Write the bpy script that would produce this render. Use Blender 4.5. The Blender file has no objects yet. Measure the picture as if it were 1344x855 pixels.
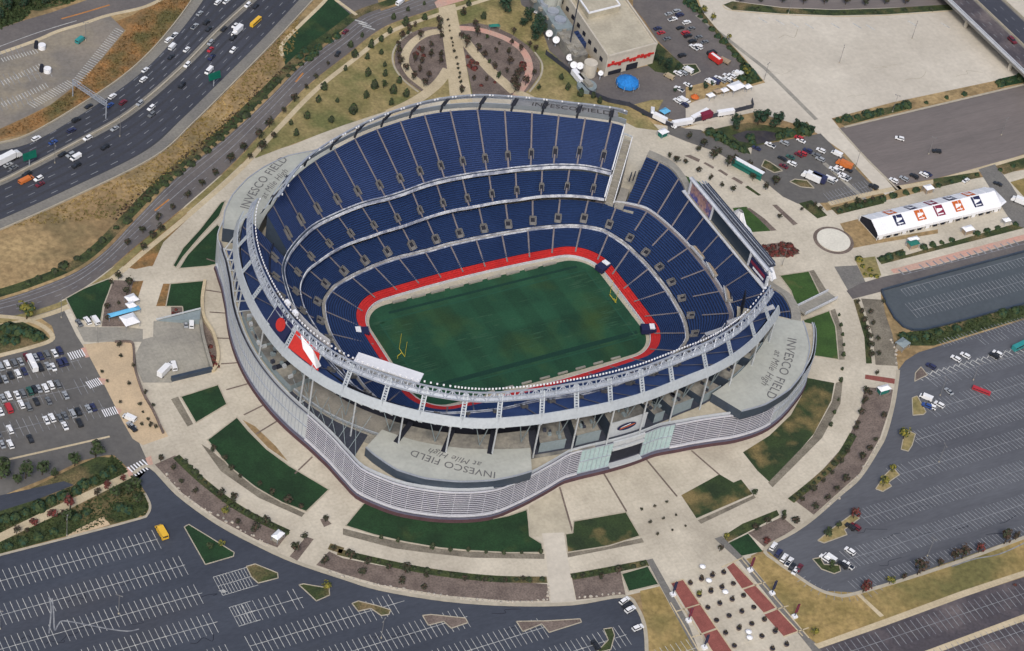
import bpy, math, random
from math import pi, sin, cos, radians, hypot, atan2, sqrt
from mathutils import Vector, Matrix
random.seed(7)
scn = bpy.context.scene
COL = scn.collection
GZ = 9.0                      # plaza level above the sunken pitch

# ---------------------------------------------------------------- camera
F_PX, CAM = 2923.275, Vector((-439.709, -616.008, 691.165))
YAW, PITCH, ROLL = 0.6212935606, 0.7379627259, 0.1975440002
_f = Vector((sin(YAW)*cos(PITCH), cos(YAW)*cos(PITCH), -sin(PITCH)))
_r0 = Vector((cos(YAW), -sin(YAW), 0)); _u0 = _r0.cross(_f)
_r = _r0*cos(ROLL) + _u0*sin(ROLL); _u = -_r0*sin(ROLL) + _u0*cos(ROLL)
cd = bpy.data.cameras.new('camera'); cam = bpy.data.objects.new('camera', cd); COL.objects.link(cam)
cd.sensor_width = 36; cd.lens = F_PX/1344*36; cd.clip_start = 5; cd.clip_end = 9000
m3 = Matrix((_r, _u, -_f)).transposed()
cam.matrix_world = Matrix.Translation(CAM) @ m3.to_4x4()
scn.camera = cam

def at(x, y, z=GZ):           # survey point on the plane z, read off the aerial photograph
    d = _f + _r*((x-672)/F_PX) - _u*((y-427.5)/F_PX)
    t = (z-CAM.z)/d.z
    return CAM + d*t
K = 1344/450
CR = {'00': (0, 0, K), '10': (450, 0, K), '20': (894, 0, K), '01': (0, 285, K), '11': (450, 285, K), '21': (894, 285, K),
      '02': (0, 570, K), '12': (450, 570, K), '22': (894, 570, K), 'F': (0, 0, 1), 'a': (880, 720, 6.333), 'b': (900, 150, 5.03),
      'c': (840, 0, 6.575), 'd': (0, 440, 5.344), 'e': (160, 0, 7.07), 'f': (0, 110, 6.105), 'g': (500, 0, 5.7), 'h': (1100, 240, 4.275),
      'i': (690, 0, 7.12), 'j': (330, 60, 7.12), 'k': (80, 340, 5.345), 'l': (1040, 380, 5.7), 'm': (810, 60, 6.579), 'n': (0, 0, 7.12), 'o': (0, 570, 5.345)}
def T(tile, pts, z=GZ):
    ox, oy, k = CR[tile]
    return [at(ox+x/k, oy+y/k, z) for x, y in pts]

# ---------------------------------------------------------------- materials
def nn(nt, t, **kw):
    n = nt.nodes.new(t)
    for k, v in kw.items(): setattr(n, k, v)
    return n
def mat(name, col, col2=None, s1=0.08, s2=1.2, amt=0.5, rough=0.85, metal=0.0, spec=0.3, emit=None, stretch=None, fine=0.25, col3=None, thr=(0.45, 0.62), s3=0.02):
    m = bpy.data.materials.new(name); m.use_nodes = True; nt = m.node_tree; b = nt.nodes['Principled BSDF']
    b.inputs['Roughness'].default_value = rough; b.inputs['Metallic'].default_value = metal
    b.inputs['Specular IOR Level'].default_value = spec
    c2 = col2 or tuple(c*0.72 for c in col)
    tc = nn(nt, 'ShaderNodeNewGeometry')
    mp = nn(nt, 'ShaderNodeMapping'); nt.links.new(tc.outputs['Position'], mp.inputs[0])
    if stretch: mp.inputs['Scale'].default_value = stretch
    n1 = nn(nt, 'ShaderNodeTexNoise'); n1.inputs['Scale'].default_value = s1; n1.inputs['Detail'].default_value = 6; n1.inputs['Roughness'].default_value = 0.62
    n2 = nn(nt, 'ShaderNodeTexNoise'); n2.inputs['Scale'].default_value = s2; n2.inputs['Detail'].default_value = 4
    nt.links.new(mp.outputs[0], n1.inputs[0]); nt.links.new(mp.outputs[0], n2.inputs[0])
    r1 = nn(nt, 'ShaderNodeMapRange'); r1.inputs[1].default_value = 0.5-0.22/max(amt, .05)*.5; r1.inputs[2].default_value = 0.5+0.22/max(amt, .05)*.5
    nt.links.new(n1.outputs[0], r1.inputs[0])
    mx = nn(nt, 'ShaderNodeMix', data_type='RGBA'); mx.inputs[6].default_value = (*col, 1); mx.inputs[7].default_value = (*c2, 1)
    nt.links.new(r1.outputs[0], mx.inputs[0])
    out = mx.outputs[2]
    if col3:
        n3 = nn(nt, 'ShaderNodeTexNoise'); n3.inputs['Scale'].default_value = s3; n3.inputs['Detail'].default_value = 5; nt.links.new(mp.outputs[0], n3.inputs[0])
        r3 = nn(nt, 'ShaderNodeMapRange'); r3.inputs[1].default_value = thr[0]; r3.inputs[2].default_value = thr[1]; nt.links.new(n3.outputs[0], r3.inputs[0])
        m3_ = nn(nt, 'ShaderNodeMix', data_type='RGBA'); nt.links.new(r3.outputs[0], m3_.inputs[0]); nt.links.new(out, m3_.inputs[6]); m3_.inputs[7].default_value = (*col3, 1)
        out = m3_.outputs[2]
    r2 = nn(nt, 'ShaderNodeMapRange'); r2.inputs[1].default_value = 0.25; r2.inputs[2].default_value = 0.75; r2.inputs[3].default_value = 1-fine; r2.inputs[4].default_value = 1+fine
    nt.links.new(n2.outputs[0], r2.inputs[0])
    mu = nn(nt, 'ShaderNodeMix', data_type='RGBA', blend_type='MULTIPLY'); mu.inputs[0].default_value = 1
    nt.links.new(out, mu.inputs[6]); nt.links.new(r2.outputs[0], mu.inputs[7])
    nt.links.new(mu.outputs[2], b.inputs['Base Color'])
    if emit:
        b.inputs['Emission Color'].default_value = (*emit[:3], 1); b.inputs['Emission Strength'].default_value = emit[3]
    m['mul'] = 1
    return m
M = {}
def defmat(k, *a, **kw): M[k] = mat(k, *a, **kw)
defmat('scrub_ground', (.33, .24, .12), (.22, .15, .075), s1=.03, s2=.5, amt=.9, fine=.35, col3=(.17, .13, .065), s3=.05, thr=(.5, .7))
defmat('dry_grass', (.35, .25, .105), (.22, .165, .06), s1=.05, s2=.6, amt=.9, fine=.3, col3=(.13, .12, .045), s3=.03, thr=(.5, .68))
defmat('garden_grass', (.30, .235, .11), (.17, .15, .06), s1=.06, s2=.7, amt=.9, fine=.3, col3=(.13, .135, .05), s3=.045, thr=(.48, .64))
defmat('orange_scrub', (.27, .145, .055), (.15, .10, .045), s1=.12, s2=.9, amt=.9, fine=.4, col3=(.10, .09, .035), s3=.05, thr=(.5, .66))
defmat('lawn', (.015, .047, .017), (.010, .030, .012), s1=.09, s2=1.5, amt=.8, fine=.3, col3=(.055, .075, .022), s3=.05, thr=(.58, .78))
defmat('patchy_lawn', (.03, .05, .018), (.018, .032, .014), s1=.09, s2=1.2, amt=.9, fine=.3, col3=(.17, .13, .055), s3=.06, thr=(.47, .6))
defmat('bright_lawn', (.045, .095, .022), (.028, .062, .016), s1=.09, s2=1.2, amt=.9, fine=.25, col3=(.14, .12, .05), s3=.05, thr=(.58, .75))
defmat('shrub_ground', (.05, .065, .022), (.022, .035, .014), s1=.2, s2=1.2, amt=1, fine=.5, col3=(.16, .12, .06), s3=.06, thr=(.5, .66))
defmat('concrete', (.52, .475, .385), (.415, .375, .30), s1=.035, s2=.8, amt=.9, fine=.12, col3=(.36, .325, .26), s3=.025, thr=(.54, .72))
defmat('pale_concrete', (.53, .49, .415), (.45, .412, .345), s1=.02, s2=.5, amt=.8, fine=.09, col3=(.40, .365, .31), s3=.012, thr=(.52, .72))
defmat('grey_concrete', (.31, .295, .25), (.225, .215, .19), s1=.06, s2=.8, amt=.8, fine=.14)
defmat('cream_path', (.52, .44, .30), (.42, .35, .23), s1=.08, s2=1, amt=.7, fine=.12)
defmat('kerb', (.42, .38, .30), s1=.3, fine=.1)
defmat('crushed_gravel', (.52, .40, .26), (.42, .33, .22), s1=.07, s2=1.5, amt=.8, fine=.12)
defmat('mulch', (.17, .135, .115), (.115, .09, .078), s1=.15, s2=1.3, amt=.9, fine=.35)
defmat('grey_gravel', (.20, .18, .14), (.13, .115, .09), s1=.12, s2=1.3, amt=.9, fine=.3)
defmat('blue_asphalt', (.052, .060, .078), (.039, .045, .060), s1=.025, s2=.7, amt=.8, fine=.14, rough=.7, col3=(.052, .052, .060), s3=.018, thr=(.55, .8), stretch=(.6, 1.6, 1))
defmat('lot_asphalt', (.098, .104, .118), (.074, .078, .091), s1=.02, s2=.6, amt=.9, fine=.12, stretch=(.4, 1.8, 1))
defmat('teal_asphalt', (.072, .088, .10), (.060, .072, .084), s1=.03, s2=.6, amt=.7, fine=.10)
defmat('grey_asphalt', (.125, .12, .112), (.092, .09, .088), s1=.03, s2=.6, amt=.8, fine=.12)
defmat('mauve_asphalt', (.17, .148, .14), (.135, .12, .115), s1=.02, s2=.6, amt=.8, fine=.10, stretch=(.3, 2, 1))
defmat('old_asphalt', (.21, .185, .155), (.155, .145, .13), s1=.04, s2=.7, amt=.8, fine=.15, col3=(.24, .21, .16), s3=.05)
defmat('purple_asphalt', (.07, .062, .068), (.045, .042, .055), s1=.05, s2=.8, amt=.9, fine=.2, col3=(.13, .11, .11), s3=.05)
defmat('freeway_asphalt', (.052, .056, .072), (.038, .042, .055), s1=.02, s2=.8, amt=.8, fine=.12)
defmat('shoulder', (.20, .19, .165), (.15, .145, .135), s1=.04, s2=.9, amt=.8, fine=.18)
defmat('road_asphalt', (.135, .122, .115), (.10, .092, .092), s1=.05, s2=.7, amt=.8, fine=.12)
defmat('white_line', (.50, .50, .47), (.30, .31, .31), s1=.5, s2=3, amt=1, fine=.2)
defmat('worn_line', (.26, .27, .28), (.15, .16, .18), s1=.4, s2=3, amt=1, fine=.2)
defmat('orange_line', (.45, .20, .06), s1=.5, fine=.2)
defmat('red_brick', (.26, .085, .07), (.20, .065, .055), s1=.3, s2=2, amt=.8, fine=.2)
defmat('pink_paving', (.50, .28, .22), (.42, .30, .24), s1=.2, s2=1, amt=.8, fine=.15)
defmat('stripe_paving', (.17, .165, .15), (.13, .125, .12), s1=.2, s2=1, fine=.2)
defmat('pond', (.035, .032, .04), (.06, .055, .05), s1=.1, s2=.8, amt=1, fine=.2, rough=.4)
defmat('tread_shade', (.010, .017, .045), s1=.1)  # darker tread colour paints in the shade between seat rows
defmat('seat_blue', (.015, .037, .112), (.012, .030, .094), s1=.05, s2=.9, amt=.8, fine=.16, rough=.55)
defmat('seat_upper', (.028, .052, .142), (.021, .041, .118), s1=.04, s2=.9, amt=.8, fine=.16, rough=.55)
defmat('seat_red', (.46, .025, .022), (.38, .02, .02), s1=.1, s2=.9, amt=.8, fine=.15, rough=.55)
defmat('aisle', (.19, .165, .165), (.12, .11, .12), s1=.4, s2=2, fine=.15)
defmat('stand_concrete', (.30, .285, .25), (.22, .21, .19), s1=.3, s2=1.2, fine=.2)
defmat('white_rail', (.56, .58, .61), (.42, .44, .48), s1=.2, s2=1, fine=.1, rough=.5)
defmat('fascia_rail', (.60, .62, .66), (.24, .26, .33), s1=.22, s2=1.4, amt=1.3, fine=.25, rough=.5)
defmat('steel', (.36, .39, .44), (.27, .30, .35), s1=.15, s2=1, fine=.1, rough=.45, metal=.2)
defmat('band_metal', (.44, .48, .51), (.37, .41, .45), s1=.08, s2=.8, fine=.08, rough=.45, metal=.2)
defmat('dark_steel', (.05, .055, .075), (.03, .035, .05), s1=.2, s2=1, fine=.2, rough=.6)
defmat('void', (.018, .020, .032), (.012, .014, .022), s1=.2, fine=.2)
defmat('roof_grey', (.40, .41, .37), (.33, .345, .315), s1=.06, s2=.6, amt=.7, fine=.08)
defmat('roof_dusty', (.28, .265, .225), (.17, .165, .15), s1=.12, s2=.7, amt=1, fine=.2, col3=(.11, .11, .105), s3=.1, thr=(.52, .66))
defmat('roof_beige', (.44, .40, .31), (.34, .31, .24), s1=.1, s2=.7, amt=.8, fine=.12)
defmat('box_teal', (.21, .255, .27), (.17, .21, .225), s1=.1, s2=.8, fine=.12)
defmat('fascia_blue', (.045, .062, .085), (.035, .048, .07), s1=.1, s2=.6, fine=.12, rough=.4)
defmat('louver', (.64, .64, .68), (.54, .55, .60), s1=.1, s2=1, fine=.1, rough=.4, metal=.25)
defmat('panel_pale', (.53, .56, .58), (.44, .47, .50), s1=.08, s2=1, fine=.08, rough=.45, metal=.2)
defmat('wall_behind', (.13, .13, .18), (.10, .10, .14), s1=.1, s2=1, fine=.15)
defmat('teal_glass', (.38, .50, .50), (.30, .42, .43), s1=.3, s2=1, fine=.1, rough=.15, spec=.6)
defmat('brick_base', (.085, .045, .05), (.06, .032, .038), s1=.3, s2=2, fine=.2)
defmat('letter_grey', (.13, .13, .135), (.10, .10, .105), s1=.3, s2=2, fine=.15)
defmat('pitch', (.015, .064, .032), (.010, .047, .025), s1=.05, s2=1.2, amt=.8, fine=.22, col3=(.028, .062, .02), s3=.035, thr=(.52, .72))
defmat('pitch_wear', (.035, .085, .045), (.02, .07, .04), s1=.3, s2=1.5, fine=.3)
defmat('pitch_faint', (.016, .075, .044), (.012, .06, .038), s1=.2, s2=1.5, fine=.2)
defmat('pitch_dark', (.007, .040, .027), (.006, .032, .022), s1=.1, s2=1.2, fine=.2)
defmat('pitch_border', (.42, .37, .28), (.33, .31, .26), s1=.2, s2=1, fine=.15)
defmat('yellow', (.65, .55, .05), rough=.4, fine=.05)
defmat('screen_dark', (.022, .035, .05), (.018, .03, .045), s1=.2, s2=2, fine=.3, rough=.35)
defmat('screen_blue', (.02, .05, .25), (.30, .18, .16), s1=.15, s2=.6, amt=1.5, fine=.4, rough=.4)
defmat('navy', (.015, .02, .07), fine=.1); defmat('orange', (.55, .13, .03), fine=.1); defmat('white', (.75, .76, .78), (.68, .69, .72), s1=.2, fine=.05, rough=.5)
defmat('maroon', (.20, .02, .05), fine=.1); defmat('sky_blue', (.12, .40, .65), fine=.1); defmat('carousel_blue', (.02, .20, .55), (.015, .15, .45), s1=.4, fine=.2)
defmat('red', (.50, .03, .025), fine=.15); defmat('green_canvas', (.02, .16, .13), fine=.15); defmat('teal_sign', (.01, .20, .14), fine=.1)
defmat('tan_paint', (.35, .27, .19), fine=.1)
defmat('boulder', (.42, .38, .32), (.27, .25, .22), s1=.6, s2=2, fine=.3)
defmat('bark', (.06, .045, .03), fine=.3)
defmat('leaf_dark', (.040, .048, .026), (.022, .030, .017), s1=.9, s2=3, amt=1.5, fine=.4)
defmat('leaf_green', (.046, .070, .026), (.026, .044, .017), s1=.9, s2=3, amt=1.5, fine=.4)
defmat('leaf_brown', (.072, .048, .034), (.042, .030, .023), s1=.9, s2=3, amt=1.5, fine=.4)
defmat('leaf_yellow', (.22, .19, .03), (.12, .12, .03), s1=.9, s2=3, amt=1.5, fine=.4)
defmat('leaf_red', (.15, .035, .03), (.08, .022, .02), s1=.9, s2=3, amt=1.5, fine=.4)
defmat('leaf_big', (.022, .058, .032), (.012, .032, .02), s1=.5, s2=2, amt=1.5, fine=.4)
defmat('tyre', (.02, .02, .02), fine=.1); defmat('car_glass', (.02, .025, .035), rough=.12, spec=.6, fine=.05)
PAINT = {'white': (.74, .75, .76), 'silver': (.32, .34, .36), 'grey': (.14, .15, .16), 'black': (.022, .024, .028), 'navy': (.03, .035, .09),
         'red': (.40, .03, .04), 'dark red': (.14, .02, .03), 'green': (.03, .10, .08), 'orange': (.55, .16, .04), 'yellow': (.70, .42, .04),
         'blue': (.03, .07, .24), 'teal': (.03, .25, .25), 'tan': (.40, .33, .22)}
for k, v in PAINT.items(): M['paint '+k] = mat('paint_'+k.replace(' ', '_'), v, tuple(c*.93 for c in v), s1=.3, fine=.04, rough=.3, spec=.5)

# concrete joints / seams
def add_grid(m, sx, sy, dark=.8, w=.02):
    nt = m.node_tree; b = nt.nodes['Principled BSDF']; src = b.inputs['Base Color'].links[0].from_socket
    g = nn(nt, 'ShaderNodeNewGeometry'); br = nn(nt, 'ShaderNodeTexBrick'); br.offset = 0; br.squash = 1
    br.inputs['Scale'].default_value = 1; br.inputs['Mortar Size'].default_value = w; br.inputs['Brick Width'].default_value = sx; br.inputs['Row Height'].default_value = sy
    br.inputs['Color1'].default_value = (1, 1, 1, 1); br.inputs['Color2'].default_value = (.95, .95, .95, 1); br.inputs['Mortar'].default_value = (dark,)*3+(1,)
    nt.links.new(g.outputs['Position'], br.inputs['Vector'])
    mu = nn(nt, 'ShaderNodeMix', data_type='RGBA', blend_type='MULTIPLY'); mu.inputs[0].default_value = 1
    nt.links.new(src, mu.inputs[6]); nt.links.new(br.outputs['Color'], mu.inputs[7]); nt.links.new(mu.outputs[2], b.inputs['Base Color'])
add_grid(M['concrete'], 6, 6, .90, .10); add_grid(M['pale_concrete'], 9, 9, .93, .10); add_grid(M['grey_concrete'], 4.5, 4.5, .85, .10); add_grid(M['roof_grey'], 7, 7, .93, .08)
add_grid(M['cream_path'], 3, 3, .82, .08); add_grid(M['mauve_asphalt'], 60, 5.4, .90, .16); add_grid(M['red_brick'], 2.4, 2.4, .85, .07)
# mowing stripes of the pitch: five-yard bands
nt = M['pitch'].node_tree; b = nt.nodes['Principled BSDF']; src = b.inputs['Base Color'].links[0].from_socket
g = nn(nt, 'ShaderNodeNewGeometry'); sp = nn(nt, 'ShaderNodeSeparateXYZ'); nt.links.new(g.outputs['Position'], sp.inputs[0])
def stripe(sock, per, lo):
    a = nn(nt, 'ShaderNodeMath', operation='MULTIPLY'); a.inputs[1].default_value = 2*pi/per; nt.links.new(sock, a.inputs[0])
    s = nn(nt, 'ShaderNodeMath', operation='SINE'); nt.links.new(a.outputs[0], s.inputs[0])
    r = nn(nt, 'ShaderNodeMapRange'); r.inputs[1].default_value = -.3; r.inputs[2].default_value = .3; r.inputs[3].default_value = lo; r.inputs[4].default_value = 1.1
    nt.links.new(s.outputs[0], r.inputs[0]); return r.outputs[0]
sx_, sy_ = stripe(sp.outputs[0], 18.3, .90), stripe(sp.outputs[1], 24, .95)
mm = nn(nt, 'ShaderNodeMath', operation='MULTIPLY'); nt.links.new(sx_, mm.inputs[0]); nt.links.new(sy_, mm.inputs[1])
mu = nn(nt, 'ShaderNodeMix', data_type='RGBA', blend_type='MULTIPLY'); mu.inputs[0].default_value = 1
nt.links.new(src, mu.inputs[6]); nt.links.new(mm.outputs[0], mu.inputs[7]); nt.links.new(mu.outputs[2], b.inputs['Base Color'])

# ---------------------------------------------------------------- mesh helpers
def tag(o, label=None, cat=None, group=None, kind=None):
    if label: o['label'] = label
    if cat: o['category'] = cat
    if group: o['group'] = group
    if kind: o['kind'] = kind
    return o
def empty(name, loc, rz=0.0):
    o = bpy.data.objects.new(name, None); COL.objects.link(o); o.location = loc; o.rotation_euler.z = rz; o.empty_display_size = .5
    return o
class MB:
    def __init__(s): s.v = []; s.f = []; s.m = []
    def add(s, vs, fs, mi=0):
        n = len(s.v); s.v += [tuple(v) for v in vs]; s.f += [tuple(i+n for i in f) for f in fs]; s.m += [mi]*len(fs)
    def quad(s, a, b, c, d, mi=0): s.add([a, b, c, d], [(0, 1, 2, 3)], mi)
    def box(s, c, d, rz=0, mi=0, taper=1.0, tt=None):
        tx, ty = tt or (taper, taper); hx, hy, hz = d[0]/2, d[1]/2, d[2]/2; cs, sn = cos(rz), sin(rz); vs = []
        for z, fx, fy in ((-hz, 1, 1), (hz, tx, ty)):
            for sx, sy in ((-1, -1), (1, -1), (1, 1), (-1, 1)):
                x, y = sx*hx*fx, sy*hy*fy; vs.append((c[0]+x*cs-y*sn, c[1]+x*sn+y*cs, c[2]+z))
        s.add(vs, [(0, 3, 2, 1), (4, 5, 6, 7), (0, 1, 5, 4), (1, 2, 6, 5), (2, 3, 7, 6), (3, 0, 4, 7)], mi)
    def beam(s, a, b, w, h=None, mi=0):
        a, b = Vector(a), Vector(b); h = h or w; d = (b-a)
        if d.length < 1e-6: return
        d.normalize(); up = Vector((0, 0, 1)) if abs(d.z) < .95 else Vector((1, 0, 0))
        x = d.cross(up).normalized()*(w/2); y = x.cross(d).normalized()*(h/2)
        vs = [p+i*x+j*y for p in (a, b) for i, j in ((-1, -1), (1, -1), (1, 1), (-1, 1))]
        s.add(vs, [(0, 1, 2, 3), (7, 6, 5, 4), (0, 4, 5, 1), (1, 5, 6, 2), (2, 6, 7, 3), (3, 7, 4, 0)], mi)
    def tube(s, a, b, r0, r1=None, n=8, mi=0, cap=True):
        r1 = r0 if r1 is None else r1; a, b = Vector(a), Vector(b); d = (b-a).normalized()
        up = Vector((0, 0, 1)) if abs(d.z) < .95 else Vector((1, 0, 0)); x = d.cross(up).normalized(); y = x.cross(d)
        vs = [p+(x*cos(2*pi*i/n)+y*sin(2*pi*i/n))*r for p, r in ((a, r0), (b, r1)) for i in range(n)]
        fs = [(i, (i+1) % n, n+(i+1) % n, n+i) for i in range(n)]
        if cap: fs += [tuple(range(n-1, -1, -1)), tuple(range(n, 2*n))]
        s.add(vs, fs, mi)
    def prism(s, pts, z0, z1, mi=0, mside=None):     # pts: list of xy
        n = len(pts)
        s.add([(p[0], p[1], z0) for p in pts]+[(p[0], p[1], z1) for p in pts], [tuple(range(n, 2*n))], mi)
        k = len(s.v)-2*n
        for i in range(n):
            j = (i+1) % n; s.f.append((k+i, k+j, k+n+j, k+n+i)); s.m.append(mi if mside is None else mside)
    def build(s, name, mats, parent=None, smooth=False, local=None):
        me = bpy.data.meshes.new(name)
        vs = s.v
        if parent is not None and local is None: local = parent
        if local is not None:
            inv = (Matrix.Translation(Vector(local.location)) @ Matrix.Rotation(local.rotation_euler.z, 4, 'Z')).inverted()
            vs = [tuple(inv @ Vector(v)) for v in vs]
        me.from_pydata(vs, [], s.f)
        ms = mats if isinstance(mats, (list, tuple)) else [mats]
        for m in ms: me.materials.append(M[m] if isinstance(m, str) else m)
        for p, i in zip(me.polygons, s.m): p.material_index = i
        if smooth:
            for p in me.polygons: p.use_smooth = True
        me.update()
        o = bpy.data.objects.new(name, me); COL.objects.link(o)
        if parent is not None: o.parent = parent
        return o
import bmesh
LAYER = [0]
def area2(pts): return sum(pts[i][0]*pts[(i+1) % len(pts)][1]-pts[(i+1) % len(pts)][0]*pts[i][1] for i in range(len(pts)))
def fill(pts, z, hole=None):
    bm = bmesh.new()
    loops = [pts]+([hole] if hole else [])
    for lp in loops:
        vs = [bm.verts.new((p[0], p[1], z)) for p in lp]
        for i in range(len(vs)): bm.edges.new((vs[i], vs[(i+1) % len(vs)]))
    bmesh.ops.triangle_fill(bm, edges=bm.edges[:], use_beauty=True, use_dissolve=False)
    for f in bm.faces:
        f.normal_update()
        if f.normal.z < 0: f.normal_flip()
    return bm
def sheet(name, pts, m, lvl, label, cat, hole=None):
    bm = fill(pts, GZ+lvl*.03, hole)
    me = bpy.data.meshes.new(name); bm.to_mesh(me); bm.free(); me.materials.append(M[m])
    o = bpy.data.objects.new(name, me); COL.objects.link(o)
    return tag(o, label, cat, kind='structure')
def smooth_line(pts, n=6, closed=False):
    out = []; L = len(pts); P = [Vector((p[0], p[1])) for p in pts]
    rng = range(L) if closed else range(L-1)
    for i in rng:
        p0 = P[(i-1) % L] if closed or i > 0 else P[i]; p1 = P[i]; p2 = P[(i+1) % L]; p3 = P[(i+2) % L] if closed or i+2 < L else P[(i+1) % L]
        for k in range(n):
            t = k/n; out.append(.5*((2*p1)+(p2-p0)*t+(2*p0-5*p1+4*p2-p3)*t*t+(3*p1-p0-3*p2+p3)*t*t*t))
    if not closed: out.append(P[-1])
    return out
def offset_line(pts, d):
    out = []
    for i, p in enumerate(pts):
        a = pts[max(i-1, 0)]; b = pts[min(i+1, len(pts)-1)]; t = (Vector(b[:2])-Vector(a[:2])).normalized()
        out.append(Vector((p[0]-t.y*d, p[1]+t.x*d)))
    return out
def strip_mb(mb, pts, w, z, h=0, mi=0, off=0):
    l = offset_line(pts, off+w/2); r = offset_line(pts, off-w/2)
    for i in range(len(pts)-1):
        A, B, C, D = (*l[i], z+h), (*r[i], z+h), (*r[i+1], z+h), (*l[i+1], z+h)
        mb.quad(A, D, C, B, mi) if False else mb.quad(A, B, C, D, mi)
        if h:
            a, b, c, d = (*l[i], z), (*r[i], z), (*r[i+1], z), (*l[i+1], z)
            mb.quad(a, A, D, d, mi); mb.quad(B, b, c, C, mi)
    if h:
        mb.quad((*l[0], z), (*r[0], z), (*r[0], z+h), (*l[0], z+h), mi); mb.quad((*l[-1], z), (*l[-1], z+h), (*r[-1], z+h), (*r[-1], z), mi)
def strip(name, pts, w, m, lvl, label, cat, h=0, off=0, kind='structure', sm=6):
    p = smooth_line(pts, sm) if sm else [Vector(q[:2]) for q in pts]
    mb = MB(); strip_mb(mb, p, w, GZ+lvl*.03, h, 0, off)
    return tag(mb.build(name, m), label, cat, kind=kind)
ORD = ['', 'first', 'second', 'third', 'fourth', 'fifth', 'sixth', 'seventh', 'eighth', 'ninth', 'tenth', 'eleventh', 'twelfth', 'thirteenth', 'fourteenth', 'fifteenth', 'sixteenth', 'seventeenth', 'eighteenth', 'nineteenth']
TENS = ['', '', 'twent', 'thirt', 'fort', 'fift', 'sixt']
def ordw(n):
    if n < 20: return ORD[n]
    return TENS[n//10]+('ieth' if n % 10 == 0 else 'y-'+ORD[n % 10])
# ================================================================ ring tables (angle in degrees about the pitch centre -> radius)
TAB = {
 'cross': [(0, 79), (13, 79.8), (21, 81), (28, 81.2), (33, 79), (38, 75.5), (48, 67.5), (61, 59.5), (75, 55), (88, 53.6), (102, 54.4), (113, 57.6), (123, 63), (133, 69.5), (141, 76), (148, 82), (156, 85.2), (165, 84.8), (180, 83)],
 'club': [(0, 96.3), (12, 97.2), (22, 98.4), (27, 95), (32, 89.8), (41, 83.6), (50, 77.3), (64, 68.9), (84, 64), (97, 64.2), (110, 65.8), (126, 73.7), (134, 80.6), (140, 85.8), (145, 89.9), (151, 95), (158, 97.2), (164, 96.6), (175, 94), (180, 94)],
 'upf': [(0, 98), (27, 97), (33, 95.7), (41, 92.4), (46, 89.1), (59, 80.6), (73, 75), (88, 73.3), (105, 73.9), (113, 76), (122, 81.9), (132, 89.1), (139, 95.2), (148, 100.9), (153, 103.6), (158, 105), (167, 104.1), (176, 103.4), (180, 103)]}
for k in list(TAB): TAB[k] = TAB[k]+[(360-a, r) for a, r in reversed(TAB[k]) if 0 < a < 180]
TAB['rim'] = [(30, 110), (36, 110), (43, 106.5), (51, 102.5), (60, 100.6), (68, 100.2), (76, 100.8), (86, 101), (98, 101), (109, 102), (118, 103.6), (126, 106.3), (134, 109.3), (141, 111.6), (149.8, 114.8), (151.2, 123.5), (158, 125.6), (168, 126.5), (180, 127), (190, 127.5), (200, 126),
              (209, 122.6), (217, 118.8), (225, 115), (231, 112), (241, 105.8), (255, 99.8), (268, 97.8), (277, 97.6), (285, 98.6), (293, 101.6), (305, 106.5), (315, 110.4), (322, 113.5), (330, 115)]
fac = [(262, 101.5), (255, 103.5), (250, 109), (243, 119), (238, 126.5), (233, 131), (227, 135), (220, 138), (215, 138.3), (210, 134.5), (205, 131), (199, 129.5), (190, 129.8), (180, 130)]
TAB['facade'] = sorted([(30, 136), (38, 137), (45, 133.5), (54, 128), (62, 119.5), (70, 110.5), (79, 103.5), (90, 101.5)]+[(360-a, r) for a, r in fac if a > 180]+fac+
                       [(270, 101), (278, 101), (287, 106), (293, 112), (298, 119), (306, 128), (314, 133), (322, 137), (329, 137.5), (333, 136)])
def Rt(tab, a):
    t = TAB[tab] if isinstance(tab, str) else tab; n = len(t); a %= 360
    i = 0
    while i < n and t[i][0] <= a: i += 1
    q = lambda j: (t[j % n][0]+360*(j//n), t[j % n][1])
    (a0, r0), (a1, r1), (a2, r2), (a3, r3) = q(i-2), q(i-1), q(i), q(i+1)
    if a2 < a1: a2 += 360
    h = a2-a1; t_ = ((a-a1) % 360)/h if h else 0
    s = (r2-r1)/h; sa = (r1-r0)/max(a1-a0, .1); sb = (r3-r2)/max(a3-a2, .1)
    lim = lambda x, y: 0 if x*y <= 0 else 2*x*y/(x+y)
    ma, mb_ = lim(sa, s)*h, lim(s, sb)*h
    return (2*t_**3-3*t_**2+1)*r1+(t_**3-2*t_**2+t_)*ma+(-2*t_**3+3*t_**2)*r2+(t_**3-t_**2)*mb_
A0 = 45.0
def ray(phi, R):               # point where the fan ray phi meets a ring; R: function(polar degrees) -> radius
    o = A0*cos(phi); d = (cos(phi), sin(phi)); lo, hi = 0.0, 260.0
    for _ in range(34):
        t = (lo+hi)/2; x, y = o+d[0]*t, d[1]*t
        if hypot(x, y) < R(math.degrees(atan2(y, x)) % 360): lo = t
        else: hi = t
    return (x, y)
def rrect(hx, hy, r, bx=0, by=0):
    def f(a):
        c, s = abs(cos(radians(a))), abs(sin(radians(a))); lo, hi = 0, 200.
        for _ in range(30):
            t = (lo+hi)/2; x, y = c*t, s*t
            ex = hx+bx*(1-(y/hy)**2 if y < hy else 0); ey = hy+by*(1-(x/hx)**2 if x < hx else 0)
            dx, dy = x-(ex-r), y-(ey-r)
            ins = (x < ex and y < ey) if (dx < 0 or dy < 0) else hypot(dx, dy) < r
            if ins: lo = t
            else: hi = t
        return t
    return f
NP = 288
PH = [2*pi*i/NP for i in range(NP)]
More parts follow.
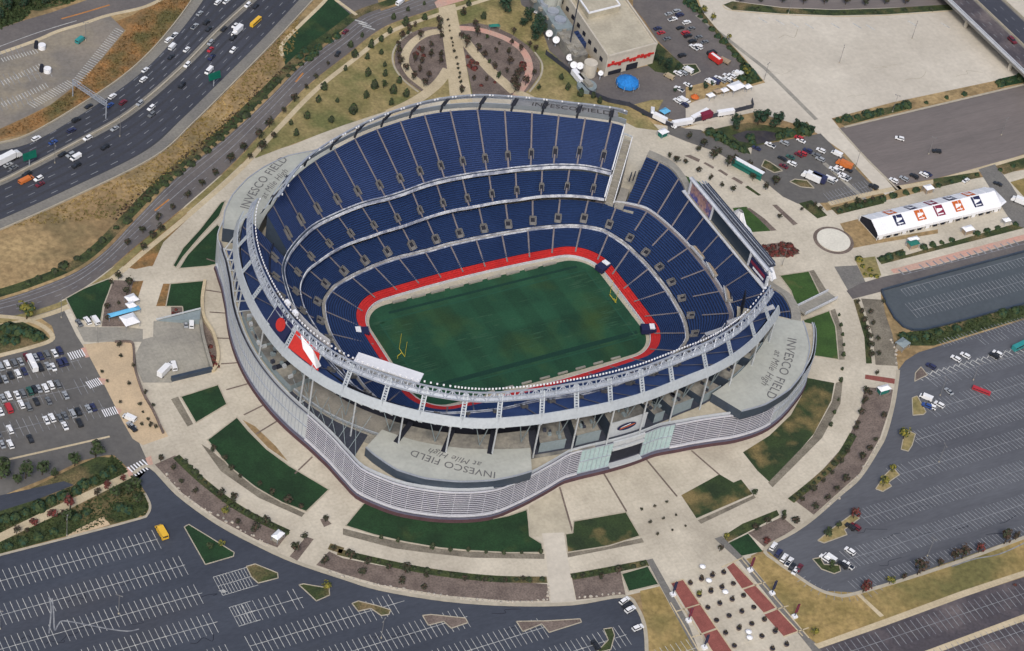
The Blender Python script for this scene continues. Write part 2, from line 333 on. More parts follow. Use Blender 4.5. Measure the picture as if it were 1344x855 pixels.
def ring(f, off=0.0):
    g_ = (lambda a: Rt(f, a)+off) if isinstance(f, (str, list)) else (lambda a: f(a)+off)
    return [ray(p, g_) for p in PH]
RG = {'grass': ring(rrect(60.4, 33.3, 13, 0, 1.4)), 'wall': ring(rrect(61.8, 35.2, 15, .5, 3)), 'redout': ring(rrect(65.8, 38.5, 17, .8, 3.5)),
      'cross': ring('cross'), 'club': ring('club'), 'upf': ring('upf'), 'rim': ring('rim'), 'facade': ring('facade')}
def pol(p): return math.degrees(atan2(p[1], p[0])) % 360

# ================================================================ ground
OUT = [(-2600, -2600), (2600, -2600), (2600, 2600), (-2600, 2600)]
hole = ring('cross', 4.5)
sheet('ground', OUT, 'scrub_ground', 0, 'bare tan scrubby ground around the stadium grounds', 'ground', hole=hole)
SITE = T('F', [(197, 613), (234, 650), (285, 687), (335, 714), (385, 737), (450, 759), (500, 774), (584, 788), (668, 794), (751, 793), (818, 783), (866, 772), (915, 860), (960, 930), (1120, 930), (1065, 850), (985, 730), (1004, 721),
  (1041, 699), (1068, 680), (1102, 650), (1128, 627), (1152, 590), (1162, 570), (1172, 533), (1177, 503), (1179, 486), (1170, 442), (1158, 412), (1155, 372), (1350, 318), (1350, 222), (1250, 240), (1180, 260), (1085, 277), (1030, 215),
  (985, 178), (960, 150), (900, 168), (870, 165), (835, 160), (800, 148), (698, 134), (671, 129), (577, 126), (517, 142), (450, 164), (385, 190), (335, 206), (285, 233), (250, 262), (232, 283), (214, 315), (200, 350), (157, 345),
  (127, 364), (77, 395), (100, 440), (135, 495), (165, 545), (182, 580)])
hole2 = ring('cross', 5.0)
sheet('plaza', SITE, 'concrete', 1, 'cream concrete plaza running all round the stadium', 'plaza', hole=hole2)
S_ = lambda name, tile, pts, m, lvl, label, cat: sheet(name, T(tile, pts), m, lvl, label, cat)
# --- car parks and roads
S_('parking_lot', 'F', [(-40, 742), (0, 730), (90, 707), (180, 683), (192, 677), (197, 665), (193, 650), (175, 622), (197, 613), (234, 650), (285, 687), (335, 714), (385, 737), (450, 759), (500, 774), (584, 788), (668, 794), (751, 793), (818, 783),
   (838, 800), (848, 830), (848, 960), (-40, 960)], 'blue_asphalt', 1.4, 'empty dark blue asphalt car park below the stadium', 'car park')
S_('parking_lot', 'F', [(-40, 487), (0, 470), (62, 449), (72, 440), (68, 428), (45, 412), (-40, 420), (-40, 402), (30, 402), (77, 393), (100, 440), (135, 495), (165, 545), (182, 580), (197, 613), (180, 632), (165, 612), (150, 598), (125, 597), (100, 608), (60, 628), (-40, 668)],
   'grey_asphalt', 1.4, 'grey car park filled with rows of cars beside the beige plaza', 'car park')
S_('parking_lot', 'F', [(1179, 486), (1188, 474), (1205, 463), (1360, 415), (1360, 700), (1243, 742), (1125, 778), (1095, 780), (1068, 770), (1040, 750), (1004, 721), (1041, 699), (1068, 680), (1102, 650), (1128, 627), (1152, 590), (1162, 570), (1172, 533), (1177, 503)],
   'lot_asphalt', 1.4, 'wide slate grey car park with many slanted white bays', 'car park')
S_('parking_lot', '21', [(780, 292), (1360, 134), (1360, 345), (1100, 410), (950, 443), (900, 445), (865, 430), (830, 395), (805, 345)], 'teal_asphalt', 1.4, 'blue grey car park with a rounded end and a dark outline', 'car park')
S_('parking_lot', '20', [(620, 503), (900, 440), (1360, 331), (1360, 600), (1240, 640), (1000, 700), (830, 733)], 'mauve_asphalt', 1.4, 'mauve grey car park with only two cars in its middle', 'car park')
S_('parking_lot', '20', [(60, -20), (1360, -20), (1360, 290), (1100, 345), (830, 402), (590, 465), (620, 503), (725, 620), (850, 745), (800, 765), (745, 715), (640, 600), (530, 522), (440, 485), (290, 440), (0, 500), (-20, 430), (60, 395), (330, 325), (240, 220), (90, 60)],
   'pale_concrete', 1.4, 'huge empty pale concrete car park under the flyover', 'car park')
S_('parking_lot', 'b', [(0, 95), (100, 105), (330, 235), (430, 268), (440, 215), (890, 128), (1050, 290), (1240, 480), (1230, 510), (940, 585), (740, 592), (640, 545), (500, 430), (330, 325), (200, 250), (0, 180), (-120, 130), (-120, 60)],
   'grey_asphalt', 1.6, 'small grey car park holding mixed cars beside the pond', 'car park')
S_('parking_lot', 'c', [(-60, -40), (370, -40), (640, 270), (900, 590), (880, 640), (530, 720), (260, 790), (200, 830), (-60, 900), (-180, 760), (200, 700), (340, 540), (150, 350), (40, 180), (-60, 60)], 'road_asphalt', 1.6, 'grey car park behind the broadcast building', 'car park')
S_('parking_lot', '00', [(-20, 222), (160, 152), (230, 130), (330, 92), (430, 62), (490, 120), (400, 230), (290, 340), (200, 410), (100, 460), (-20, 515)], 'old_asphalt', 1.4, 'old worn brown grey car park beyond the motorway', 'car park')
S_('parking_lot', '22', [(540, 838), (800, 750), (1100, 640), (1360, 555), (1360, 900), (500, 900)], 'purple_asphalt', 1.4, 'patched purple car park at the lower corner', 'car park')
road_top = T('00', [(-20, 118), (90, 82), (200, 50), (300, 15), (400, -20), (700, -20), (560, 28), (400, 72), (330, 88), (230, 126), (170, 148), (-20, 216)])
sheet('road', road_top, 'road_asphalt', 1.2, 'mauve grey frontage road beyond the old car park', 'road')
strip('road_marking', T('00', [(-20, 190), (150, 128), (300, 82)]), .4, 'white_line', 1.5, 'white edge line of the frontage road', 'road line')
strip('road_marking', T('00', [(240, 75), (330, 50), (430, 20)]), .9, 'orange_line', 1.5, 'faded orange centre line of the frontage road', 'road line')
strip('path', T('00', [(-20, 216), (90, 178), (160, 152), (230, 122), (330, 92), (420, 62), (560, 30), (650, -10)]), 2.2, 'cream_path', 1.7, 'narrow cream pavement along the frontage road', 'path')
S_('scrub', '00', [(-20, -20), (330, -20), (250, 20), (160, 45), (120, 40), (90, 80), (-20, 118)], 'shrub_ground', 1, 'green and brown scrub beyond the frontage road', 'scrub')
S_('scrub', '00', [(640, -20), (780, -20), (720, 60), (600, 190), (480, 300), (300, 420), (120, 520), (-20, 552), (-20, 515), (100, 462), (200, 412), (290, 342), (400, 232), (495, 120), (440, 90), (520, 60)], 'orange_scrub', 1.1, 'orange rust coloured scrub slope above the motorway', 'scrub')
# --- motorway
HU = smooth_line(T('00', [(-160, 600), (0, 570), (120, 535), (300, 432), (480, 312), (600, 205), (700, 88), (770, -10), (840, -120)]), 8)
HL = smooth_line(T('00', [(-160, 950), (0, 896), (300, 762), (600, 612), (750, 480), (900, 332), (1060, 170), (1200, 20), (1330, -120)]), 8)
HMed = smooth_line(T('00', [(-160, 780), (0, 716), (110, 662), (300, 562), (500, 448), (700, 280), (860, 118), (1000, -10), (1110, -120)]), 8)
mb = MB(); n_ = len(HU)-1
for i in range(n_): mb.quad((*HL[i], GZ+.045), (*HL[i+1], GZ+.045), (*HU[i+1], GZ+.045), (*HU[i], GZ+.045))
tag(mb.build('motorway', 'freeway_asphalt'), 'dark blue grey motorway crossing the upper corner', 'motorway', kind='structure')
strip('hard_shoulder', [*HU][::1], 5.0, 'shoulder', 2.6, 'grey hard shoulder on the far side of the motorway', 'shoulder', off=-1.5, sm=0)
strip('hard_shoulder', [*HL][::1], 6.0, 'shoulder', 2.8, 'grey hard shoulder on the near side of the motorway', 'shoulder', off=2.0, sm=0)
strip('central_reservation', HMed, 4.2, 'shoulder', 2.7, 'tan grey strip between the two motorway carriageways', 'reservation', sm=0)
def wall_thing(name, pts, w, h, m, label, cat, sm=6, z=0):
    p = smooth_line(pts, sm) if sm else pts; mb = MB(); strip_mb(mb, p, w, GZ+z, h); return tag(mb.build(name, m), label, cat)
wall_thing('barrier', HMed, .7, 1.0, 'kerb', 'low concrete barrier along the middle of the motorway', 'barrier', sm=0)
wall_thing('barrier', offset_line(HL, -1.2), .5, .9, 'kerb', 'low concrete barrier on the near edge of the motorway', 'barrier', sm=0)
wall_thing('barrier', offset_line(HU, 1.2), .5, .9, 'kerb', 'low concrete barrier on the far edge of the motorway', 'barrier', sm=0)
def lerp_line(a, b, t): return [Vector((p[0]*(1-t)+q[0]*t, p[1]*(1-t)+q[1]*t)) for p, q in zip(a, b)]
def dashes(line, on, off, w, z, mb):
    d = 0; L = [Vector(p[:2]) for p in line]; seg = []
    for a, b in zip(L, L[1:]):
        n = max(1, int((b-a).length/1.0)); seg += [a.lerp(b, i/n) for i in range(n)]
    acc = 0
    for a, b in zip(seg, seg[1:]):
        l = (b-a).length
        if (acc % (on+off)) < on:
            t = (b-a).normalized(); nrm = Vector((-t.y, t.x))*w/2
            mb.quad((*(a+nrm), z), (*(a-nrm), z), (*(b-nrm), z), (*(b+nrm), z))
        acc += l
mb = MB()
for t in (.2, .38, .56, .74): dashes(lerp_line(HMed, HU, t), 3.5, 8.5, .32, GZ+.075, mb); dashes(lerp_line(HMed, HL, t), 3.5, 8.5, .32, GZ+.075, mb)
for A_, t in ((HU, .06), (HU, .91), (HL, .06), (HL, .90)): dashes(lerp_line(HMed, A_, t), 1e6, 0, .3, GZ+.075, mb)
tag(mb.build('road_marking', 'worn_line'), 'lane lines of the motorway', 'road line', kind='structure')
tyre = MB()
for k_ in range(5):
    for A_ in (HU, HL): dashes(lerp_line(HMed, A_, .11+.18*k_+.0), 1e6, 0, 1.5, GZ+.068, tyre)
defmat('lane_stain', (.036, .038, .046), (.045, .048, .058), s1=.03, fine=.15)
tag(tyre.build('road_stain', 'lane_stain'), 'darker worn tyre bands along the motorway lanes', 'stain', kind='structure')
# --- curved avenue past the garden
RL = T('F', [(-60, 410), (0, 394), (44, 380), (100, 357), (140, 328), (181, 285), (234, 231), (301, 177), (351, 131), (402, 80), (450, 44), (480, 22), (520, 8), (560, -10)])
RR = T('F', [(-60, 428), (0, 417), (40, 408), (88, 391), (134, 361), (175, 326), (234, 278), (301, 219), (351, 166), (402, 114), (455, 72), (500, 38), (545, 20), (640, -10)])
RL2, RR2 = smooth_line(RL, 6), smooth_line(RR, 6); mb = MB()
for i in range(len(RL2)-1): mb.quad((*RR2[i], GZ+.05), (*RR2[i+1], GZ+.05), (*RL2[i+1], GZ+.05), (*RL2[i], GZ+.05))
tag(mb.build('road', 'road_asphalt'), 'grey avenue curving between dry slope and stadium garden', 'road', kind='structure')
S_('road', 'F', [(452, 45), (436, -20), (490, -20), (500, 15), (470, 40)], 'road_asphalt', 1.35, 'side road joining the avenue at the top', 'road')
mb = MB()
dashes(lerp_line(RR2, RL2, .52), 1e6, 0, .35, GZ+.08, mb); dashes(lerp_line(RR2, RL2, .92), 1e6, 0, .3, GZ+.08, mb); dashes(lerp_line(RR2, RL2, .76), 1e6, 0, .25, GZ+.08, mb); dashes(lerp_line(RR2, RL2, .28), 3, 6, .25, GZ+.08, mb)
tag(mb.build('road_marking', 'worn_line'), 'pale lane lines of the curving avenue', 'road line', kind='structure')
for i_, seg in enumerate(([(203, 277), (222, 262)], [(388, 108), (398, 96)])): strip('road_marking', T('F', seg), .8, 'orange_line', 3, ['orange line on the avenue near the left plaza', 'short orange line on the avenue below the junction'][i_], 'road line', sm=0)
strip('path', [Vector(p[:2]) for p in RR2], 2.6, 'cream_path', 1.9, 'cream pavement following the curving avenue', 'path', off=-5.2, sm=0)
strip('verge', [Vector(p[:2]) for p in RR2], 3.0, 'garden_grass', 1.75, 'dry verge between the avenue and its pavement', 'verge', off=-2.1, sm=0)
strip('verge', [Vector(p[:2]) for p in RL2], 5, 'shrub_ground', 1.75, 'weedy green verge on the slope side of the avenue', 'verge', off=4.2, sm=0)
mb = MB()
for x, y in ((474, 29), (479, 33), (484, 37)): p = at(x, y); mb.box((p.x, p.y, GZ+.09), (1, 7, .01), .8)
tag(mb.build('road_marking', 'white_line'), 'white crossing bars on the avenue junction', 'road line', kind='structure')
# --- slopes, gardens
S_('lawn', 'F', [(371, 72), (374, 55), (424, 4), (432, -10), (440, 2), (466, 24), (448, 38), (420, 56), (392, 86), (376, 92)], 'lawn', 1.5, 'dark green triangular lawn above the curving avenue', 'lawn')
strip('path', T('F', [(371, 74), (373, 55), (424, 4), (434, -12)]), 2, 'cream_path', 1.8, 'cream path along the triangular lawn', 'path')
strip('path', T('F', [(430, -8), (468, 20)]), 2, 'cream_path', 1.8, 'short cream path on the far side of the triangular lawn', 'path')
S_('garden', 'F', [(335, 208), (335, 205), (352, 170), (402, 118), (455, 76), (500, 42), (545, 24), (640, -20), (720, -20), (700, 20), (740, 60), (800, 118), (850, 155), (866, 172), (835, 168), (800, 150), (698, 134), (671, 129), (577, 128), (517, 143), (450, 165), (385, 189)],
   'garden_grass', 1.2, 'dry yellow grass of the memorial garden behind the stadium', 'garden')
S_('meadow', '01', [(465, 190), (510, 130), (600, 60), (700, -20), (755, -10), (640, 100), (600, 190), (530, 205)], 'orange_scrub', 1.6, 'reddish dry wedge between avenue and ring path', 'verge')
# memorial garden
gp = lambda pts: T('g', pts)
S_('garden_bed', 'g', [(455, 200), (330, 205), (220, 250), (140, 320), (100, 420), (105, 500), (170, 590), (260, 660), (330, 700), (420, 640), (520, 560), (500, 330)], 'mulch', 2, 'oval brown mulch bed on the left of the garden walk', 'garden bed')
S_('garden_bed', 'g', [(570, 190), (700, 170), (850, 200), (980, 260), (1110, 350), (1190, 460), (1190, 560), (1120, 660), (1060, 710), (690, 730), (620, 400)], 'mulch', 2, 'oval brown mulch bed on the right of the garden walk', 'garden bed')
strip('path', gp([(440, 235), (340, 255), (250, 310), (190, 390), (180, 480), (230, 570), (340, 660), (370, 690)]), 4.5, 'cream_path', 2.5, 'curved cream path looping left through the garden', 'path')
strip('path', gp([(590, 212), (700, 220), (830, 250), (960, 305), (1060, 380), (1105, 470), (1100, 580), (1040, 680), (1010, 720)]), 4, 'pink_paving', 2.5, 'curved pink path looping right through the garden', 'path')
strip('path', gp([(600, 270), (700, 400), (830, 540), (1000, 690)]), 6, 'cream_path', 2.7, 'straight diagonal cream path across the right garden bed', 'path', sm=0)
strip('path', gp([(500, 520), (440, 610), (340, 700), (210, 780), (60, 850)]), 5.5, 'cream_path', 2.7, 'cream path leaving the garden walk towards the stadium corner', 'path')
strip('path', gp([(1000, 690), (1090, 720), (1230, 800)]), 4.5, 'cream_path', 2.6, 'cream path leaving the right garden bed', 'path')
strip('kerb', gp([(230, 240), (140, 310), (90, 400), (100, 500), (170, 600), (280, 690)]), 1, 'kerb', 2.9, 'pale kerb round the left garden bed', 'kerb')
strip('kerb', gp([(1150, 390), (1205, 480), (1190, 580), (1110, 690)]), 1, 'kerb', 2.9, 'pale kerb round the right garden bed', 'kerb')
S_('path', 'g', [(430, 60), (555, 30), (600, 260), (650, 560), (690, 790), (520, 790), (500, 550), (465, 300), (440, 130)], 'cream_path', 3.2, 'broad cream garden walk leading to the stadium', 'path')
S_('road', 'g', [(400, 20), (460, -20), (660, -20), (620, 5), (500, 40), (420, 62)], 'pink_paving', 3.4, 'pink crossing at the head of the garden walk', 'path')
# --- left plaza lawns and beds
LW = [('01', [(258, 320), (330, 280), (425, 243), (441, 252), (425, 300), (405, 350), (392, 425), (360, 408), (300, 405)], 'lawn', 'dark green lawn with parked cars along its lower edge'),
 ('01', [(668, 262), (800, 250), (795, 300), (785, 385), (720, 390), (715, 352), (650, 352)], 'lawn', 'dark green lawn beside the loading yard'),
 ('F', [(235, 353), (246, 335), (262, 318), (285, 295), (290, 299), (290, 346), (272, 350)], 'lawn', 'dark green curved lawn below the stadium corner roof'),
 ('F', [(227, 349), (240, 326), (262, 302), (290, 266), (296, 264), (288, 284), (262, 312), (240, 338), (231, 352)], 'lawn', 'thin dark green crescent lawn beside the ring path'),
 ('01', [(708, 705), (855, 658), (890, 735), (768, 808)], 'lawn', 'small dark green lawn below the loading yard'),
 ('F', [(272, 578), (311, 548), (326, 566), (350, 590), (380, 612), (432, 643), (402, 672), (370, 660), (335, 640), (300, 612)], 'lawn', 'long dark green lawn along the left front of the stadium'),
 ('12', [(10, 360), (50, 310), (90, 263), (200, 300), (300, 322), (450, 340), (560, 338), (650, 320), (722, 296), (728, 345), (732, 400), (780, 430), (785, 465), (650, 466), (500, 458), (380, 447), (250, 425), (120, 395)], 'lawn', 'broad dark green lawn under the front roof panel'),
 ('12', [(905, 342), (1110, 306), (1165, 400), (1040, 440), (880, 465), (872, 392), (900, 388)], 'patchy_lawn', 'patchy lawn left of the wide plaza'),
 ('12', [(1092, 548), (1195, 518), (1238, 590), (1120, 618)], 'lawn', 'small dark green lawn at the left of the avenue'),
 ('22', [(0, 240), (150, 158), (205, 190), (235, 178), (280, 235), (60, 330)], 'patchy_lawn', 'patchy lawn right of the wide plaza'),
 ('F', [(1058, 496), (1095, 503), (1091, 526), (1068, 570), (1012, 635), (994, 618), (975, 594), (1010, 572), (1038, 545), (1052, 520)], 'patchy_lawn', 'big patchy lawn wrapping the right front corner'),
 ('21', [(385, 230), (500, 213), (552, 320), (460, 376), (430, 290)], 'bright_lawn', 'bright green lawn above the right footbridge'),
 ('21', [(478, 405), (580, 368), (605, 430), (617, 560), (520, 545), (515, 480)], 'bright_lawn', 'bright green lawn below the right footbridge'),
 ('b', [(310, 620), (400, 612), (470, 670), (560, 772), (400, 782), (350, 710)], 'bright_lawn', 'bright green lawn behind the scoreboard'),
 ('b', [(-40, 390), (70, 440), (180, 495), (220, 540), (120, 540), (40, 480)], 'bright_lawn', 'narrow green lawn beside the left end of the scoreboard'),
 ('m', [(180, 520), (200, 500), (300, 520), (340, 545), (280, 620), (215, 600)], 'lawn', 'tiny green lawn between stadium and ring path'),
 ('22', [(180, 430), (262, 390), (320, 460), (225, 480)], 'lawn', 'small green lawn at the right of the avenue')]
for t_, p_, m_, l_ in LW: S_('lawn', t_, p_, m_, 2, l_, 'lawn')
def kerb_poly(pts, label):
    mb = MB(); p = [Vector(q[:2]) for q in pts]+[Vector(pts[0][:2]), ]
    for a, b in zip(p, p[1:]): mb.beam((*a, GZ+.12), (*b, GZ+.12), .5, .24)
    return tag(mb.build('kerb', 'kerb'), label, 'kerb', kind='structure')
for t_, p_, m_, l_ in LW[:9]+LW[11:13]: kerb_poly(T(t_, p_), 'pale kerb round the '+l_.split(' with ')[0])
BEDS = [('01', [(447, 248), (555, 252), (525, 330), (505, 430), (398, 430), (412, 340)], 'mulch', 'brown mulch bed beside the left lawn'),
 ('01', [(522, 255), (562, 250), (540, 320), (510, 315)], 'orange_scrub', 'small rusty bed on the left plaza'),
 ('01', [(640, 262), (668, 262), (648, 350), (612, 350)], 'orange_scrub', 'small rusty bed next to the square lawn'),
 ('01', [(670, 352), (714, 352), (714, 390), (672, 392)], 'mulch', 'square planter bed above the loading yard'),
 ('01', [(795, 395), (820, 440), (845, 500), (850, 560), (838, 600), (815, 575), (800, 480)], 'mulch', 'brown crescent bed behind the loading yard'),
 ('01', [(670, 715), (698, 705), (757, 812), (735, 822)], 'grey_gravel', 'narrow gravel bed beside the small lawn'),
 ('F', [(264, 583), (275, 590), (320, 628), (360, 655), (400, 674), (396, 679), (340, 654), (290, 619)], 'grey_gravel', 'gravel strip under the long left lawn'),
 ('F', [(318, 551), (335, 560), (362, 586), (378, 606), (352, 588), (330, 565)], 'scrub_ground', 'thin brown bed above the long left lawn'),
 ('F', [(203, 610), (230, 598), (255, 625), (300, 660), (340, 687), (380, 699), (364, 719), (335, 708), (285, 681), (236, 645)], 'mulch', 'brown boulder bed curving along the lower left kerb'),
 ('02', [(1135, 480), (1200, 402), (1230, 412), (1165, 497)], 'mulch', 'small bed between two lower left paths'),
 ('02', [(1255, 335), (1275, 328), (1300, 352), (1270, 365)], 'mulch', 'tiny diamond planter bed'),
 ('F', [(415, 742), (432, 724), (450, 733), (500, 743), (600, 758), (718, 767), (721, 789), (668, 789), (584, 782), (500, 768), (450, 754)], 'mulch', 'brown boulder bed along the bottom kerb'),
 ('12', [(0, 370), (120, 400), (250, 428), (380, 450), (500, 461), (790, 470), (790, 490), (500, 485), (300, 462), (200, 448), (0, 395)], 'grey_gravel', 'gravel strip under the broad front lawn'),
 ('12', [(880, 468), (1172, 408), (1180, 425), (882, 484)], 'grey_gravel', 'gravel strip under the patchy lawn'),
 ('12', [(895, 550), (1085, 522), (1108, 630), (915, 650)], 'mulch', 'brown bed right of the bottom stairs'),
 ('22', [(65, 338), (285, 240), (293, 250), (78, 352)], 'grey_gravel', 'gravel strip under the right patchy lawn'),
 ('22', [(165, 400), (240, 352), (375, 298), (385, 318), (250, 390), (180, 425)], 'shrub_ground', 'hedge bed at the right of the avenue'),
 ('22', [(262, 388), (395, 325), (448, 368), (330, 445)], 'mulch', 'brown bed beside the parked cars'),
 ('F', [(1097, 503), (1106, 500), (1103, 530), (1079, 575), (1014, 640), (1008, 634), (1066, 574), (1092, 528)], 'grey_gravel', 'gravel strip outside the right patchy lawn'),
 ('21', [(585, 367), (603, 360), (630, 440), (641, 560), (620, 560), (610, 450)], 'grey_gravel', 'gravel strip outside the lower bright lawn'),
 ('21', [(500, 212), (520, 208), (580, 305), (556, 318)], 'grey_gravel', 'gravel strip outside the upper bright lawn'),
 ('21', [(310, 115), (345, 105), (430, 98), (465, 145), (400, 158), (335, 158)], 'mulch', 'bed of dark red plants near the round pad'),
 ('21', [(600, 195), (690, 190), (740, 290), (655, 290)], 'stripe_paving', 'grey panel beside the promenade entrance'),
 ('21', [(680, 165), (760, 155), (785, 230), (715, 240)], 'garden_grass', 'yellow planted bed near the promenade entrance'),
 ('21', [(675, 325), (690, 322), (715, 380), (735, 450), (748, 575), (725, 575), (718, 470)], 'shrub_ground', 'row of square shrub beds beside the right walkway'),
 ('21', [(705, 320), (790, 325), (800, 380), (828, 460), (850, 585), (762, 580), (752, 470), (728, 390)], 'grey_gravel', 'grey gravel wedge outside the right walkway'),
 ('21', [(722, 618), (838, 635), (836, 655), (720, 635)], 'red_brick', 'short red brick strip at the right gate'),
 ('F', [(1135, 508), (1172, 512), (1168, 535), (1155, 575), (1128, 622), (1068, 676), (1040, 655), (1075, 622), (1108, 585), (1128, 545)], 'mulch', 'brown boulder bed along the right kerb'),
 ('b', [(400, 622), (425, 622), (520, 690), (600, 768), (562, 772), (480, 690)], 'mulch', 'thin bed beside the lawn behind the scoreboard'),
 ('b', [(570, 600), (600, 598), (740, 725), (710, 735)], 'mulch', 'thin bed on the far side of the ring path'),
 ('b', [(745, 590), (830, 568), (935, 670), (870, 690)], 'shrub_ground', 'planted triangle below the small car park'),
 ('b', [(955, 620), (1100, 585), (1310, 530), (1310, 590), (1000, 665)], 'shrub_ground', 'long hedge bed above the promenade'),
 ('F', [(1225, 235), (1284, 226), (1287, 233), (1225, 248)], 'shrub_ground', 'far end of the hedge bed above the promenade'),
 ('20', [(1232, 652), (1360, 615), (1360, 655), (1265, 686)], 'shrub_ground', 'planted bed at the right edge above the promenade'),
 ('20', [(1290, 715), (1360, 695), (1360, 790)], 'dry_grass', 'dry patch at the right edge of the promenade'),
 ('h', [(10, 230), (110, 205), (215, 322), (560, 262), (560, 285), (200, 345), (60, 372), (50, 300)], 'scrub_ground', 'bare orange dirt round the near end of the marquee'),
 ('21', [(765, 160), (870, 125), (880, 150), (1360, 12), (1360, 40), (785, 186)], 'shrub_ground', 'hedge bed below the promenade'),
 ('20', [(590, 465), (700, 440), (900, 398), (1200, 330), (1360, 286), (1360, 326), (1100, 378), (900, 432), (640, 497)], 'scrub_ground', 'planted strip between pale and mauve car parks'),
 ('20', [(592, 470), (700, 446), (905, 402), (905, 425), (640, 494)], 'shrub_ground', 'green left end of the planted strip between car parks'),
 ('20', [(1240, 312), (1360, 284), (1360, 322), (1240, 345)], 'lawn', 'green right end of the planted strip by the flyover'),
 ('21', [(840, 458), (900, 452), (1000, 435), (1360, 342), (1360, 392), (990, 505), (900, 505), (850, 490)], 'shrub_ground', 'weedy green bank under the rounded car park'),
 ('b', [(100, 118), (300, 75), (420, 58), (700, 100), (800, 50), (855, 118), (640, 170), (410, 225), (430, 268), (330, 235)], 'shrub_ground', 'overgrown green ground round the dark pond'),
 ('b', [(305, 140), (400, 110), (520, 110), (620, 130), (590, 175), (470, 200), (350, 180)], 'pond', 'dark dried out pond'),
 ('01', [(-20, 425), (90, 412), (150, 440), (200, 482), (120, 505), (-20, 540)], 'shrub_ground', 'green corner patch beside the avenue'),
 ('F', [(-40, 690), (0, 662), (60, 632), (100, 612), (128, 600), (150, 601), (168, 618), (178, 632), (192, 655), (196, 668), (180, 680), (90, 703), (0, 727), (-40, 738)], 'shrub_ground', 'green shrubbery at the lower left crossing'),
 ('F', [(840, 776), (866, 770), (915, 860), (950, 930), (848, 930), (848, 830)], 'dry_grass', 'dry golden grass left of the brick strips'),
 ('22', [(255, 490), (345, 462), (440, 545), (500, 585), (560, 615), (690, 622), (900, 555), (1360, 395), (1360, 530), (1100, 615), (800, 725), (530, 822), (490, 790), (400, 670)], 'dry_grass', 'dry golden grass between car park and lower path'),
 ('b', [(-10, 275), (30, 270), (95, 300), (85, 318)], 'mulch', 'first small bed beside the ring path'),
 ('b', [(115, 325), (130, 318), (188, 350), (180, 362)], 'mulch', 'second small bed beside the ring path'),
 ('b', [(210, 372), (228, 365), (280, 398), (270, 410)], 'mulch', 'third small bed beside the ring path'),
 ('b', [(300, 425), (320, 415), (380, 450), (368, 465)], 'mulch', 'fourth small bed beside the ring path'),
 ('b', [(390, 482), (410, 472), (498, 535), (480, 540)], 'shrub_ground', 'fifth and longest small bed beside the ring path'),
 ('c', [(370, -20), (470, -40), (520, 80), (660, 250), (860, 470), (1060, 700), (920, 740), (900, 590), (640, 270), (480, 90)], 'shrub_ground', 'long dark hedge strip between the car park and pale lot'),
 ('c', [(150, 370), (370, 560), (480, 560), (515, 620), (300, 650), (130, 620), (60, 560)], 'shrub_ground', 'dark planting at the back corner of the building'),
 ('m', [(110, 520), (300, 470), (400, 470), (330, 600), (290, 620)], 'garden_grass', 'yellow green verge inside the compound fence')]
for i_, (t_, p_, m_, l_) in enumerate(BEDS): S_('planting_bed', t_, p_, m_, 2.1+.17*(i_ % 7)+(1.3 if 'pond' == m_ or 'end of the planted' in l_ else 0), l_, 'planting bed')
for t_, p_, l_ in (('b', [(500, 345), (520, 302), (560, 320), (640, 375), (585, 388)], 'first traffic island of the small car park'), ('b', [(688, 447), (720, 430), (800, 440), (848, 490), (760, 482)], 'second traffic island of the small car park'),
                ('c', [(370, 560), (480, 556), (520, 620), (440, 655), (420, 600)], 'small green island behind the building')):
    S_('planting_bed', t_, p_, 'shrub_ground', 2.6, l_, 'planting bed'); kerb_poly(T(t_, p_), 'pale kerb round the '+l_)
S_('yard', '10', [(700, 20), (760, 60), (810, 200), (880, 262), (965, 358), (1040, 394), (1122, 412), (1200, 450), (1344, 480), (1344, 300), (1230, 250), (1060, 290), (960, 280), (780, 20), (740, -20), (690, -20)], 'road_asphalt', 1.5, 'grey mauve service yard of the broadcast compound', 'yard')
for tl, ln, l_ in (('02', [(690, 88), (800, 190), (950, 300), (1130, 388)], 'hedge strip along the left ring walk'), ('12', [(-20, 462), (100, 490), (250, 522), (400, 548), (600, 568), (800, 572)], 'hedge strip along the bottom ring walk'), ('12', [(896, 560), (1000, 542), (1195, 505)], 'hedge strip right of the bottom stairs'),
     ('22', [(430, 262), (540, 172), (620, 92), (675, 2)], 'hedge strip along the right ring walk'), ('02', [(1290, 440), (1344, 458)], 'hedge strip left of the bottom beds')):
    strip('hedge_strip', T(tl, ln), 3.4, 'shrub_ground', 4.2, 'low dark '+l_, 'hedge')
S_('yard', '01', [(602, 408), (780, 408), (798, 480), (828, 600), (690, 640), (672, 650), (560, 650), (520, 560), (560, 480), (600, 470)], 'grey_concrete', 2, 'grey sunken loading yard beside the stadium', 'yard')
S_('road', '01', [(300, 430), (395, 432), (500, 432), (560, 440), (560, 490), (330, 490)], 'grey_concrete', 2.1, 'grey concrete driveway into the loading yard', 'road')
S_('plaza', '01', [(325, 500), (420, 490), (515, 490), (528, 520), (540, 640), (600, 760), (660, 860), (560, 895), (520, 870), (480, 800), (400, 640)], 'crushed_gravel', 2, 'beige gravel plaza beside the busy car park', 'plaza')
S_('path', '02', [(-40, 408), (180, 300), (370, 212), (498, 150), (515, 172), (400, 230), (260, 300), (-40, 442)], 'cream_path', 3, 'cream path leading to the lower left crossing', 'path')
S_('drive', '02', [(-40, 250), (120, 215), (250, 185), (290, 200), (150, 255), (-40, 315)], 'blue_asphalt', 3, 'short dark drive among the lower left bushes', 'road')
S_('verge', '02', [(-40, 150), (200, 80), (420, 10), (440, 5), (430, 80), (250, 120), (-40, 240)], 'grey_asphalt', 2.9, 'grey lane below the busy car park', 'road')
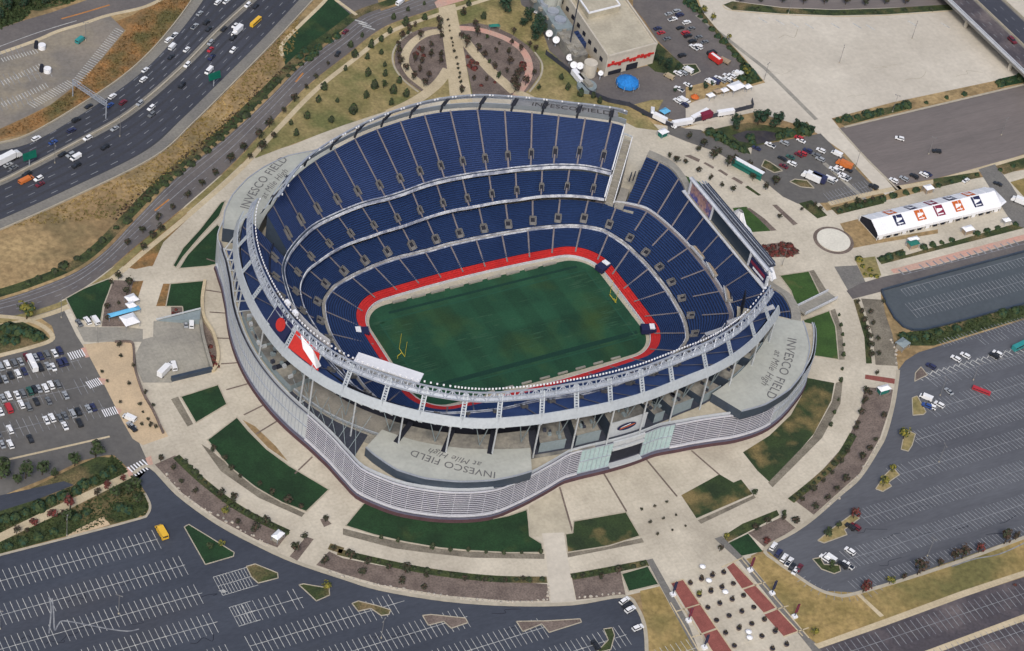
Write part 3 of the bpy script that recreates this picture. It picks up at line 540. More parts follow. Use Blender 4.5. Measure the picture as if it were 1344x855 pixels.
S_('verge', '02', [(258, 402), (300, 375), (405, 323), (432, 355), (275, 402)], 'crushed_gravel', 3, 'bare beige patch by the lamp post', 'bare patch')
strip('path', T('02', [(-20, 112), (200, 62), (430, 10)]), 1.0, 'cream_path', 3.2, 'thin cream kerb line below the busy car park', 'kerb')
strip('path', T('01', [(-20, 388), (90, 400), (170, 430), (205, 478), (120, 512), (-20, 548)]), 2.2, 'cream_path', 2.7, 'cream path round the green corner patch', 'path')
S_('road', '21', [(648, 290), (700, 262), (790, 235), (1000, 190), (1360, 88), (1360, 130), (1100, 205), (790, 292), (672, 322)], 'road_asphalt', 2.6, 'dark road running beside the rounded car park', 'road')
S_('path', '21', [(820, 207), (1360, 65), (1360, 85), (1000, 188), (835, 222)], 'pink_paving', 2.8, 'pink paved strip below the promenade', 'path')
S_('path', '22', [(520, 822), (800, 725), (1100, 612), (1360, 518), (1360, 552), (1100, 642), (800, 752), (540, 842)], 'cream_path', 2.6, 'cream path along the purple car park', 'path')
S_('path', '22', [(930, 860), (1200, 760), (1360, 700), (1360, 728), (1200, 785), (1000, 860)], 'cream_path', 2.6, 'cream path inside the purple car park', 'path')
S_('path', '22', [(680, 622), (692, 618), (795, 712), (780, 718)], 'cream_path', 2.9, 'short cream path crossing the dry grass', 'path')
S_('road', '20', [(1165, 665), (1230, 645), (1290, 720), (1360, 830), (1360, 900), (1300, 880), (1230, 770)], 'stripe_paving', 2.6, 'grey service road beside the far end of the marquee', 'road')
S_('terrace', '12', [(728, 285), (850, 210), (900, 385), (866, 388), (780, 390), (778, 402), (735, 402)], 'roof_beige', 2.6, 'beige terrace at the front entrance', 'terrace')
S_('path', '12', [(780, 390), (866, 386), (880, 480), (912, 655), (815, 662), (797, 480)], 'pale_concrete', 2.9, 'pale stairs path down to the bottom kerb', 'path')
S_('path', '12', [(1190, 494), (1214, 488), (1344, 720), (1400, 860), (1370, 870), (1300, 700)], 'stripe_paving', 2.5, 'grey paving strip along the left of the avenue', 'path')
S_('path', '22', [(130, 410), (160, 400), (250, 490), (480, 760), (560, 860), (530, 870), (230, 500)], 'stripe_paving', 2.5, 'grey paving strip along the right of the avenue', 'path')
S_('path', 'l', [(40, 190), (45, 130), (170, 95), (270, 50), (330, 40), (310, 150), (220, 175), (90, 230)], 'concrete', 2.4, 'concrete approach to the right footbridge', 'path')
kerbs = [('F', [(175, 622), (197, 613), (234, 650), (285, 687), (335, 714), (385, 737), (450, 759), (500, 774), (584, 788), (668, 794), (751, 793), (818, 783), (836, 798), (847, 828), (849, 880)], 'cream kerb along the lower left rim of the ring', 1.6),
         ('F', [(1179, 486), (1177, 503), (1172, 533), (1162, 570), (1152, 590), (1128, 627), (1102, 650), (1068, 680), (1041, 699), (1004, 721), (1020, 738), (1040, 752), (1070, 772), (1096, 781), (1125, 779), (1243, 743), (1360, 700)], 'cream kerb along the right rim of the ring', 1.6),
         ('F', [(-20, 736), (0, 729), (90, 706), (180, 682), (193, 676), (197, 664), (190, 648)], 'cream kerb of the lower left shrubbery', 1.0),
         ('20', [(618, 505), (725, 622), (850, 745)], 'pale kerb along the left edge of the mauve car park', 1.0),
         ('20', [(640, 500), (900, 438), (1360, 329)], 'pale kerb along the top of the mauve car park', 1.2)]
for t_, p_, l_, w_ in kerbs: strip('kerb', T(t_, p_), w_, 'kerb', 3, l_, 'kerb', h=.15, sm=4)
strip('kerb', T('20', [(835, 740), (1000, 712), (1240, 645), (1360, 612)]), 3, 'cream_path', 2.4, 'cream path under the mauve car park', 'path', sm=0)
strip('path', T('20', [(580, 800), (720, 765), (860, 735)]), 3, 'cream_path', 2.4, 'cream path under the small car park', 'path', sm=0)
# round pad
defmat('pad_white', (.62, .60, .52), (.54, .52, .45), s1=.1, fine=.1)
pc = T('21', [(597, 92)])[0]
def disk(r, n=48): return [(pc.x+r*cos(2*pi*i/n), pc.y+r*sin(2*pi*i/n)) for i in range(n)]
sheet('planting_bed', disk(10.2), 'mulch', 2.9, 'thin brown ring bed round the circular pad', 'planting bed')
mb = MB(); mb.prism(disk(8.4), GZ, GZ+.5); tag(mb.build('round_pad', 'pad_white'), 'round pale concrete pad near the marquee', 'pad', kind='structure')
# paving bands of the ring walk
mb = MB()
for (x0, y0, x1, y1) in [(271, 340, 290, 346), (270, 381, 302, 386), (275, 410, 305, 412), (282, 444, 312, 445), (290, 478, 320, 476), (297, 512, 340, 500), (320, 545, 350, 530), (336, 570, 372, 548), (387, 622, 410, 600)]:
    a, b_ = at(x0, y0), at(x1, y1); mb.beam((a.x, a.y, GZ+.09), (b_.x, b_.y, GZ+.09), .7, .04)
for tl, p, q in (('12', (850, 208), (902, 388)), ('12', (1020, 150), (1112, 304)), ('12', (1188, 98), (1310, 245)), ('22', (40, 65), (150, 160))):
    a, b_ = T(tl, [p, q]); mb.beam((a.x, a.y, GZ+.09), (b_.x, b_.y, GZ+.09), .8, .04)
tag(mb.build('paving_band', 'mulch'), 'thin dark paving bands crossing the plaza', 'paving band', kind='structure')
# brick strips on the avenue
for tl, seq, side in (('a', [[(468, 158), (522, 120), (692, 300), (595, 335)], [(605, 345), (705, 308), (872, 495), (775, 535)], [(780, 552), (892, 508), (1062, 692), (942, 732)]], 'right'),
                ('a', [[(5, 292), (100, 260), (242, 460), (125, 495)], [(138, 502), (250, 465), (377, 662), (260, 706)], [(275, 715), (387, 675), (512, 862), (350, 862)]], 'left')):
    for i_, p_ in enumerate(seq): S_('brick_strip', tl, p_, 'red_brick', 3, '%s red brick panel from the top on the %s of the avenue' % (ordw(i_+1), side), 'paving')
lines = MB()
for p, q in (((425, 158), (600, 78)), ((595, 338), (790, 282)), ((770, 540), (980, 478)), ((940, 735), (1150, 660)), ((0, 290), (105, 258)), ((50, 525), (250, 463)), ((180, 740), (382, 672)), ((590, 85), (1150, 745)), ((530, 118), (1100, 730)), ((105, 258), (520, 862)), ((40, 400), (350, 862)), ((0, 450), (240, 862))):
    a, b_ = T('a', [p, q]); lines.beam((a.x, a.y, GZ+.11), (b_.x, b_.y, GZ+.11), .55, .05)
tag(lines.build('paving_band', 'cream_path'), 'cream bands framing the brick panels of the avenue', 'paving band', kind='structure')

# ---------------------------------------------------------------- parking bays
def bays(spec, m, label, w=.22, pitch=2.75):
    mb = MB(); z = GZ+.085
    for s in spec:
        x0, x1, y, up, dn = s[:5]; sk = s[5] if len(s) > 5 else 0; L = s[6] if len(s) > 6 else 5.2
        sl = s[7] if len(s) > 7 else -.018
        Y = lambda x: y+sl*(x-x0)
        if up and dn or (len(s) > 8 and s[8]): mb.quad((x0, Y(x0)-.12, z), (x1, Y(x1)-.12, z), (x1, Y(x1)+.12, z), (x0, Y(x0)+.12, z))
        n = int((x1-x0)/pitch)
        for i in range(n+1):
            x = x0+i*pitch
            if random.random() < .015: continue
            if up: mb.quad((x-w/2, Y(x), z+.004), (x+w/2, Y(x), z+.004), (x+w/2-sk, Y(x)+L, z+.004), (x-w/2-sk, Y(x)+L, z+.004))
            if dn: mb.quad((x-w/2+sk, Y(x)-L, z+.004), (x+w/2+sk, Y(x)-L, z+.004), (x+w/2, Y(x), z+.004), (x-w/2, Y(x), z+.004))
    return tag(mb.build('parking_bay_lines', m), label, 'bay lines', kind='structure')
bays([(-300, -199, -68, 1, 1), (-300, -194, -84.3, 1, 1), (-300, -193, -100, 1, 1), (-300, -193, -115.5, 1, 1), (-300, -193, -132, 1, 1), (-186, -157, -117.5, 1, 1), (-186, -120, -133, 1, 1), (-182, -100, -149, 1, 1), (-160, -72, -165, 1, 1), (-150, -44, -180, 1, 1), (-140, -20, -196, 1, 1)],
     'white_line', 'white parking bay lines of the dark blue car park', pitch=2.45)
mb = MB(); z = GZ+.09
for (x0, x1, y0, y1) in ((-186, -171, -106, -96), (-186, -177, -122.5, -112.5)):
    for i in range(int((x1-x0)/1.3)): x = x0+i*1.3; mb.box((x, (y0+y1)/2, z), (.2, y1-y0, .01))
    for y in (y0, (y0+y1)/2, y1): mb.box(((x0+x1)/2, y, z), (x1-x0, .25, .01))
for i in range(8): mb.box((-186+i*.25, -104+i*.0, z+.01), (.15, 2, .01), .6)
tag(mb.build('hatched_bays', 'white_line'), 'white hatched bays near the triangular islands', 'bay lines', kind='structure')
bays([(206, 290, -87.5, 0, 1, 1.0), (187, 250, -87, 1, 0, 1.0), (166, 250, -103, 1, 1, 1.0), (154, 250, -119.3, 1, 1, 1.0), (136, 240, -133, 1, 1, 1.0), (114, 230, -148, 1, 1, 1.0), (86, 220, -164, 1, 1, 1.0), (66, 210, -181.3, 1, 1, 1.0), (60, 200, -196.5, 1, 0, 1.0)],
     'worn_line', 'slanted white bay lines of the slate grey car park', pitch=2.0, w=.32)
bays([(190, 300, -46, 0, 1, 0, 5.2, -.012, 1), (186, 300, -60.5, 1, 1, 0, 5.2, -.012)], 'worn_line', 'white bay lines of the rounded car park', w=.3, pitch=2.1)
bays([(-260, -193, 38, 1, 1, 0, 5, -.02), (-260, -193, 22.5, 1, 1, 0, 5, -.02), (-260, -193, 7.5, 1, 1, 0, 5, -.02)], 'worn_line', 'pale bay lines between the rows of parked cars', w=.22)
bays([(198, 300, -37.5, 1, 0, .6, 4, -.012, 1)], 'worn_line', 'grey bay marks along the pink strip', w=.9, pitch=4.2)
bays([(30, 150, -223, 1, 1, 0, 5), (60, 150, -240, 1, 1, 0, 5)], 'worn_line', 'scratchy bay marks in the purple car park', w=.3, pitch=3)
bays([(194, 222, 23.5, 1, 1, 0, 4.5, .08)], 'worn_line', 'hatched bays at the foot of the small car park', w=.3, pitch=1.9)
mb = MB()
for k_ in range(13):
    a_ = -2.9+k_*.14; p = Vector((62, -178))+Vector((cos(a_), sin(a_)))*22; mb.box((p.x, p.y, GZ+.085), (5, .25, .01), a_)
tag(mb.build('parking_bay_lines', 'worn_line'), 'fan of bay lines at the rounded car park corner', 'bay lines', kind='structure')
mb = MB()          # herringbone strip of the upper bus lane
for i in range(26):
    x = 162+i*3.3; y = -102.6-.018*(x-162)
    mb.box((x, y+2.4, z), (4.6, .42, .01), -1.15); mb.box((x+1.2, y+3.4, z), (2.2, .35, .01), .5)
tag(mb.build('hatched_bays', 'white_line'), 'white herringbone marking strip in the slate car park', 'bay lines', kind='structure')
mb = MB()
for i in range(22): p = T('20', [(320+i*5, 80)])[0]
for x, y in ((320, 80), (388, 88), (445, 98), (503, 103), (605, 102), (690, 102), (742, 108), (905, 92), (1035, 100)):
    p = T('20', [(x, y)])[0]; mb.box((p.x, p.y, GZ+.06), (.9, 6, .01), .35)
tag(mb.build('parking_bay_lines', 'white_line'), 'short white dashes on the pale concrete car park', 'bay lines', kind='structure')
bays([(-205, -152, 213, 1, 1, 0, 5, .05), (-190, -137, 231, 1, 1, 0, 5, .05), (-180, -142, 250, 1, 0, 0, 5, .05)], 'worn_line', 'faded bay lines of the old brown car park', w=.3)
def ticks(tile, p, q, tx, ty, n, label, m='white_line', w=.42):
    a, b_ = [Vector(v[:2]) for v in T(tile, [p, q])]; e = Vector(T(tile, [(p[0]+tx, p[1]+ty)])[0][:2])-a; mb = MB(); nrm = Vector((-e.y, e.x)).normalized()*w/2
    for i in range(n): c = a.lerp(b_, i/(n-1)); mb.quad(V3_(c-nrm), V3_(c+nrm), V3_(c+nrm+e), V3_(c-nrm+e))
    return tag(mb.build('parking_bay_lines', m), label, 'bay lines', kind='structure')
V3_ = lambda v: (v.x, v.y, GZ+.088)
ticks('n', (1150, 300), (760, 780), -75, -35, 27, 'slanted bay lines along the scrub edge of the old car park')
ticks('n', (700, 800), (330, 1010), -75, -45, 18, 'lower slanted bay lines of the old car park edge')
ticks('n', (10, 545), (330, 465), 25, 35, 13, 'top row of bay lines in the old car park')
ticks('n', (10, 760), (360, 600), 30, 40, 14, 'middle row of bay lines in the old car park')
ticks('n', (10, 960), (420, 780), 30, 42, 16, 'bottom row of bay lines in the old car park')
for n_t, (tl, pts) in enumerate((('02', [(192, 640), (200, 690), (192, 782)]), ('02', [(204, 645), (210, 700), (214, 768), (228, 748), (245, 733), (300, 740), (360, 752), (430, 765), (500, 773), (545, 765)]), ('22', [(1060, 520), (1150, 490), (1250, 470), (1360, 420)]))):
    strip('tyre_mark', T(tl, pts), .55, 'worn_line', 3.2, ['short pale tyre mark across the bottom left bays', 'long looping pale tyre mark across the bottom left bays', 'pale scrape along the lower slate bays'][n_t], 'tyre mark')
rs = random.Random(5)
for n_t, (tl, x0, x1, y0, y1, k_) in enumerate((('02', 20, 800, 480, 840, 9), ('22', 600, 1330, 100, 560, 9), ('12', 60, 900, 700, 850, 4), ('20', 250, 1100, 100, 400, 6))):
    mb = MB()
    for _ in range(k_):
        x, y = rs.uniform(x0, x1), rs.uniform(y0, y1); P_ = [Vector(q[:2]) for q in T(tl, [(x+j*rs.uniform(12, 30), y-j*rs.uniform(1, 9)+rs.uniform(-5, 5)) for j in range(5)])]
        strip_mb(mb, smooth_line(P_, 4), rs.uniform(.12, .3)*(1.5 if tl == '20' else 1), GZ+.078)
    tag(mb.build('sealed_crack', 'void' if tl != '20' else 'kerb'), ['dark sealed cracks in the dark blue car park', 'dark sealed cracks in the slate grey car park', 'dark sealed cracks at the bottom of the dark blue car park', 'faint grey cracks in the pale concrete car park', 'faint pale repairs in the mauve car park'][n_t], 'crack', kind='structure')
S_('road', '20', [(200, -20), (1040, -20), (1060, 18), (900, 28), (800, 32), (600, 38), (400, 30), (215, 6)], 'mauve_asphalt', 2.2, 'mauve road running above the pale car park', 'road')
S_('planting_bed', '20', [(165, 20), (200, 6), (400, 32), (600, 40), (800, 34), (1060, 18), (1064, 40), (800, 58), (600, 62), (400, 55), (200, 40)], 'shrub_ground', 2.9, 'long green brown median above the pale car park', 'planting bed')
strip('kerb', T('20', [(162, 20), (200, 42), (400, 58), (600, 65), (800, 61), (1064, 43)]), .8, 'cream_path', 3.1, 'pale kerb under the long median', 'kerb')
# drive seam lines
for n_s, (p, q, l_) in enumerate((((160, 150), (560, 640), 'dark seam down the pale car park edge'), ((560, 640), (740, 800), 'dark seam along the pale drive'))):
    strip('stain', T('20', [p, q] if n_s else [(60, 60), (330, 270), (530, 470)]), 2.5, 'grey_concrete', 2, l_, 'stain', sm=0)
# crosswalks
def crossing(a, b, w, n, label, cat='crossing'):
    a, b = Vector(a[:2]), Vector(b[:2]); d = b-a; rz = atan2(d.y, d.x); mb = MB()
    for i in range(n): c = a.lerp(b, (i+.5)/n); mb.box((c.x, c.y, GZ+.10), (d.length/n*.42, w, .01), rz)
    tag(mb.build('crosswalk', 'white'), label, cat, kind='structure')
for pts, l_ in (([(480, 152), (592, 122)], 'zebra crossing nearest the avenue'), ([(612, 355), (706, 322)], 'middle zebra crossing to the beige plaza'), ([(720, 552), (822, 525)], 'zebra crossing nearest the white van')):
    a, b_ = T('d', pts); crossing(a, b_, 4.5, 7, l_)
a, b_ = T('02', [(512, 150), (580, 115)]); crossing(a, b_, 6, 6, 'lower left zebra crossing between shrubbery and ring')
for tl, p, l_ in (('d', [(565, 95), (600, 85), (625, 155), (600, 160)], 'red kerb pad at the zebra crossing nearest the avenue'), ('d', [(690, 300), (745, 310), (730, 350), (705, 345)], 'red kerb pad at the middle zebra crossing'), ('d', [(805, 505), (855, 525), (840, 560), (822, 550)], 'red kerb pad at the zebra crossing nearest the white van'),
                   ('02', [(570, 95), (592, 85), (600, 118), (582, 125)], 'red kerb pad on the ring side of the lower left crossing'), ('02', [(492, 130), (508, 128), (522, 160), (505, 168)], 'red kerb pad on the shrubbery side of the lower left crossing')):
    S_('kerb', tl, p, 'pink_paving', 3.3, l_, 'kerb')
# ================================================================ STADIUM
ST = empty('stadium', (0, 0, 0)); tag(ST, 'huge horseshoe football stadium with blue seats and silver curved facade', 'stadium')
def V3(p, z): return (p[0], p[1], z)
def lp(a, b, t): return (a[0]+(b[0]-a[0])*t, a[1]+(b[1]-a[1])*t)
def idx_range(rg, a0, a1):      # indices of fan rays whose point on the ring lies between the polar angles a0..a1 (going up)
    if a1-a0 >= 360: return list(range(NP))+[0]
    ids = [i for i in range(NP) if (pol(rg[i])-a0) % 360 <= (a1-a0)]
    ids.sort(key=lambda i: (pol(rg[i])-a0) % 360); return ids
def tier(name, ra, za, rb, zb, rows, ids, m, parent=ST, label=None, end_z=None):
    mb = MB(); mats = [m, 'fascia_blue' if m == 'seat_upper' else 'stand_concrete', 'tread_shade' if m != 'seat_red' else 'seat_red']
    for r in range(rows):
        t0, t1 = r/rows, (r+1)/rows; z0 = za+(zb-za)*t0; dz = (zb-za)/rows; tm = t0+.42/rows
        prof = ((t0, z0), (tm, z0), (tm, z0+.42), (t1, z0+min(.5, dz+.1)), (t1, z0+dz))
        for a, b_ in zip(ids, ids[1:]):
            for s_i, ((ta, zA), (tb, zB)) in enumerate(zip(prof, prof[1:])):
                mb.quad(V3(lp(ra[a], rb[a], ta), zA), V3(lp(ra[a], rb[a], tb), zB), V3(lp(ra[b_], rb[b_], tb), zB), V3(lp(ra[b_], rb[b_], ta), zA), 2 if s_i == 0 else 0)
    if end_z is not None:
        for e in (ids[0], ids[-1]):
            for r in range(rows):
                t0, t1 = r/rows, (r+1)/rows; z1 = za+(zb-za)*(r+1)/rows
                p, q_ = lp(ra[e], rb[e], t0), lp(ra[e], rb[e], t1); mb.quad(V3(p, end_z), V3(q_, end_z), V3(q_, z1), V3(p, z1-(zb-za)/rows), 1)
    o = mb.build(name, mats, parent)
    if label: o['label'] = label
    return o
def band(rg, ids, off0, off1, z0, z1, m, name, parent, thick=.25, rib=0):   # wall ribbon round a ring
    mb = MB()
    def P(i, off):
        p = Vector(rg[i]); d = Vector((cos(PH[i]), sin(PH[i]))); return p+d*off
    for a, b_ in zip(ids, ids[1:]):
        A, B = P(a, off0), P(b_, off0); C, D = P(a, off1), P(b_, off1); t = thick
        A2, B2, C2, D2 = P(a, off0+t), P(b_, off0+t), P(a, off1+t), P(b_, off1+t)
        mb.quad(V3(A, z0), V3(B, z0), V3(D, z1), V3(C, z1)); mb.quad(V3(B2, z0), V3(A2, z0), V3(C2, z1), V3(D2, z1)); mb.quad(V3(C, z1), V3(D, z1), V3(D2, z1), V3(C2, z1)); mb.quad(V3(A2, z0), V3(B2, z0), V3(B, z0), V3(A, z0))
    if rib:
        for i in ids: mb.beam(V3(P(i, off0+thick+.02), z0), V3(P(i, off1+thick+.02), z1+.05), rib, .12)
    return mb.build(name, m, parent)
def flat(ra, rb, ids, z0, z1, m, name, parent, oa=0, ob=0):
    mb = MB()
    P = lambda rg, i, o: (rg[i][0]+cos(PH[i])*o, rg[i][1]+sin(PH[i])*o)
    for a, b_ in zip(ids, ids[1:]): mb.quad(V3(P(ra, a, oa), z0), V3(P(rb, a, ob), z1), V3(P(rb, b_, ob), z1), V3(P(ra, b_, oa), z0))
    return mb.build(name, m, parent)
ALL = list(range(NP))+[0]
defmat('vom_concrete', (.17, .165, .16), (.13, .13, .13), s1=.3, s2=1.2, fine=.2)
# pitch ------------------------------------------------------------
def poly_at(pts, z, m, name, label, cat):
    bm = fill([tuple(p) for p in pts], z); me = bpy.data.meshes.new(name); bm.to_mesh(me); bm.free(); me.materials.append(M[m]); o = bpy.data.objects.new(name, me); COL.objects.link(o); return tag(o, label, cat, kind='structure')
poly_at(RG['wall'], -.03, 'pitch_border', 'pitch_border', 'beige track surrounding the green pitch', 'track')
poly_at(RG['grass'], 0.0, 'pitch', 'pitch', 'dark green striped football pitch with worn patches', 'pitch')
mb = MB()
for x0, x1, y0, y1 in ((-54.9, 54.9, 24.3, 24.9), (-54.9, 54.9, -24.9, -24.3), (-55.2, -54.6, -24.9, 24.9), (54.6, 55.2, -24.9, 24.9)): mb.box(((x0+x1)/2, (y0+y1)/2, .03), (x1-x0, y1-y0, .01))
tag(mb.build('pitch_marking', 'pitch_faint'), 'faint sidelines of the pitch', 'pitch line', kind='structure')
mb = MB()
mb.box((2, -21.5, .02), (110, 2.6, .01)); mb.box((2, 28.4, .02), (100, 1.5, .01))
tag(mb.build('pitch_marking', 'pitch_dark'), 'darker grass bands outside the sidelines', 'pitch line', kind='structure')
mb = MB()
for i in range(9): mb.box((-40+i*10, 34.2-abs(i-4)*.1, .35), (7, 1.1, .9)); mb.box((-40+i*9.4+3, -33.9+abs(i-4)*.1, .35), (5, .9, .7))
tag(mb.build('team_bench', 'grey_concrete'), 'row of covered benches along both sides of the pitch', 'bench', kind='structure')
for sx in (-1, 1):
    g_ = empty('goal_post', (sx*57.2, 0, 0)); tag(g_, 'yellow goal post at the %s end of the pitch' % ('scoreboard' if sx > 0 else 'far left'), 'goal post')
    mb = MB(); mb.tube((sx*57.2, 0, 0), (sx*57.2, 0, 1.6), .14); mb.tube((sx*57.2, 0, 1.6), (sx*55.4, 0, 3.05), .14); mb.build('gooseneck', 'yellow', g_)
    mb = MB(); mb.tube((sx*55.3, -2.9, 3.05), (sx*55.3, 2.9, 3.05), .12); mb.build('crossbar', 'yellow', g_)
    for sy in (-1, 1): mb = MB(); mb.tube((sx*55.3, sy*2.85, 3.0), (sx*55.3, sy*2.85, 12.2), .09); mb.build('upright', 'yellow', g_)
wr = random.Random(3)
for sx, l_ in ((-1, 'pale worn streaks at the far left end of the pitch'), (1, 'pale worn streaks at the scoreboard end of the pitch'), (0, 'pale worn streaks in the middle of the pitch')):
    mb = MB()
    for _ in range(46 if sx else 30):
        x, y = (sx*wr.uniform(43, 58), wr.uniform(-23, 25)) if sx else (wr.gauss(0, 18), wr.gauss(0, 8)); L_ = wr.uniform(1.5, 6); h_ = wr.uniform(.12, .4); y0_ = y; mb.quad((x-L_, y0_, .04), (x+L_*.2, y0_-h_, .04), (x+L_, y0_+.1, .04), (x-L_*.1, y0_+h_, .04))
    tag(mb.build('worn_turf', 'pitch_wear'), l_, 'worn turf', kind='structure')
for i_, (px, py, l_) in enumerate(((792, 350, 'dark tunnel mouth at the upper right corner of the pitch'), (851, 432, 'dark tunnel mouth at the lower right corner of the pitch'), (474, 436, 'dark tunnel mouth at the left end of the pitch'))):
    c = at(px, py, 2.5); a_ = atan2(c.y, c.x); mb = MB(); mb.box((c.x, c.y, 2.4), (7, 4.6, 2.6), a_, 0); mb.box((c.x+cos(a_)*1.5, c.y+sin(a_)*1.5, 4.2), (2.4, 3.4, .5), a_, 1); mb.build('tunnel_mouth', ['navy', 'white'], ST)
# bowl -------------------------------------------------------------
band(RG['wall'], ALL, 0, 0, -.05, 1.5, 'white_rail', 'field_wall', ST)
REDI = ALL
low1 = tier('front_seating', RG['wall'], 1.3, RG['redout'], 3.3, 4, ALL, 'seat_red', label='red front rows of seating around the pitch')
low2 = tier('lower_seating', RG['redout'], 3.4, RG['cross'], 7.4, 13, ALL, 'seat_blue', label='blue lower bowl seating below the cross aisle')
cr2 = ring('cross', 1.7)
flat(RG['cross'], cr2, ALL, 7.45, 7.5, 'stand_concrete', 'cross_aisle', ST)
band(RG['cross'], ALL, -.15, -.15, 7.4, 8.2, 'fascia_rail', 'rail', ST, .3)
band(cr2, ALL, 0, 0, 7.5, 8.5, 'fascia_rail', 'rail', ST, .3)
clubin = ring('club', 3.0)
SEAT_U_E = idx_range(RG['rim'], 34.5, 150.4); SEAT_U_W = idx_range(RG['rim'], 151.2, 322); N_ids = list(range(SEAT_U_E[0], SEAT_U_W[-1]+1))
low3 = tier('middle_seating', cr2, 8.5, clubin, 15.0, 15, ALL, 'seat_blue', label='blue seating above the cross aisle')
def club_z(i): return 17
band(RG['club'], N_ids, 0, .1, 18.8, 20.1, 'fascia_rail', 'club_fascia', ST, .5)
mbl = MB()
club_back = ring('upf', 1.5)
club = tier('club_seating', ring('club', .8), 19.6, club_back, 27.6, 12, N_ids, 'seat_blue', label='blue club level seating', end_z=12)
pass
UF_ids = N_ids
band(RG['upf'], UF_ids, 0, .2, 29.8, 31.2, 'fascia_rail', 'upper_fascia', ST, .35)
band(RG['upf'], UF_ids, 1.5, 1.5, 31.0, 31.6, 'fascia_rail', 'rail', ST, .25)
flat(RG['upf'], RG['upf'], UF_ids, 30.8, 30.8, 'fascia_blue', 'front_walk', ST, .35, 1.6)
upin = ring('upf', 1.8)
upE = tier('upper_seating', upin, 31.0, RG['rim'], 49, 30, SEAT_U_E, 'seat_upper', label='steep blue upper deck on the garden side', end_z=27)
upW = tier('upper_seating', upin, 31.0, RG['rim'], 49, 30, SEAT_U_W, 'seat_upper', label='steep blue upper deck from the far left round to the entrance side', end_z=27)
# south stand
SB = [(0, 109.5), (10, 111.2), (16, 114.5), (20, 119.5), (26, 124), (34, 123), (326, 125), (333, 126.5), (338, 124.5), (342, 117.5), (345, 113.5), (352, 110.5)]
sback = ring(SB)
S2 = idx_range(sback, 329, 391)
flat(clubin, clubin, idx_range(clubin, 325, 396), 15.0, 15.1, 'aisle', 'cross_aisle', ST, 0, 1.8)
band(clubin, idx_range(clubin, 325, 396), 1.8, 1.8, 15.0, 16.2, 'white_rail', 'rail', ST, .25)
sth = tier('end_seating', ring('club', 4.9), 15.6, sback, 27.0, 19, S2, 'seat_blue', label='blue end stand below the scoreboard', end_z=9)
band(sback, S2, .1, .1, 9, 28.2, 'stand_concrete', 'back_wall', ST, .5)
flat(sback, sback, S2, 28.2, 28.2, 'grey_concrete', 'back_walk', ST, .6, 4.5)
# aisles and vomitories ------------------------------------------------
def arc_phis(ra, rb, ids, spacing):
    mid = [Vector(lp(ra[i], rb[i], .5)) for i in ids]; L = [0]
    for a, b_ in zip(mid, mid[1:]): L.append(L[-1]+(b_-a).length)
    n = max(1, round(L[-1]/spacing)); out = []
    for k_ in range(n):
        s = (k_+.5)*L[-1]/n; j = max(i for i in range(len(L)) if L[i] <= s)
        out.append((j, (s-L[j])/max(L[j+1]-L[j], 1e-6)))
    return out
def aisles(parent, ra, rb, ids, za, zb, spacing, w=1.25, t0=0.0, t1=1.0, vom=None, every=1, vsize=(3.2, .16), cap=100, lift=.62):
    n = 0
    for k_, (j, f) in enumerate(arc_phis(ra, rb, ids, spacing)):
        a, b_ = ids[j], ids[(j+1)]
        A = Vector(lp(ra[a], ra[b_], f)); B = Vector(lp(rb[a], rb[b_], f)); d = (B-A).normalized(); nr = Vector((-d.y, d.x)); L = (B-A).length; slope = (zb-za)
        Z = lambda t: za+slope*t
        mb = MB(); p, q_ = A.lerp(B, t0), A.lerp(B, t1)
        steps = 8
        for s in range(steps):
            u0, u1 = t0+(t1-t0)*s/steps, t0+(t1-t0)*(s+1)/steps; P0, P1 = A.lerp(B, u0), A.lerp(B, u1)
            mb.quad(V3(P0-nr*w/2, Z(u0)+lift), V3(P0+nr*w/2, Z(u0)+lift), V3(P1+nr*w/2, Z(u1)+lift), V3(P1-nr*w/2, Z(u1)+lift))
        if n < cap: mb.build('aisle', 'aisle', parent)
        n += 1
        if vom is not None and k_ % every == 0:
            vt, vl, vw = vom; P0, P1 = A.lerp(B, vt), A.lerp(B, vt+vl/L); z0, z1 = Z(vt), Z(vt+vl/L)
            mb = MB(); th = .26
            for s in (-1, 1):
                c0, c1 = P0+nr*s*vw/2, P1+nr*s*vw/2
                mb.beam(V3(c0, z0+.9), V3(c1, z1+1.0), th, 1.5)
            mb.beam(V3(P1-nr*vw/2, z1+1.0), V3(P1+nr*vw/2, z1+1.0), th, 1.6)
            if vw > 3: mb.quad(V3(P0-nr*vw/2, z0+.66), V3(P0+nr*vw/2, z0+.66), V3(P1+nr*vw/2, z1+.66), V3(P1-nr*vw/2, z1+.66))
            c = P0.lerp(P1, .68); s_ = vw*.34
            hv = [c-nr*s_-d*vl*.28, c+nr*s_-d*vl*.28, c+nr*s_+d*vl*.27, c-nr*s_+d*vl*.27]
            zz = lambda v: Z((v-A).dot(d)/L)+.74
            mb.add([V3(v, zz(v)) for v in hv], [(0, 1, 2, 3)], 1)
            mb.build('vomitory', ['vom_concrete', 'void'], parent)
aisles(low2, RG['wall'], RG['cross'], ALL, 1.3, 7.4, 12.6, .75, .12, 1)
aisles(low3, cr2, clubin, ALL, 8.5, 15, 13.2, .8, .38, 1, vom=(.03, 3.3, 3.1), every=1)
aisles(club, RG['club'], club_back, N_ids, 19.6, 27.6, 13.0, .75, .05, 1, vom=(.16, 2.7, 2.0), every=1)
aisles(upE, upin, RG['rim'], SEAT_U_E, 31, 49, 12.4, .8, 0, 1, vom=(.11, 3.1, 2.2), every=1)
aisles(upW, upin, RG['rim'], SEAT_U_W, 31, 49, 13.6, .8, 0, 1, vom=(.11, 3.1, 2.2), every=1)
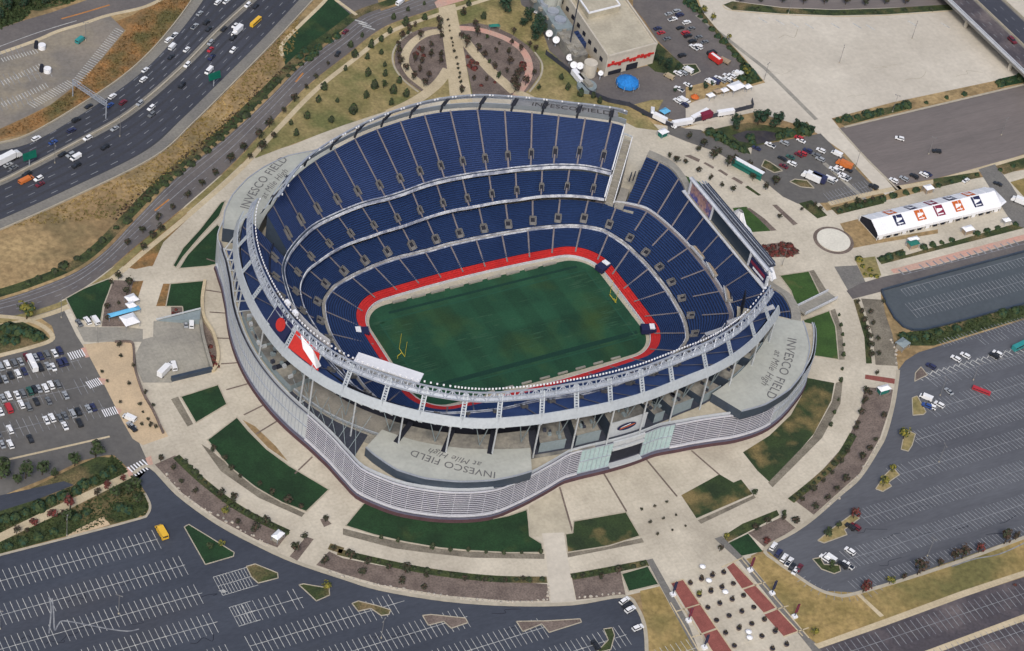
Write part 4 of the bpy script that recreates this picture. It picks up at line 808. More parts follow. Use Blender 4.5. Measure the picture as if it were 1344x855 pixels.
aisles(sth, ring('club', 4.9), sback, S2, 15.6, 27, 13.4, .75, 0, 1)
mb = MB()                    # wide portals where the end stand meets its cross aisle
for y, x in ((33, 93.5), (12, 99), (-9, 99.5), (-30, 97.5)):
    pass
for ph in (-24, -9, 3.5):
    f = ring('club', 2.8); i = int((ph % 360)/360*NP); p = Vector(f[i]); d = Vector((cos(PH[i]), sin(PH[i]))); nr = Vector((-d.y, d.x)); rz = atan2(d.y, d.x)
    c = p+d*3.0; mb.box((c.x, c.y, 16.6), (3.4, 9.6, 1.2), rz, 0); mb.box((c.x+.3, c.y, 17.25), (1.3, 8.6, .1), rz, 1); e = c-d*1.6; mb.box((e.x, e.y, 17.1), (.3, 9.8, 1.2), rz, 2); e = c+d*1.0; mb.box((e.x, e.y, 17.28), (.7, 8.0, .1), rz, 3)
mb.build('portal', ['stand_concrete', 'tan_paint', 'white_rail', 'void'], ST)
# parapet walls at the cut ends of the upper deck
for e, a_r, sgn in ((SEAT_U_E[0], 1, -1), (SEAT_U_W[-1], 1, 1)):
    mb = MB(); P, Q = Vector(upin[e]), Vector(RG['rim'][e]); mb.beam(V3(P, 32), V3(Q, 50.4), .6, 2.2); P2 = Vector(ring('club', 1)[e]); mb.beam(V3(P2, 20.6), V3(P, 29), .6, 2.0); mb.build('end_parapet', 'white_rail', ST)
# stair tower beyond the garden side cut
e = SEAT_U_E[0]; P, Q = Vector(clubin[e]), Vector(RG['rim'][e]); d = (Q-P).normalized(); nr = Vector((d.y, -d.x)); rz = atan2(d.y, d.x)
mb = MB()
Wd = 4.2; za_, zb_ = 16, 41
c0, c1 = P+nr*(Wd/2+.5), Q+nr*(Wd/2+.5)+d*3
n = 18
for i in range(n):
    a, b_ = c0.lerp(c1, i/n), c0.lerp(c1, (i+1)/n); z = za_+(zb_-za_)*i/n; c = (a+b_)/2; mb.box((c.x, c.y, (z+9)/2), ((b_-a).length*.999, Wd, z-9), rz, i % 2)
for s in (-1, 1): mb.beam(V3(c0+nr*s*Wd/2, za_+1), V3(c1+nr*s*Wd/2, zb_+1), .4, 1.6, 2)
mb.build('stair_tower', ['stand_concrete', 'grey_concrete', 'white_rail'], ST)
mb = MB()
for i, (dx, w_, z, m_) in enumerate(((7.5, 4.5, 15.5, 0), (12.5, 5, 14.2, 1))):
    a = P+nr*dx; b_ = P.lerp(Q, .82)+nr*dx; c = (a+b_)/2; mb.box((c.x, c.y, (z+9)/2), ((b_-a).length, w_, z-9), rz, m_)
for i in range(5): c = P+nr*(8+i*1.6)+d*(24+i*1.5); mb.box((c.x, c.y, 16.5), (5, .5, 2.5), rz, 2)
mb.build('lower_terrace', ['stand_concrete', 'roof_dusty', 'dark_steel'], ST)
# underside / back structure of the upper deck
for ids in (SEAT_U_E, SEAT_U_W):
    flat(upin, RG['rim'], ids, 28.2, 46.8, 'void', 'deck_underside', ST, 3, .3)  # near-black colour paints the shadow beneath the rim onto the underside
    band(RG['rim'], ids, .2, .3, 46.4, 48.6, 'dark_steel', 'deck_edge', ST, .3)
# windscreen band above the last row and the lighting truss
for ids, lab in ((SEAT_U_E, 'E'), (SEAT_U_W, 'W')):
    band(RG['rim'], ids, 3.2, 1.5, 48.0, 52.1, 'band_metal', 'windscreen', ST, .35, rib=.14)
    tr = MB(); P = lambda i, o: Vector(RG['rim'][i])+Vector((cos(PH[i]), sin(PH[i])))*o
    zt = 58.4
    for k_, (a, b_) in enumerate(zip(ids, ids[1:])):
        for o_, z_, t_ in ((-2.0, 58.1, .6), (-4.1, 61.1, .6), (-3.0, 59.6, .5)): tr.beam(V3(P(a, o_), z_), V3(P(b_, o_), z_), t_)
        lo, hi = (V3(P(a, -2.0), 58.1), V3(P(b_, -4.1), 61.1)) if k_ % 2 else (V3(P(b_, -2.0), 58.1), V3(P(a, -4.1), 61.1))
        tr.quad(V3(P(a, -2.0), 58.2), V3(P(b_, -2.0), 58.2), V3(P(b_, -2.9), 59.45), V3(P(a, -2.9), 59.45)); tr.beam(lo, hi, .42); tr.beam(V3(P(a, -2.0), 58.1), V3(P(a, -4.1), 61.1), .4)
    t_o = tr.build('light_truss', 'steel', ST)
    lm = MB()
    seg_, acc = ids, 0
    for k_, (a, b_) in enumerate(zip(ids, ids[1:])):
        n_l = max(1, round((P(b_, 0)-P(a, 0)).length/1.9))
        if lab == 'E' and k_ % 3: continue
        for q_ in range(n_l):
            p = P(a, -5.4).lerp(P(b_, -5.4), (q_+.5)/n_l); lm.box((p.x, p.y, 62.0), (.42, .7, .7), PH[a])
    lm.build('floodlight_row', 'white', t_o)
    for k_, (j, f) in enumerate(arc_phis(RG['rim'], RG['rim'], ids, 16.5)):
        a = ids[j]; mb = MB(); nr = Vector((-sin(PH[a]), cos(PH[a])))*.8
        for s in (-1, 1): mb.beam(V3(P(a, 1.6)+nr*s, 51.5), V3(P(a, -3.6)+nr*s, 60.6), .5)
        for t in range(9): t = (t+.5)/9; w0 = V3(P(a, 1.6).lerp(P(a, -3.6), t)-nr, 51.5+9.1*t); w1 = V3(P(a, 1.6).lerp(P(a, -3.6), t)+nr, 51.5+9.1*t); mb.beam(w0, w1, .5)
        mb.beam(V3(P(a, 2.9), 47), V3(P(a, 1.6), 52.6), .8); mb.build('truss_arm', 'band_metal' if lab == 'W' else 'dark_steel', ST)
# bright end piece of the garden side band
e = SEAT_U_E[-1]
# concourse roof, columns, rooms on the entrance side
facA = idx_range(RG['facade'], 150, 331); facE = idx_range(RG['facade'], 36, 150)
roofin = ring([(a, max(Rt('rim', a)-15, Rt('upf', a)+4.5)) for a in range(0, 360, 3)]); RF = 27.0
flat(roofin, RG['facade'], facA, RF, RF, 'roof_beige', 'concourse_roof', ST, 0, -1.2)
flat(roofin, RG['facade'], facE, 24, 24, 'roof_beige', 'concourse_roof', ST, 0, -1.0)
band(roofin, facA, 1.5, 1.5, RF, 38, 'void', 'inner_wall', ST, .3)  # wall coloured near-black as the deep shade below the band
band(RG['facade'], facA, -1.3, -1.3, RF-.4, RF+1.1, 'panel_pale', 'parapet', ST, .45)
band(RG['facade'], facE, -1, -1, 9, 25, 'panel_pale', 'back_facade', ST, .5)
# louvred screen
def fpt(a, off=0): r = Rt('facade', a)+off; return Vector((r*cos(radians(a)), r*sin(radians(a))))
def arc(a0, a1, st=1.5): n = max(2, int((a1-a0)/st)); return [a0+(a1-a0)*i/n for i in range(n+1)]
mb = MB(); A_ = arc(148, 331)
for a, b_ in zip(A_, A_[1:]):
    mb.quad(V3(fpt(a, .9), GZ), V3(fpt(b_, .9), GZ), V3(fpt(b_, .6), 10.8), V3(fpt(a, .6), 10.8), 0); mb.quad(V3(fpt(a, .6), 10.8), V3(fpt(b_, .6), 10.8), V3(fpt(b_, -1), 10.8), V3(fpt(a, -1), 10.8), 1); mb.quad(V3(fpt(a, -1.0), 10.8), V3(fpt(b_, -1.0), 10.8), V3(fpt(b_, -1.0), 12.6), V3(fpt(a, -1.0), 12.6), 1)
    mb.quad(V3(fpt(a, -1.0), 12.4), V3(fpt(b_, -1.0), 12.4), V3(fpt(b_, -1.0), RF), V3(fpt(a, -1.0), RF), 1)
    mb.quad(V3(fpt(a, -.9), 12.5), V3(fpt(b_, -.9), 12.5), V3(fpt(b_, .3), 12.5), V3(fpt(a, .3), 12.5), 2)
mb.build('facade_wall', ['brick_base', 'wall_behind', 'panel_pale'], ST)
def louvers(a0, a1, n, z0=12.8, z1=26.8, h=.62, m='louver'):
    mb = MB(); A_ = arc(a0, a1)
    for k_ in range(n):
        z = z0+(z1-z0)*(k_+.5)/n
        for a, b_ in zip(A_, A_[1:]):
            p, q_ = fpt(a), fpt(b_); p2, q2 = fpt(a, .35), fpt(b_, .35)
            mb.quad(V3(p, z-h/2), V3(q_, z-h/2), V3(q2, z+h/2), V3(p2, z+h/2)); mb.quad(V3(p, z+h/2), V3(p2, z+h/2), V3(q2, z+h/2), V3(q_, z+h/2))
    A_ = arc(a0, a1, 2.6)
    for a in A_: p = fpt(a, -.15); mb.box((p.x, p.y, (z0+z1)/2), (.14, .16, z1-z0+.6), radians(a))
    for z in (z0-.2, z1+.1):
        for a, b_ in zip(arc(a0, a1), arc(a0, a1)[1:]): mb.beam(V3(fpt(a, .3), z), V3(fpt(b_, .3), z), .6, .6)
    mb.build('louvre_screen', m, ST)
louvers(199, 257.5, 12); louvers(283.5, 306, 12)
def panels(a0, a1, m, step, z0=12.6, z1=27.0):
    mb = MB(); A_ = arc(a0, a1, step)
    for a, b_ in zip(A_, A_[1:]):
        mb.quad(V3(fpt(a, .1), z0), V3(fpt(b_, .1), z0), V3(fpt(b_, .1), z1), V3(fpt(a, .1), z1)); p = fpt(a, .15); mb.box((p.x, p.y, (z0+z1)/2), (.22, .18, z1-z0), radians(a), 1)
    for z in (z0, (z0+z1)/2, z1):
        for a, b_ in zip(A_, A_[1:]): mb.beam(V3(fpt(a, .25), z), V3(fpt(b_, .25), z), .3, .3, 1)
    mb.build('metal_panel', [m, 'steel'], ST)
panels(150, 199, 'panel_pale', 1.0); panels(306, 331, 'panel_pale', 1.6)
panels(257.5, 266, 'teal_glass', 1.1); panels(275, 283.5, 'teal_glass', 1.1)
mb = MB()
for a, b_ in zip(arc(266, 275), arc(266, 275)[1:]):
    mb.quad(V3(fpt(a, -.6), 14), V3(fpt(b_, -.6), 14), V3(fpt(b_, -.6), 22), V3(fpt(a, -.6), 22), 1)
    mb.beam(V3(fpt(a, .6), 13), V3(fpt(b_, .6), 13), 2.4, .8, 0); mb.beam(V3(fpt(a, .2), 23), V3(fpt(b_, .2), 23), 1.2, 1.4, 0); mb.beam(V3(fpt(a, .0), 26), V3(fpt(b_, .0), 26), .8, 2.4, 0)
mb.build('entrance_front', ['panel_pale', 'void'], ST)
def arc_slab(a0, a1, r0, r1, z0, z1, mt, ms, name):
    mb = MB(); A_ = arc(a0, a1, 1.5); P = lambda a, r: Vector((r(a)*cos(radians(a)), r(a)*sin(radians(a))))
    for a, b_ in zip(A_, A_[1:]):
        mb.quad(V3(P(a, r0), z1), V3(P(a, r1), z1), V3(P(b_, r1), z1), V3(P(b_, r0), z1), 0)
        mb.quad(V3(P(a, r1), z0), V3(P(b_, r1), z0), V3(P(b_, r1), z1), V3(P(a, r1), z1), 1); mb.quad(V3(P(b_, r0), z0), V3(P(a, r0), z0), V3(P(a, r0), z1), V3(P(b_, r0), z1), 1)
    for a in (a0, a1): mb.quad(V3(P(a, r0), z0), V3(P(a, r1), z0), V3(P(a, r1), z1), V3(P(a, r0), z1), 1)
    return mb.build(name, [mt, ms], ST)
# lettered roof panels -------------------------------------------------
def crv(nodes):
    nodes = sorted(nodes)
    def f(a):
        if a <= nodes[0][0]: return nodes[0][1]
        for (a0, r0), (a1, r1) in zip(nodes, nodes[1:]):
            if a <= a1: t = (a-a0)/(a1-a0); return r0+(r1-r0)*t
        return nodes[-1][1]
    return f
def text_mesh(txt, size, shear=0.0):
    c = bpy.data.curves.new('txt', 'FONT'); c.body = txt; c.size = size; c.align_x = 'CENTER'; c.align_y = 'CENTER'; c.shear = shear; c.resolution_u = 3; c.offset = .015*size/5 if not shear else 0; c.space_character = 1.05
    o = bpy.data.objects.new('txt', c); COL.objects.link(o); bpy.context.view_layer.update()
    me = bpy.data.meshes.new_from_object(o.evaluated_get(bpy.context.evaluated_depsgraph_get())); bpy.data.objects.remove(o)
    vs = [v.co.copy() for v in me.vertices]; fs = [tuple(p.vertices) for p in me.polygons]; bpy.data.meshes.remove(me); return vs, fs
def roof_panel(a0, a1, inner, outer, zt, texts, label, zlow=RF):
    fi, fo = crv(inner), crv(outer); A_ = arc(a0, a1, 1.0); P = lambda a, r: Vector((r*cos(radians(a)), r*sin(radians(a)))); mb = MB()
    for a, b_ in zip(A_, A_[1:]):
        mb.quad(V3(P(a, fi(a)), zt), V3(P(a, fo(a)), zt), V3(P(b_, fo(b_)), zt), V3(P(b_, fi(b_)), zt), 0)
        mb.quad(V3(P(a, fo(a)-.2), zlow), V3(P(b_, fo(b_)-.2), zlow), V3(P(b_, fo(b_)), zt), V3(P(a, fo(a)), zt), 1)
        mb.quad(V3(P(b_, fi(b_)), zlow), V3(P(a, fi(a)), zlow), V3(P(a, fi(a)), zt), V3(P(b_, fi(b_)), zt), 1)
        mb.beam(V3(P(a, fo(a)-.2), zt+.1), V3(P(b_, fo(b_)-.2), zt+.1), .5, .5, 2)
    for a in (a0, a1): mb.quad(V3(P(a, fi(a)), zlow), V3(P(a, fo(a)), zlow), V3(P(a, fo(a)), zt), V3(P(a, fi(a)), zt), 1)
    o = mb.build('roof_panel', ['roof_grey', 'fascia_blue', 'steel'], ST); o['label'] = label
    for txt, size, ac, rc, sh in texts:
        vs, fs = text_mesh(txt, size, sh); out = []
        for v in vs:
            r = rc+v.y; a = ac-math.degrees(v.x/rc); out.append(V3(P(a, r), zt+.12))
        m2 = MB(); m2.add(out, fs); m2.build('lettering', 'letter_grey', o)
    return o
roof_panel(213, 244.5, [(213, 118.5), (220, 116.5), (229, 112.5), (236, 109), (244.5, 105.5)], [(213, 131.5), (215, 133), (220, 135.6), (225, 134.9), (231, 131.4), (237, 126.8), (241, 122.8), (244.5, 119)], 32,
           [('INVESCO FIELD', 5.1, 229.0, 123.4, 0), ('at Mile High', 4.4, 229.0, 119.0, .3)], 'grey lettered roof panel at the front left bulge')
roof_panel(296, 328.5, [(296, 104.5), (305, 107.5), (313, 110.5), (321, 114), (328.5, 118.5)], [(296, 120), (301, 126), (308, 131.5), (314, 134), (321, 134.3), (327, 131.5), (328.5, 130.5)], 32,
           [('INVESCO FIELD', 6.0, 313, 125.4, 0), ('at Mile High', 4.8, 312, 120.4, .3)], 'grey lettered roof panel at the right front bulge')
roof_panel(110, 147, [(110, 107), (120, 110.5), (130, 116), (140, 118.5), (147, 119.5)], [(110, 119.5), (115, 123), (120, 129), (126, 133), (131, 135.5), (137, 137), (142, 136.8), (147, 135)], 32,
           [('INVESCO FIELD', 6.0, 130.5, 128.8, 0), ('at Mile High', 4.6, 129.8, 123.6, .3)], 'grey lettered roof panel at the garden corner', zlow=24)
# pale sign panel between windscreen and truss near the scoreboard end
mb = MB(); A_ = arc(38, 66, 1.5); pq = lambda a, o: ((Rt('rim', a)+o)*cos(radians(a)), (Rt('rim', a)+o)*sin(radians(a)))
for a, b_ in zip(A_, A_[1:]): mb.quad(V3(pq(a, 1.4), 52.2), V3(pq(b_, 1.4), 52.2), V3(pq(b_, -2.0), 58.0), V3(pq(a, -2.0), 58.0)); mb.quad(V3(pq(a, -1.7), 58.1), V3(pq(b_, -1.7), 58.1), V3(pq(b_, 1.7), 52.3), V3(pq(a, 1.7), 52.3))
mb.build('sign_panel', 'white_rail', ST)
# lettering on it
vs, fs = text_mesh('INVESCO FIELD', 5.0, 0); out = []
for v in vs:
    a = 50-math.degrees(v.x/98); t = (v.y+2.6)/5.4; r = Rt('rim', a)+1.3-3.3*t-.45; out.append((r*cos(radians(a)), r*sin(radians(a)), 52.3+5.6*t))
m2 = MB(); m2.add(out, fs); o = m2.build('lettering', 'letter_grey', ST)
flat(roofin, RG['rim'], idx_range(RG['rim'], 205, 262), RF+.2, RF+.2, 'roof_dusty', 'inner_roof', ST, 2, 3.4)
flat(roofin, RG['rim'], idx_range(RG['rim'], 244.5, 322), RF+.25, RF+.25, 'dark_steel', 'shade_roof', ST, 2, 1.5)  # dark sheet paints in the shade of the gaps between rooms
arc_slab(213.2, 244.3, lambda a: Rt('rim', a)-9, lambda a: min(Rt('rim', a)+5, 130), RF, 31.85, 'roof_dusty', 'fascia_blue', 'raised_roof')
for a in [217+9.3*k_ for k_ in range(3)]:
    p = Vector(((Rt('rim', a)-11)*cos(radians(a)), (Rt('rim', a)-11)*sin(radians(a)))); q_ = Vector(((Rt('rim', a)+3)*cos(radians(a)), (Rt('rim', a)+3)*sin(radians(a))))
    mb = MB(); mb.beam(V3(p, 32.0), V3(q_, 32.0), 2.2, .5); mb.build('roof_slot', 'void', ST)
# columns + rooms under the upper deck rim
cols = [171+9.3*k_ for k_ in range(17)]
cp = lambda a, off, tab='rim': Vector(((Rt(tab, a)+off)*cos(radians(a)), (Rt(tab, a)+off)*sin(radians(a))))
for a in cols:
    if a > 322 or a < 190: continue
    mb = MB(); mb.beam(V3(cp(a, 3.0), RF), V3(cp(a, 2.6), 48.5), .5); mb.build('column', 'panel_pale', ST)
    mb = MB(); d = radians(a)
    mb.beam(V3(cp(a-3.0, -2.5), RF+5), V3(cp(a-4.4, .6), 47), .3); mb.beam(V3(cp(a-3.0, -2.5), RF+5), V3(cp(a-1.6, .6), 47), .3); mb.build('raker_strut', 'box_teal', ST)
rooms = [(a+1.4, a+7.9) for a in cols[7:16]]
for k_, (a0, a1) in enumerate(rooms):
    big = k_ == 3
    if a1 > 322: continue
    z1 = 35.5 if big else 31.5+.6*(k_ % 3); i0, i1 = -13, (3.0 if big else .6)
    if k_ in (0,): continue
    A_ = arc(a0-(.4 if big else 0), a1+(4 if big else 0), 1.2)
    if k_ == 4: A_ = arc(a0+4, a1+.4, 1.2)
    mb = MB(); ro = lambda a: min(Rt('rim', a)+i1, Rt('facade', a)-3.0)
    Q_ = lambda a, r: Vector((r*cos(radians(a)), r*sin(radians(a))))
    for a, b_ in zip(A_, A_[1:]):
        ri = lambda a: Rt('rim', a)+i0
        mb.quad(V3(Q_(a, ri(a)), z1), V3(Q_(a, ro(a)), z1), V3(Q_(b_, ro(b_)), z1), V3(Q_(b_, ri(b_)), z1), 0)
        mb.quad(V3(Q_(a, ro(a)), RF), V3(Q_(b_, ro(b_)), RF), V3(Q_(b_, ro(b_)), z1+.5), V3(Q_(a, ro(a)), z1+.5), 2 if big else 1)
        mb.beam(V3(Q_(a, ro(a)), z1+.35), V3(Q_(b_, ro(b_)), z1+.35), .4, .7, 2 if big else 1)
    for a in (A_[0], A_[-1]): mb.quad(V3(Q_(a, ri(a)), RF), V3(Q_(a, ro(a)), RF), V3(Q_(a, ro(a)), z1), V3(Q_(a, ri(a)), z1), 3)
    am = (A_[0]+A_[-1])/2
    for _ in range(5):
        c = Q_(am+random.uniform(-2, 2), ro(am)-random.uniform(2, 8)); mb.box((c.x, c.y, z1+.5), (random.uniform(.8, 2.2), random.uniform(.6, 1.6), 1), radians(am), random.choice((1, 4)))
    o = mb.build('rooftop_room', ['roof_dusty', 'box_teal', 'panel_pale', 'fascia_blue', 'dark_steel'], ST)
    if big:      # oval emblem on the tallest room
        m2 = MB(); c = Q_(am-.5, ro(am)+.25); t = Vector((-sin(radians(am)), cos(radians(am))))
        E = lambda u, v, o_=0: V3(c+t*u+Vector((cos(radians(am)), sin(radians(am))))*o_, 32.0+v)
        ov = [E(4.8*cos(2*pi*i/20), 2.1*sin(2*pi*i/20)) for i in range(20)]; m2.add(ov, [tuple(range(20))], 0)
        m2.add([E(-3.6, -1.0, .1), E(3.9, .1, .1), E(4.1, .7, .1), E(-3.2, -.3, .1)], [(0, 1, 2, 3)], 1); m2.add([E(-3.4, -.1, .1), E(2.0, .9, .1), E(1.6, 1.3, .1), E(-2.2, .6, .1)], [(0, 1, 2, 3)], 2)
        m2.build('emblem', ['navy', 'orange', 'white'], o)
# roofs and gallery on the far left side
fr = lambda o: (lambda a: Rt('facade', a)+o); rm = lambda o: (lambda a: Rt('rim', a)+o)
for a in list(range(151, 172, 3))+[182, 196]:
    mb = MB(); p = fpt(a, -1.2); mb.beam(V3(p, RF+.5), V3(cp(a, .5), 47), .5); mb.beam(V3(cp(a, -10), RF+.9), V3(p, RF+.9), .5); mb.build('strut', 'panel_pale', ST)
flat(roofin, RG['facade'], idx_range(RG['facade'], 150, 171), RF+.25, RF+.25, 'seat_upper', 'blue_roof', ST, 3, -2.5)
arc_slab(170.5, 192.5, lambda a: Rt('rim', a)-14, lambda a: Rt('facade', a)-2.4, RF, 31, 'roof_dusty', 'box_teal', 'plant_roof')
arc_slab(176, 181, lambda a: Rt('rim', a)-12, lambda a: Rt('facade', a)-3.5, 31, 32.6, 'roof_dusty', 'box_teal', 'plant_roof')
arc_slab(186.5, 187.6, lambda a: Rt('rim', a)-12, lambda a: Rt('facade', a)-3, 31, 31.3, 'void', 'void', 'roof_slot')
arc_slab(192.6, 212.5, lambda a: Rt('rim', a)-14, lambda a: Rt('rim', a)-1.2, RF, 28.2, 'stand_concrete', 'stand_concrete', 'gallery_floor')
flat(roofin, RG['facade'], idx_range(RG['facade'], 192.6, 212.5), RF+.25, RF+.25, 'dark_steel', 'shade_roof', ST, 3, -2.0)  # dark sheet painted in for the shaded void below the rim
for a in range(172, 192, 2):
    for _ in range(2): c = cp(a+random.uniform(-1, 1), random.uniform(-6, .3)); mb = MB(); mb.box((c.x, c.y, 31.7), (random.uniform(1, 2.5), random.uniform(.8, 2), 1.4), radians(a)); mb.build('rooftop_unit', random.choice(('box_teal', 'dark_steel', 'panel_pale')), ST)
for a in (195, 198, 201, 204, 207, 210): mb = MB(); mb.beam(V3(fpt(a, -1.5), RF+1), V3(cp(a+1, 0), 40), .2); mb.build('strut', 'box_teal', ST); mb = MB(); mb.beam(V3(fpt(a+2, -1.5), RF+1), V3(cp(a-2, 0), 36), .2); mb.build('strut', 'box_teal', ST)
band(RG['rim'], idx_range(RG['rim'], 192.6, 213.5), -1.0, -.4, 29.6, 31.2, 'band_metal', 'gallery_band', ST, .6)
mb = MB()
for k_ in range(18):
    a = 203+k_*2.0+random.uniform(-.4, .4); p = cp(a, 1.0)
    if random.random() < .85: mb.box((p.x, p.y, 46.6), (1.2, random.uniform(1.6, 2.6), random.uniform(1.4, 2.2)), radians(a))
mb.build('bracket_row', 'panel_pale', ST)
# scoreboard -------------------------------------------------------------
sc = empty('scoreboard', (112, -3, 28)); tag(sc, 'long three part scoreboard facing the pitch on the end stand', 'scoreboard')
mb = MB()
for y in range(-36, 33, 6):
    mb.beam((115.5, y, 9), (111.3, y, 41), .6); mb.beam((119, y, 9), (112, y, 38), .5); mb.beam((115, y, 26), (118.5, y, 20), .4)
for z in (28.4, 34.5, 41.2): mb.beam((111.8, -39, z), (111.8, 33, z), .6)
for x, z in ((113.5, 41), (115.2, 41), (117, 40)): mb.beam((x, -34, z), (x, 29, z), .5)
mb.build('frame', 'steel', sc)
mb = MB(); mb.box((110.9, -6.5, 35), (.8, 33, 12)); mb.build('main_screen', 'screen_dark', sc)
mb = MB(); mb.box((111, 20.5, 34.6), (.9, 19, 12)); o = mb.build('video_screen', 'screen_blue', sc); o['label'] = 'blue video screen with a pale picture'
mb = MB(); mb.box((111, -31, 32.6), (.9, 14.5, 8.4), 0, 0); mb.box((110.6, -30.5, 34), (.2, 12, 2.6), 0, 1); mb.box((110.55, -31.5, 31), (.2, 9, 1.6), 0, 2); o = mb.build('advert_panel', ['navy', 'maroon', 'white'], sc)
mb = MB(); mb.box((110.4, -2.5, 41.6), (1.4, 70, .9)); mb.box((110.4, 30.6, 35), (1.3, .8, 13)); mb.box((110.3, -39, 33), (1.3, .8, 10)); mb.box((110.4, 10.5, 35), (1.2, .7, 12.4)); mb.box((110.4, -23.6, 35), (1.2, .7, 12.4)); mb.box((109.6, -3, 28.0), (2.0, 74, .6)); mb.build('surround', 'white_rail', sc)
mb = MB(); mb.box((114.6, -4, 40.2), (4, 62, .5)); mb.box((113.6, -4, 42), (.5, 60, .4)); mb.box((116.6, -4, 42), (.5, 60, .4)); mb.build('catwalk', 'dark_steel', sc)
for ch in sc.children:
    for v in ch.data.vertices:
        if v.co.z > 0: v.co.z *= .66
for k_, (x, y, rx, ry, h) in enumerate(((125.5, 8, 6.5, 13, 12), (123, -20, 4.5, 9, 10))):
    t_ = empty('white_canopy', (x, y, GZ)); tag(t_, ['larger white fabric canopy behind the scoreboard', 'smaller white fabric canopy behind the scoreboard end'][k_], 'canopy')
    mb = MB(); n = 18; R0 = []
    for j, (f, z) in enumerate(((1, 20), (.8, 22.5), (.5, 24.5), (.12, 20+h))):
        for i in range(n): w = 1+.12*(i % 2); R0.append((x+rx*f*w*cos(2*pi*i/n), y+ry*f*w*sin(2*pi*i/n), z))
    fs = [(j*n+i, j*n+(i+1) % n, (j+1)*n+(i+1) % n, (j+1)*n+i) for j in range(3) for i in range(n)]; mb.add(R0, fs); mb.build('fabric', 'white', t_)
    for sx, sy in ((-1, -1), (1, -1), (1, 1), (-1, 1)): mb = MB(); mb.beam((x+sx*rx*.6, y+sy*ry*.6, GZ), (x+sx*rx*.6, y+sy*ry*.6, 21.5), .4); mb.build('pole', 'steel', t_)
# red and white rooftop signs on the far left rim, white canopy over the near lower corner
sg = empty('sign_board', (-118, -20, 50)); tag(sg, 'round red sign on a dark board standing on the left rim', 'sign')
a_ = 187.5
def rimbox(mb, a, off, z, d, mi=0): p = cp(a, off); mb.box((p.x, p.y, z), d, radians(a), mi)
sl = lambda a, t, o=0: V3(cp(a, 1.9-4.6*t+o), 52.0+8.0*t)      # plane of the truss arms, just outside them
mb = MB(); mb.add([sl(183.8, .08), sl(190, .08), sl(190, 1), sl(183.8, 1)], [(0, 1, 2, 3), (3, 2, 1, 0)]); mb.build('board', 'navy', sg)
mb = MB(); mb.add([sl(187.2+1.35*cos(2*pi*i/20), .55+.31*sin(2*pi*i/20), .12) for i in range(20)], [tuple(range(20)), tuple(range(19, -1, -1))]); mb.build('disc', 'red', sg)
sg = empty('sign_board', (-116, -34, 50)); tag(sg, 'long red and white sign board on the left rim', 'sign')
mb = MB(); mb.add([sl(191.5, .05), sl(199.5, .05), sl(198, .8), sl(191.2, .95)], [(0, 1, 2, 3), (3, 2, 1, 0)]); mb.build('board', 'red', sg)
mb = MB(); mb.add([sl(194.5, .5, .12), sl(199.0, .1, .12), sl(199.6, .35, .12), sl(196.5, .75, .12), sl(192.5, .95, .12)], [(0, 1, 2, 3, 4), (4, 3, 2, 1, 0)]); mb.build('stripe', 'white', sg)
sg = empty('sign_board', (-112, -24, 55)); tag(sg, 'white back of a sign panel hung inside the left truss', 'sign')
mb = MB(); A_ = arc(184, 197.5, 1.5)
for a, b_ in zip(A_, A_[1:]): mb.quad(V3(cp(a, -9.5), 55.5), V3(cp(b_, -9.5), 55.5), V3(cp(b_, -8.2), 61.5), V3(cp(a, -8.2), 61.5))
mb.build('panel', 'white', sg)
for i in range(2): mb = MB(); rimbox(mb, 184.5+i*3.2, -6.6, 61.4, (1.6, 2.6, 1.6)); mb.build('equipment_box', 'white', sg)
cn = empty('white_canopy', (-78, -52, 20)); tag(cn, 'long white roof over the suite at the lower left corner of the bowl', 'canopy')
cA = at(465, 478, 24); cB = at(547, 505, 24)
d = Vector((cB.x-cA.x, cB.y-cA.y)).normalized(); n2 = Vector((-d.y, d.x)); L = (Vector(cB[:2])-Vector(cA[:2])).length; c = (Vector(cA[:2])+Vector(cB[:2]))/2
mb = MB(); mb.box((c.x+n2.x*4, c.y+n2.y*4, 24.4), (L+1.5, 6.2, .5), atan2(d.y, d.x), 0); mb.build('roof', 'white', cn)
mb = MB(); mb.box((c.x+n2.x*3.2, c.y+n2.y*3.2, 22.3), (L*.94, 4.6, 3.4), atan2(d.y, d.x), 0); mb.build('suite_wall', 'panel_pale', cn)
# footbridges
for nm, pts, l_ in (('footbridge', [at(1048, 416), at(1092, 389)], 'grey footbridge joining the right corner to the ring walk'),):
    a, b_ = Vector(pts[0][:2]), Vector(pts[1][:2]); t_ = empty('footbridge', V3(a, GZ)); tag(t_, l_, 'footbridge'); mb = MB(); mb.beam(V3(a, 12.5), V3(b_, 9.5), 6, .6); mb.build('deck', 'grey_concrete', t_)
    nr = Vector((-(b_-a).normalized().y, (b_-a).normalized().x))*3
    for s in (-1, 1): mb = MB(); mb.beam(V3(a+nr*s, 13.4), V3(b_+nr*s, 10.4), .4, 1.5); mb.build('railing', 'white_rail', t_)
# ================================================================ BUILDINGS AND STRUCTURES AROUND
def W(tile, x, y, z=GZ): return T(tile, [(x, y)], z)[0]
def box_between(mb, pts, z0, z1, mi=0, ms=None): mb.prism([(p[0], p[1]) for p in pts], z0, z1, mi, ms)
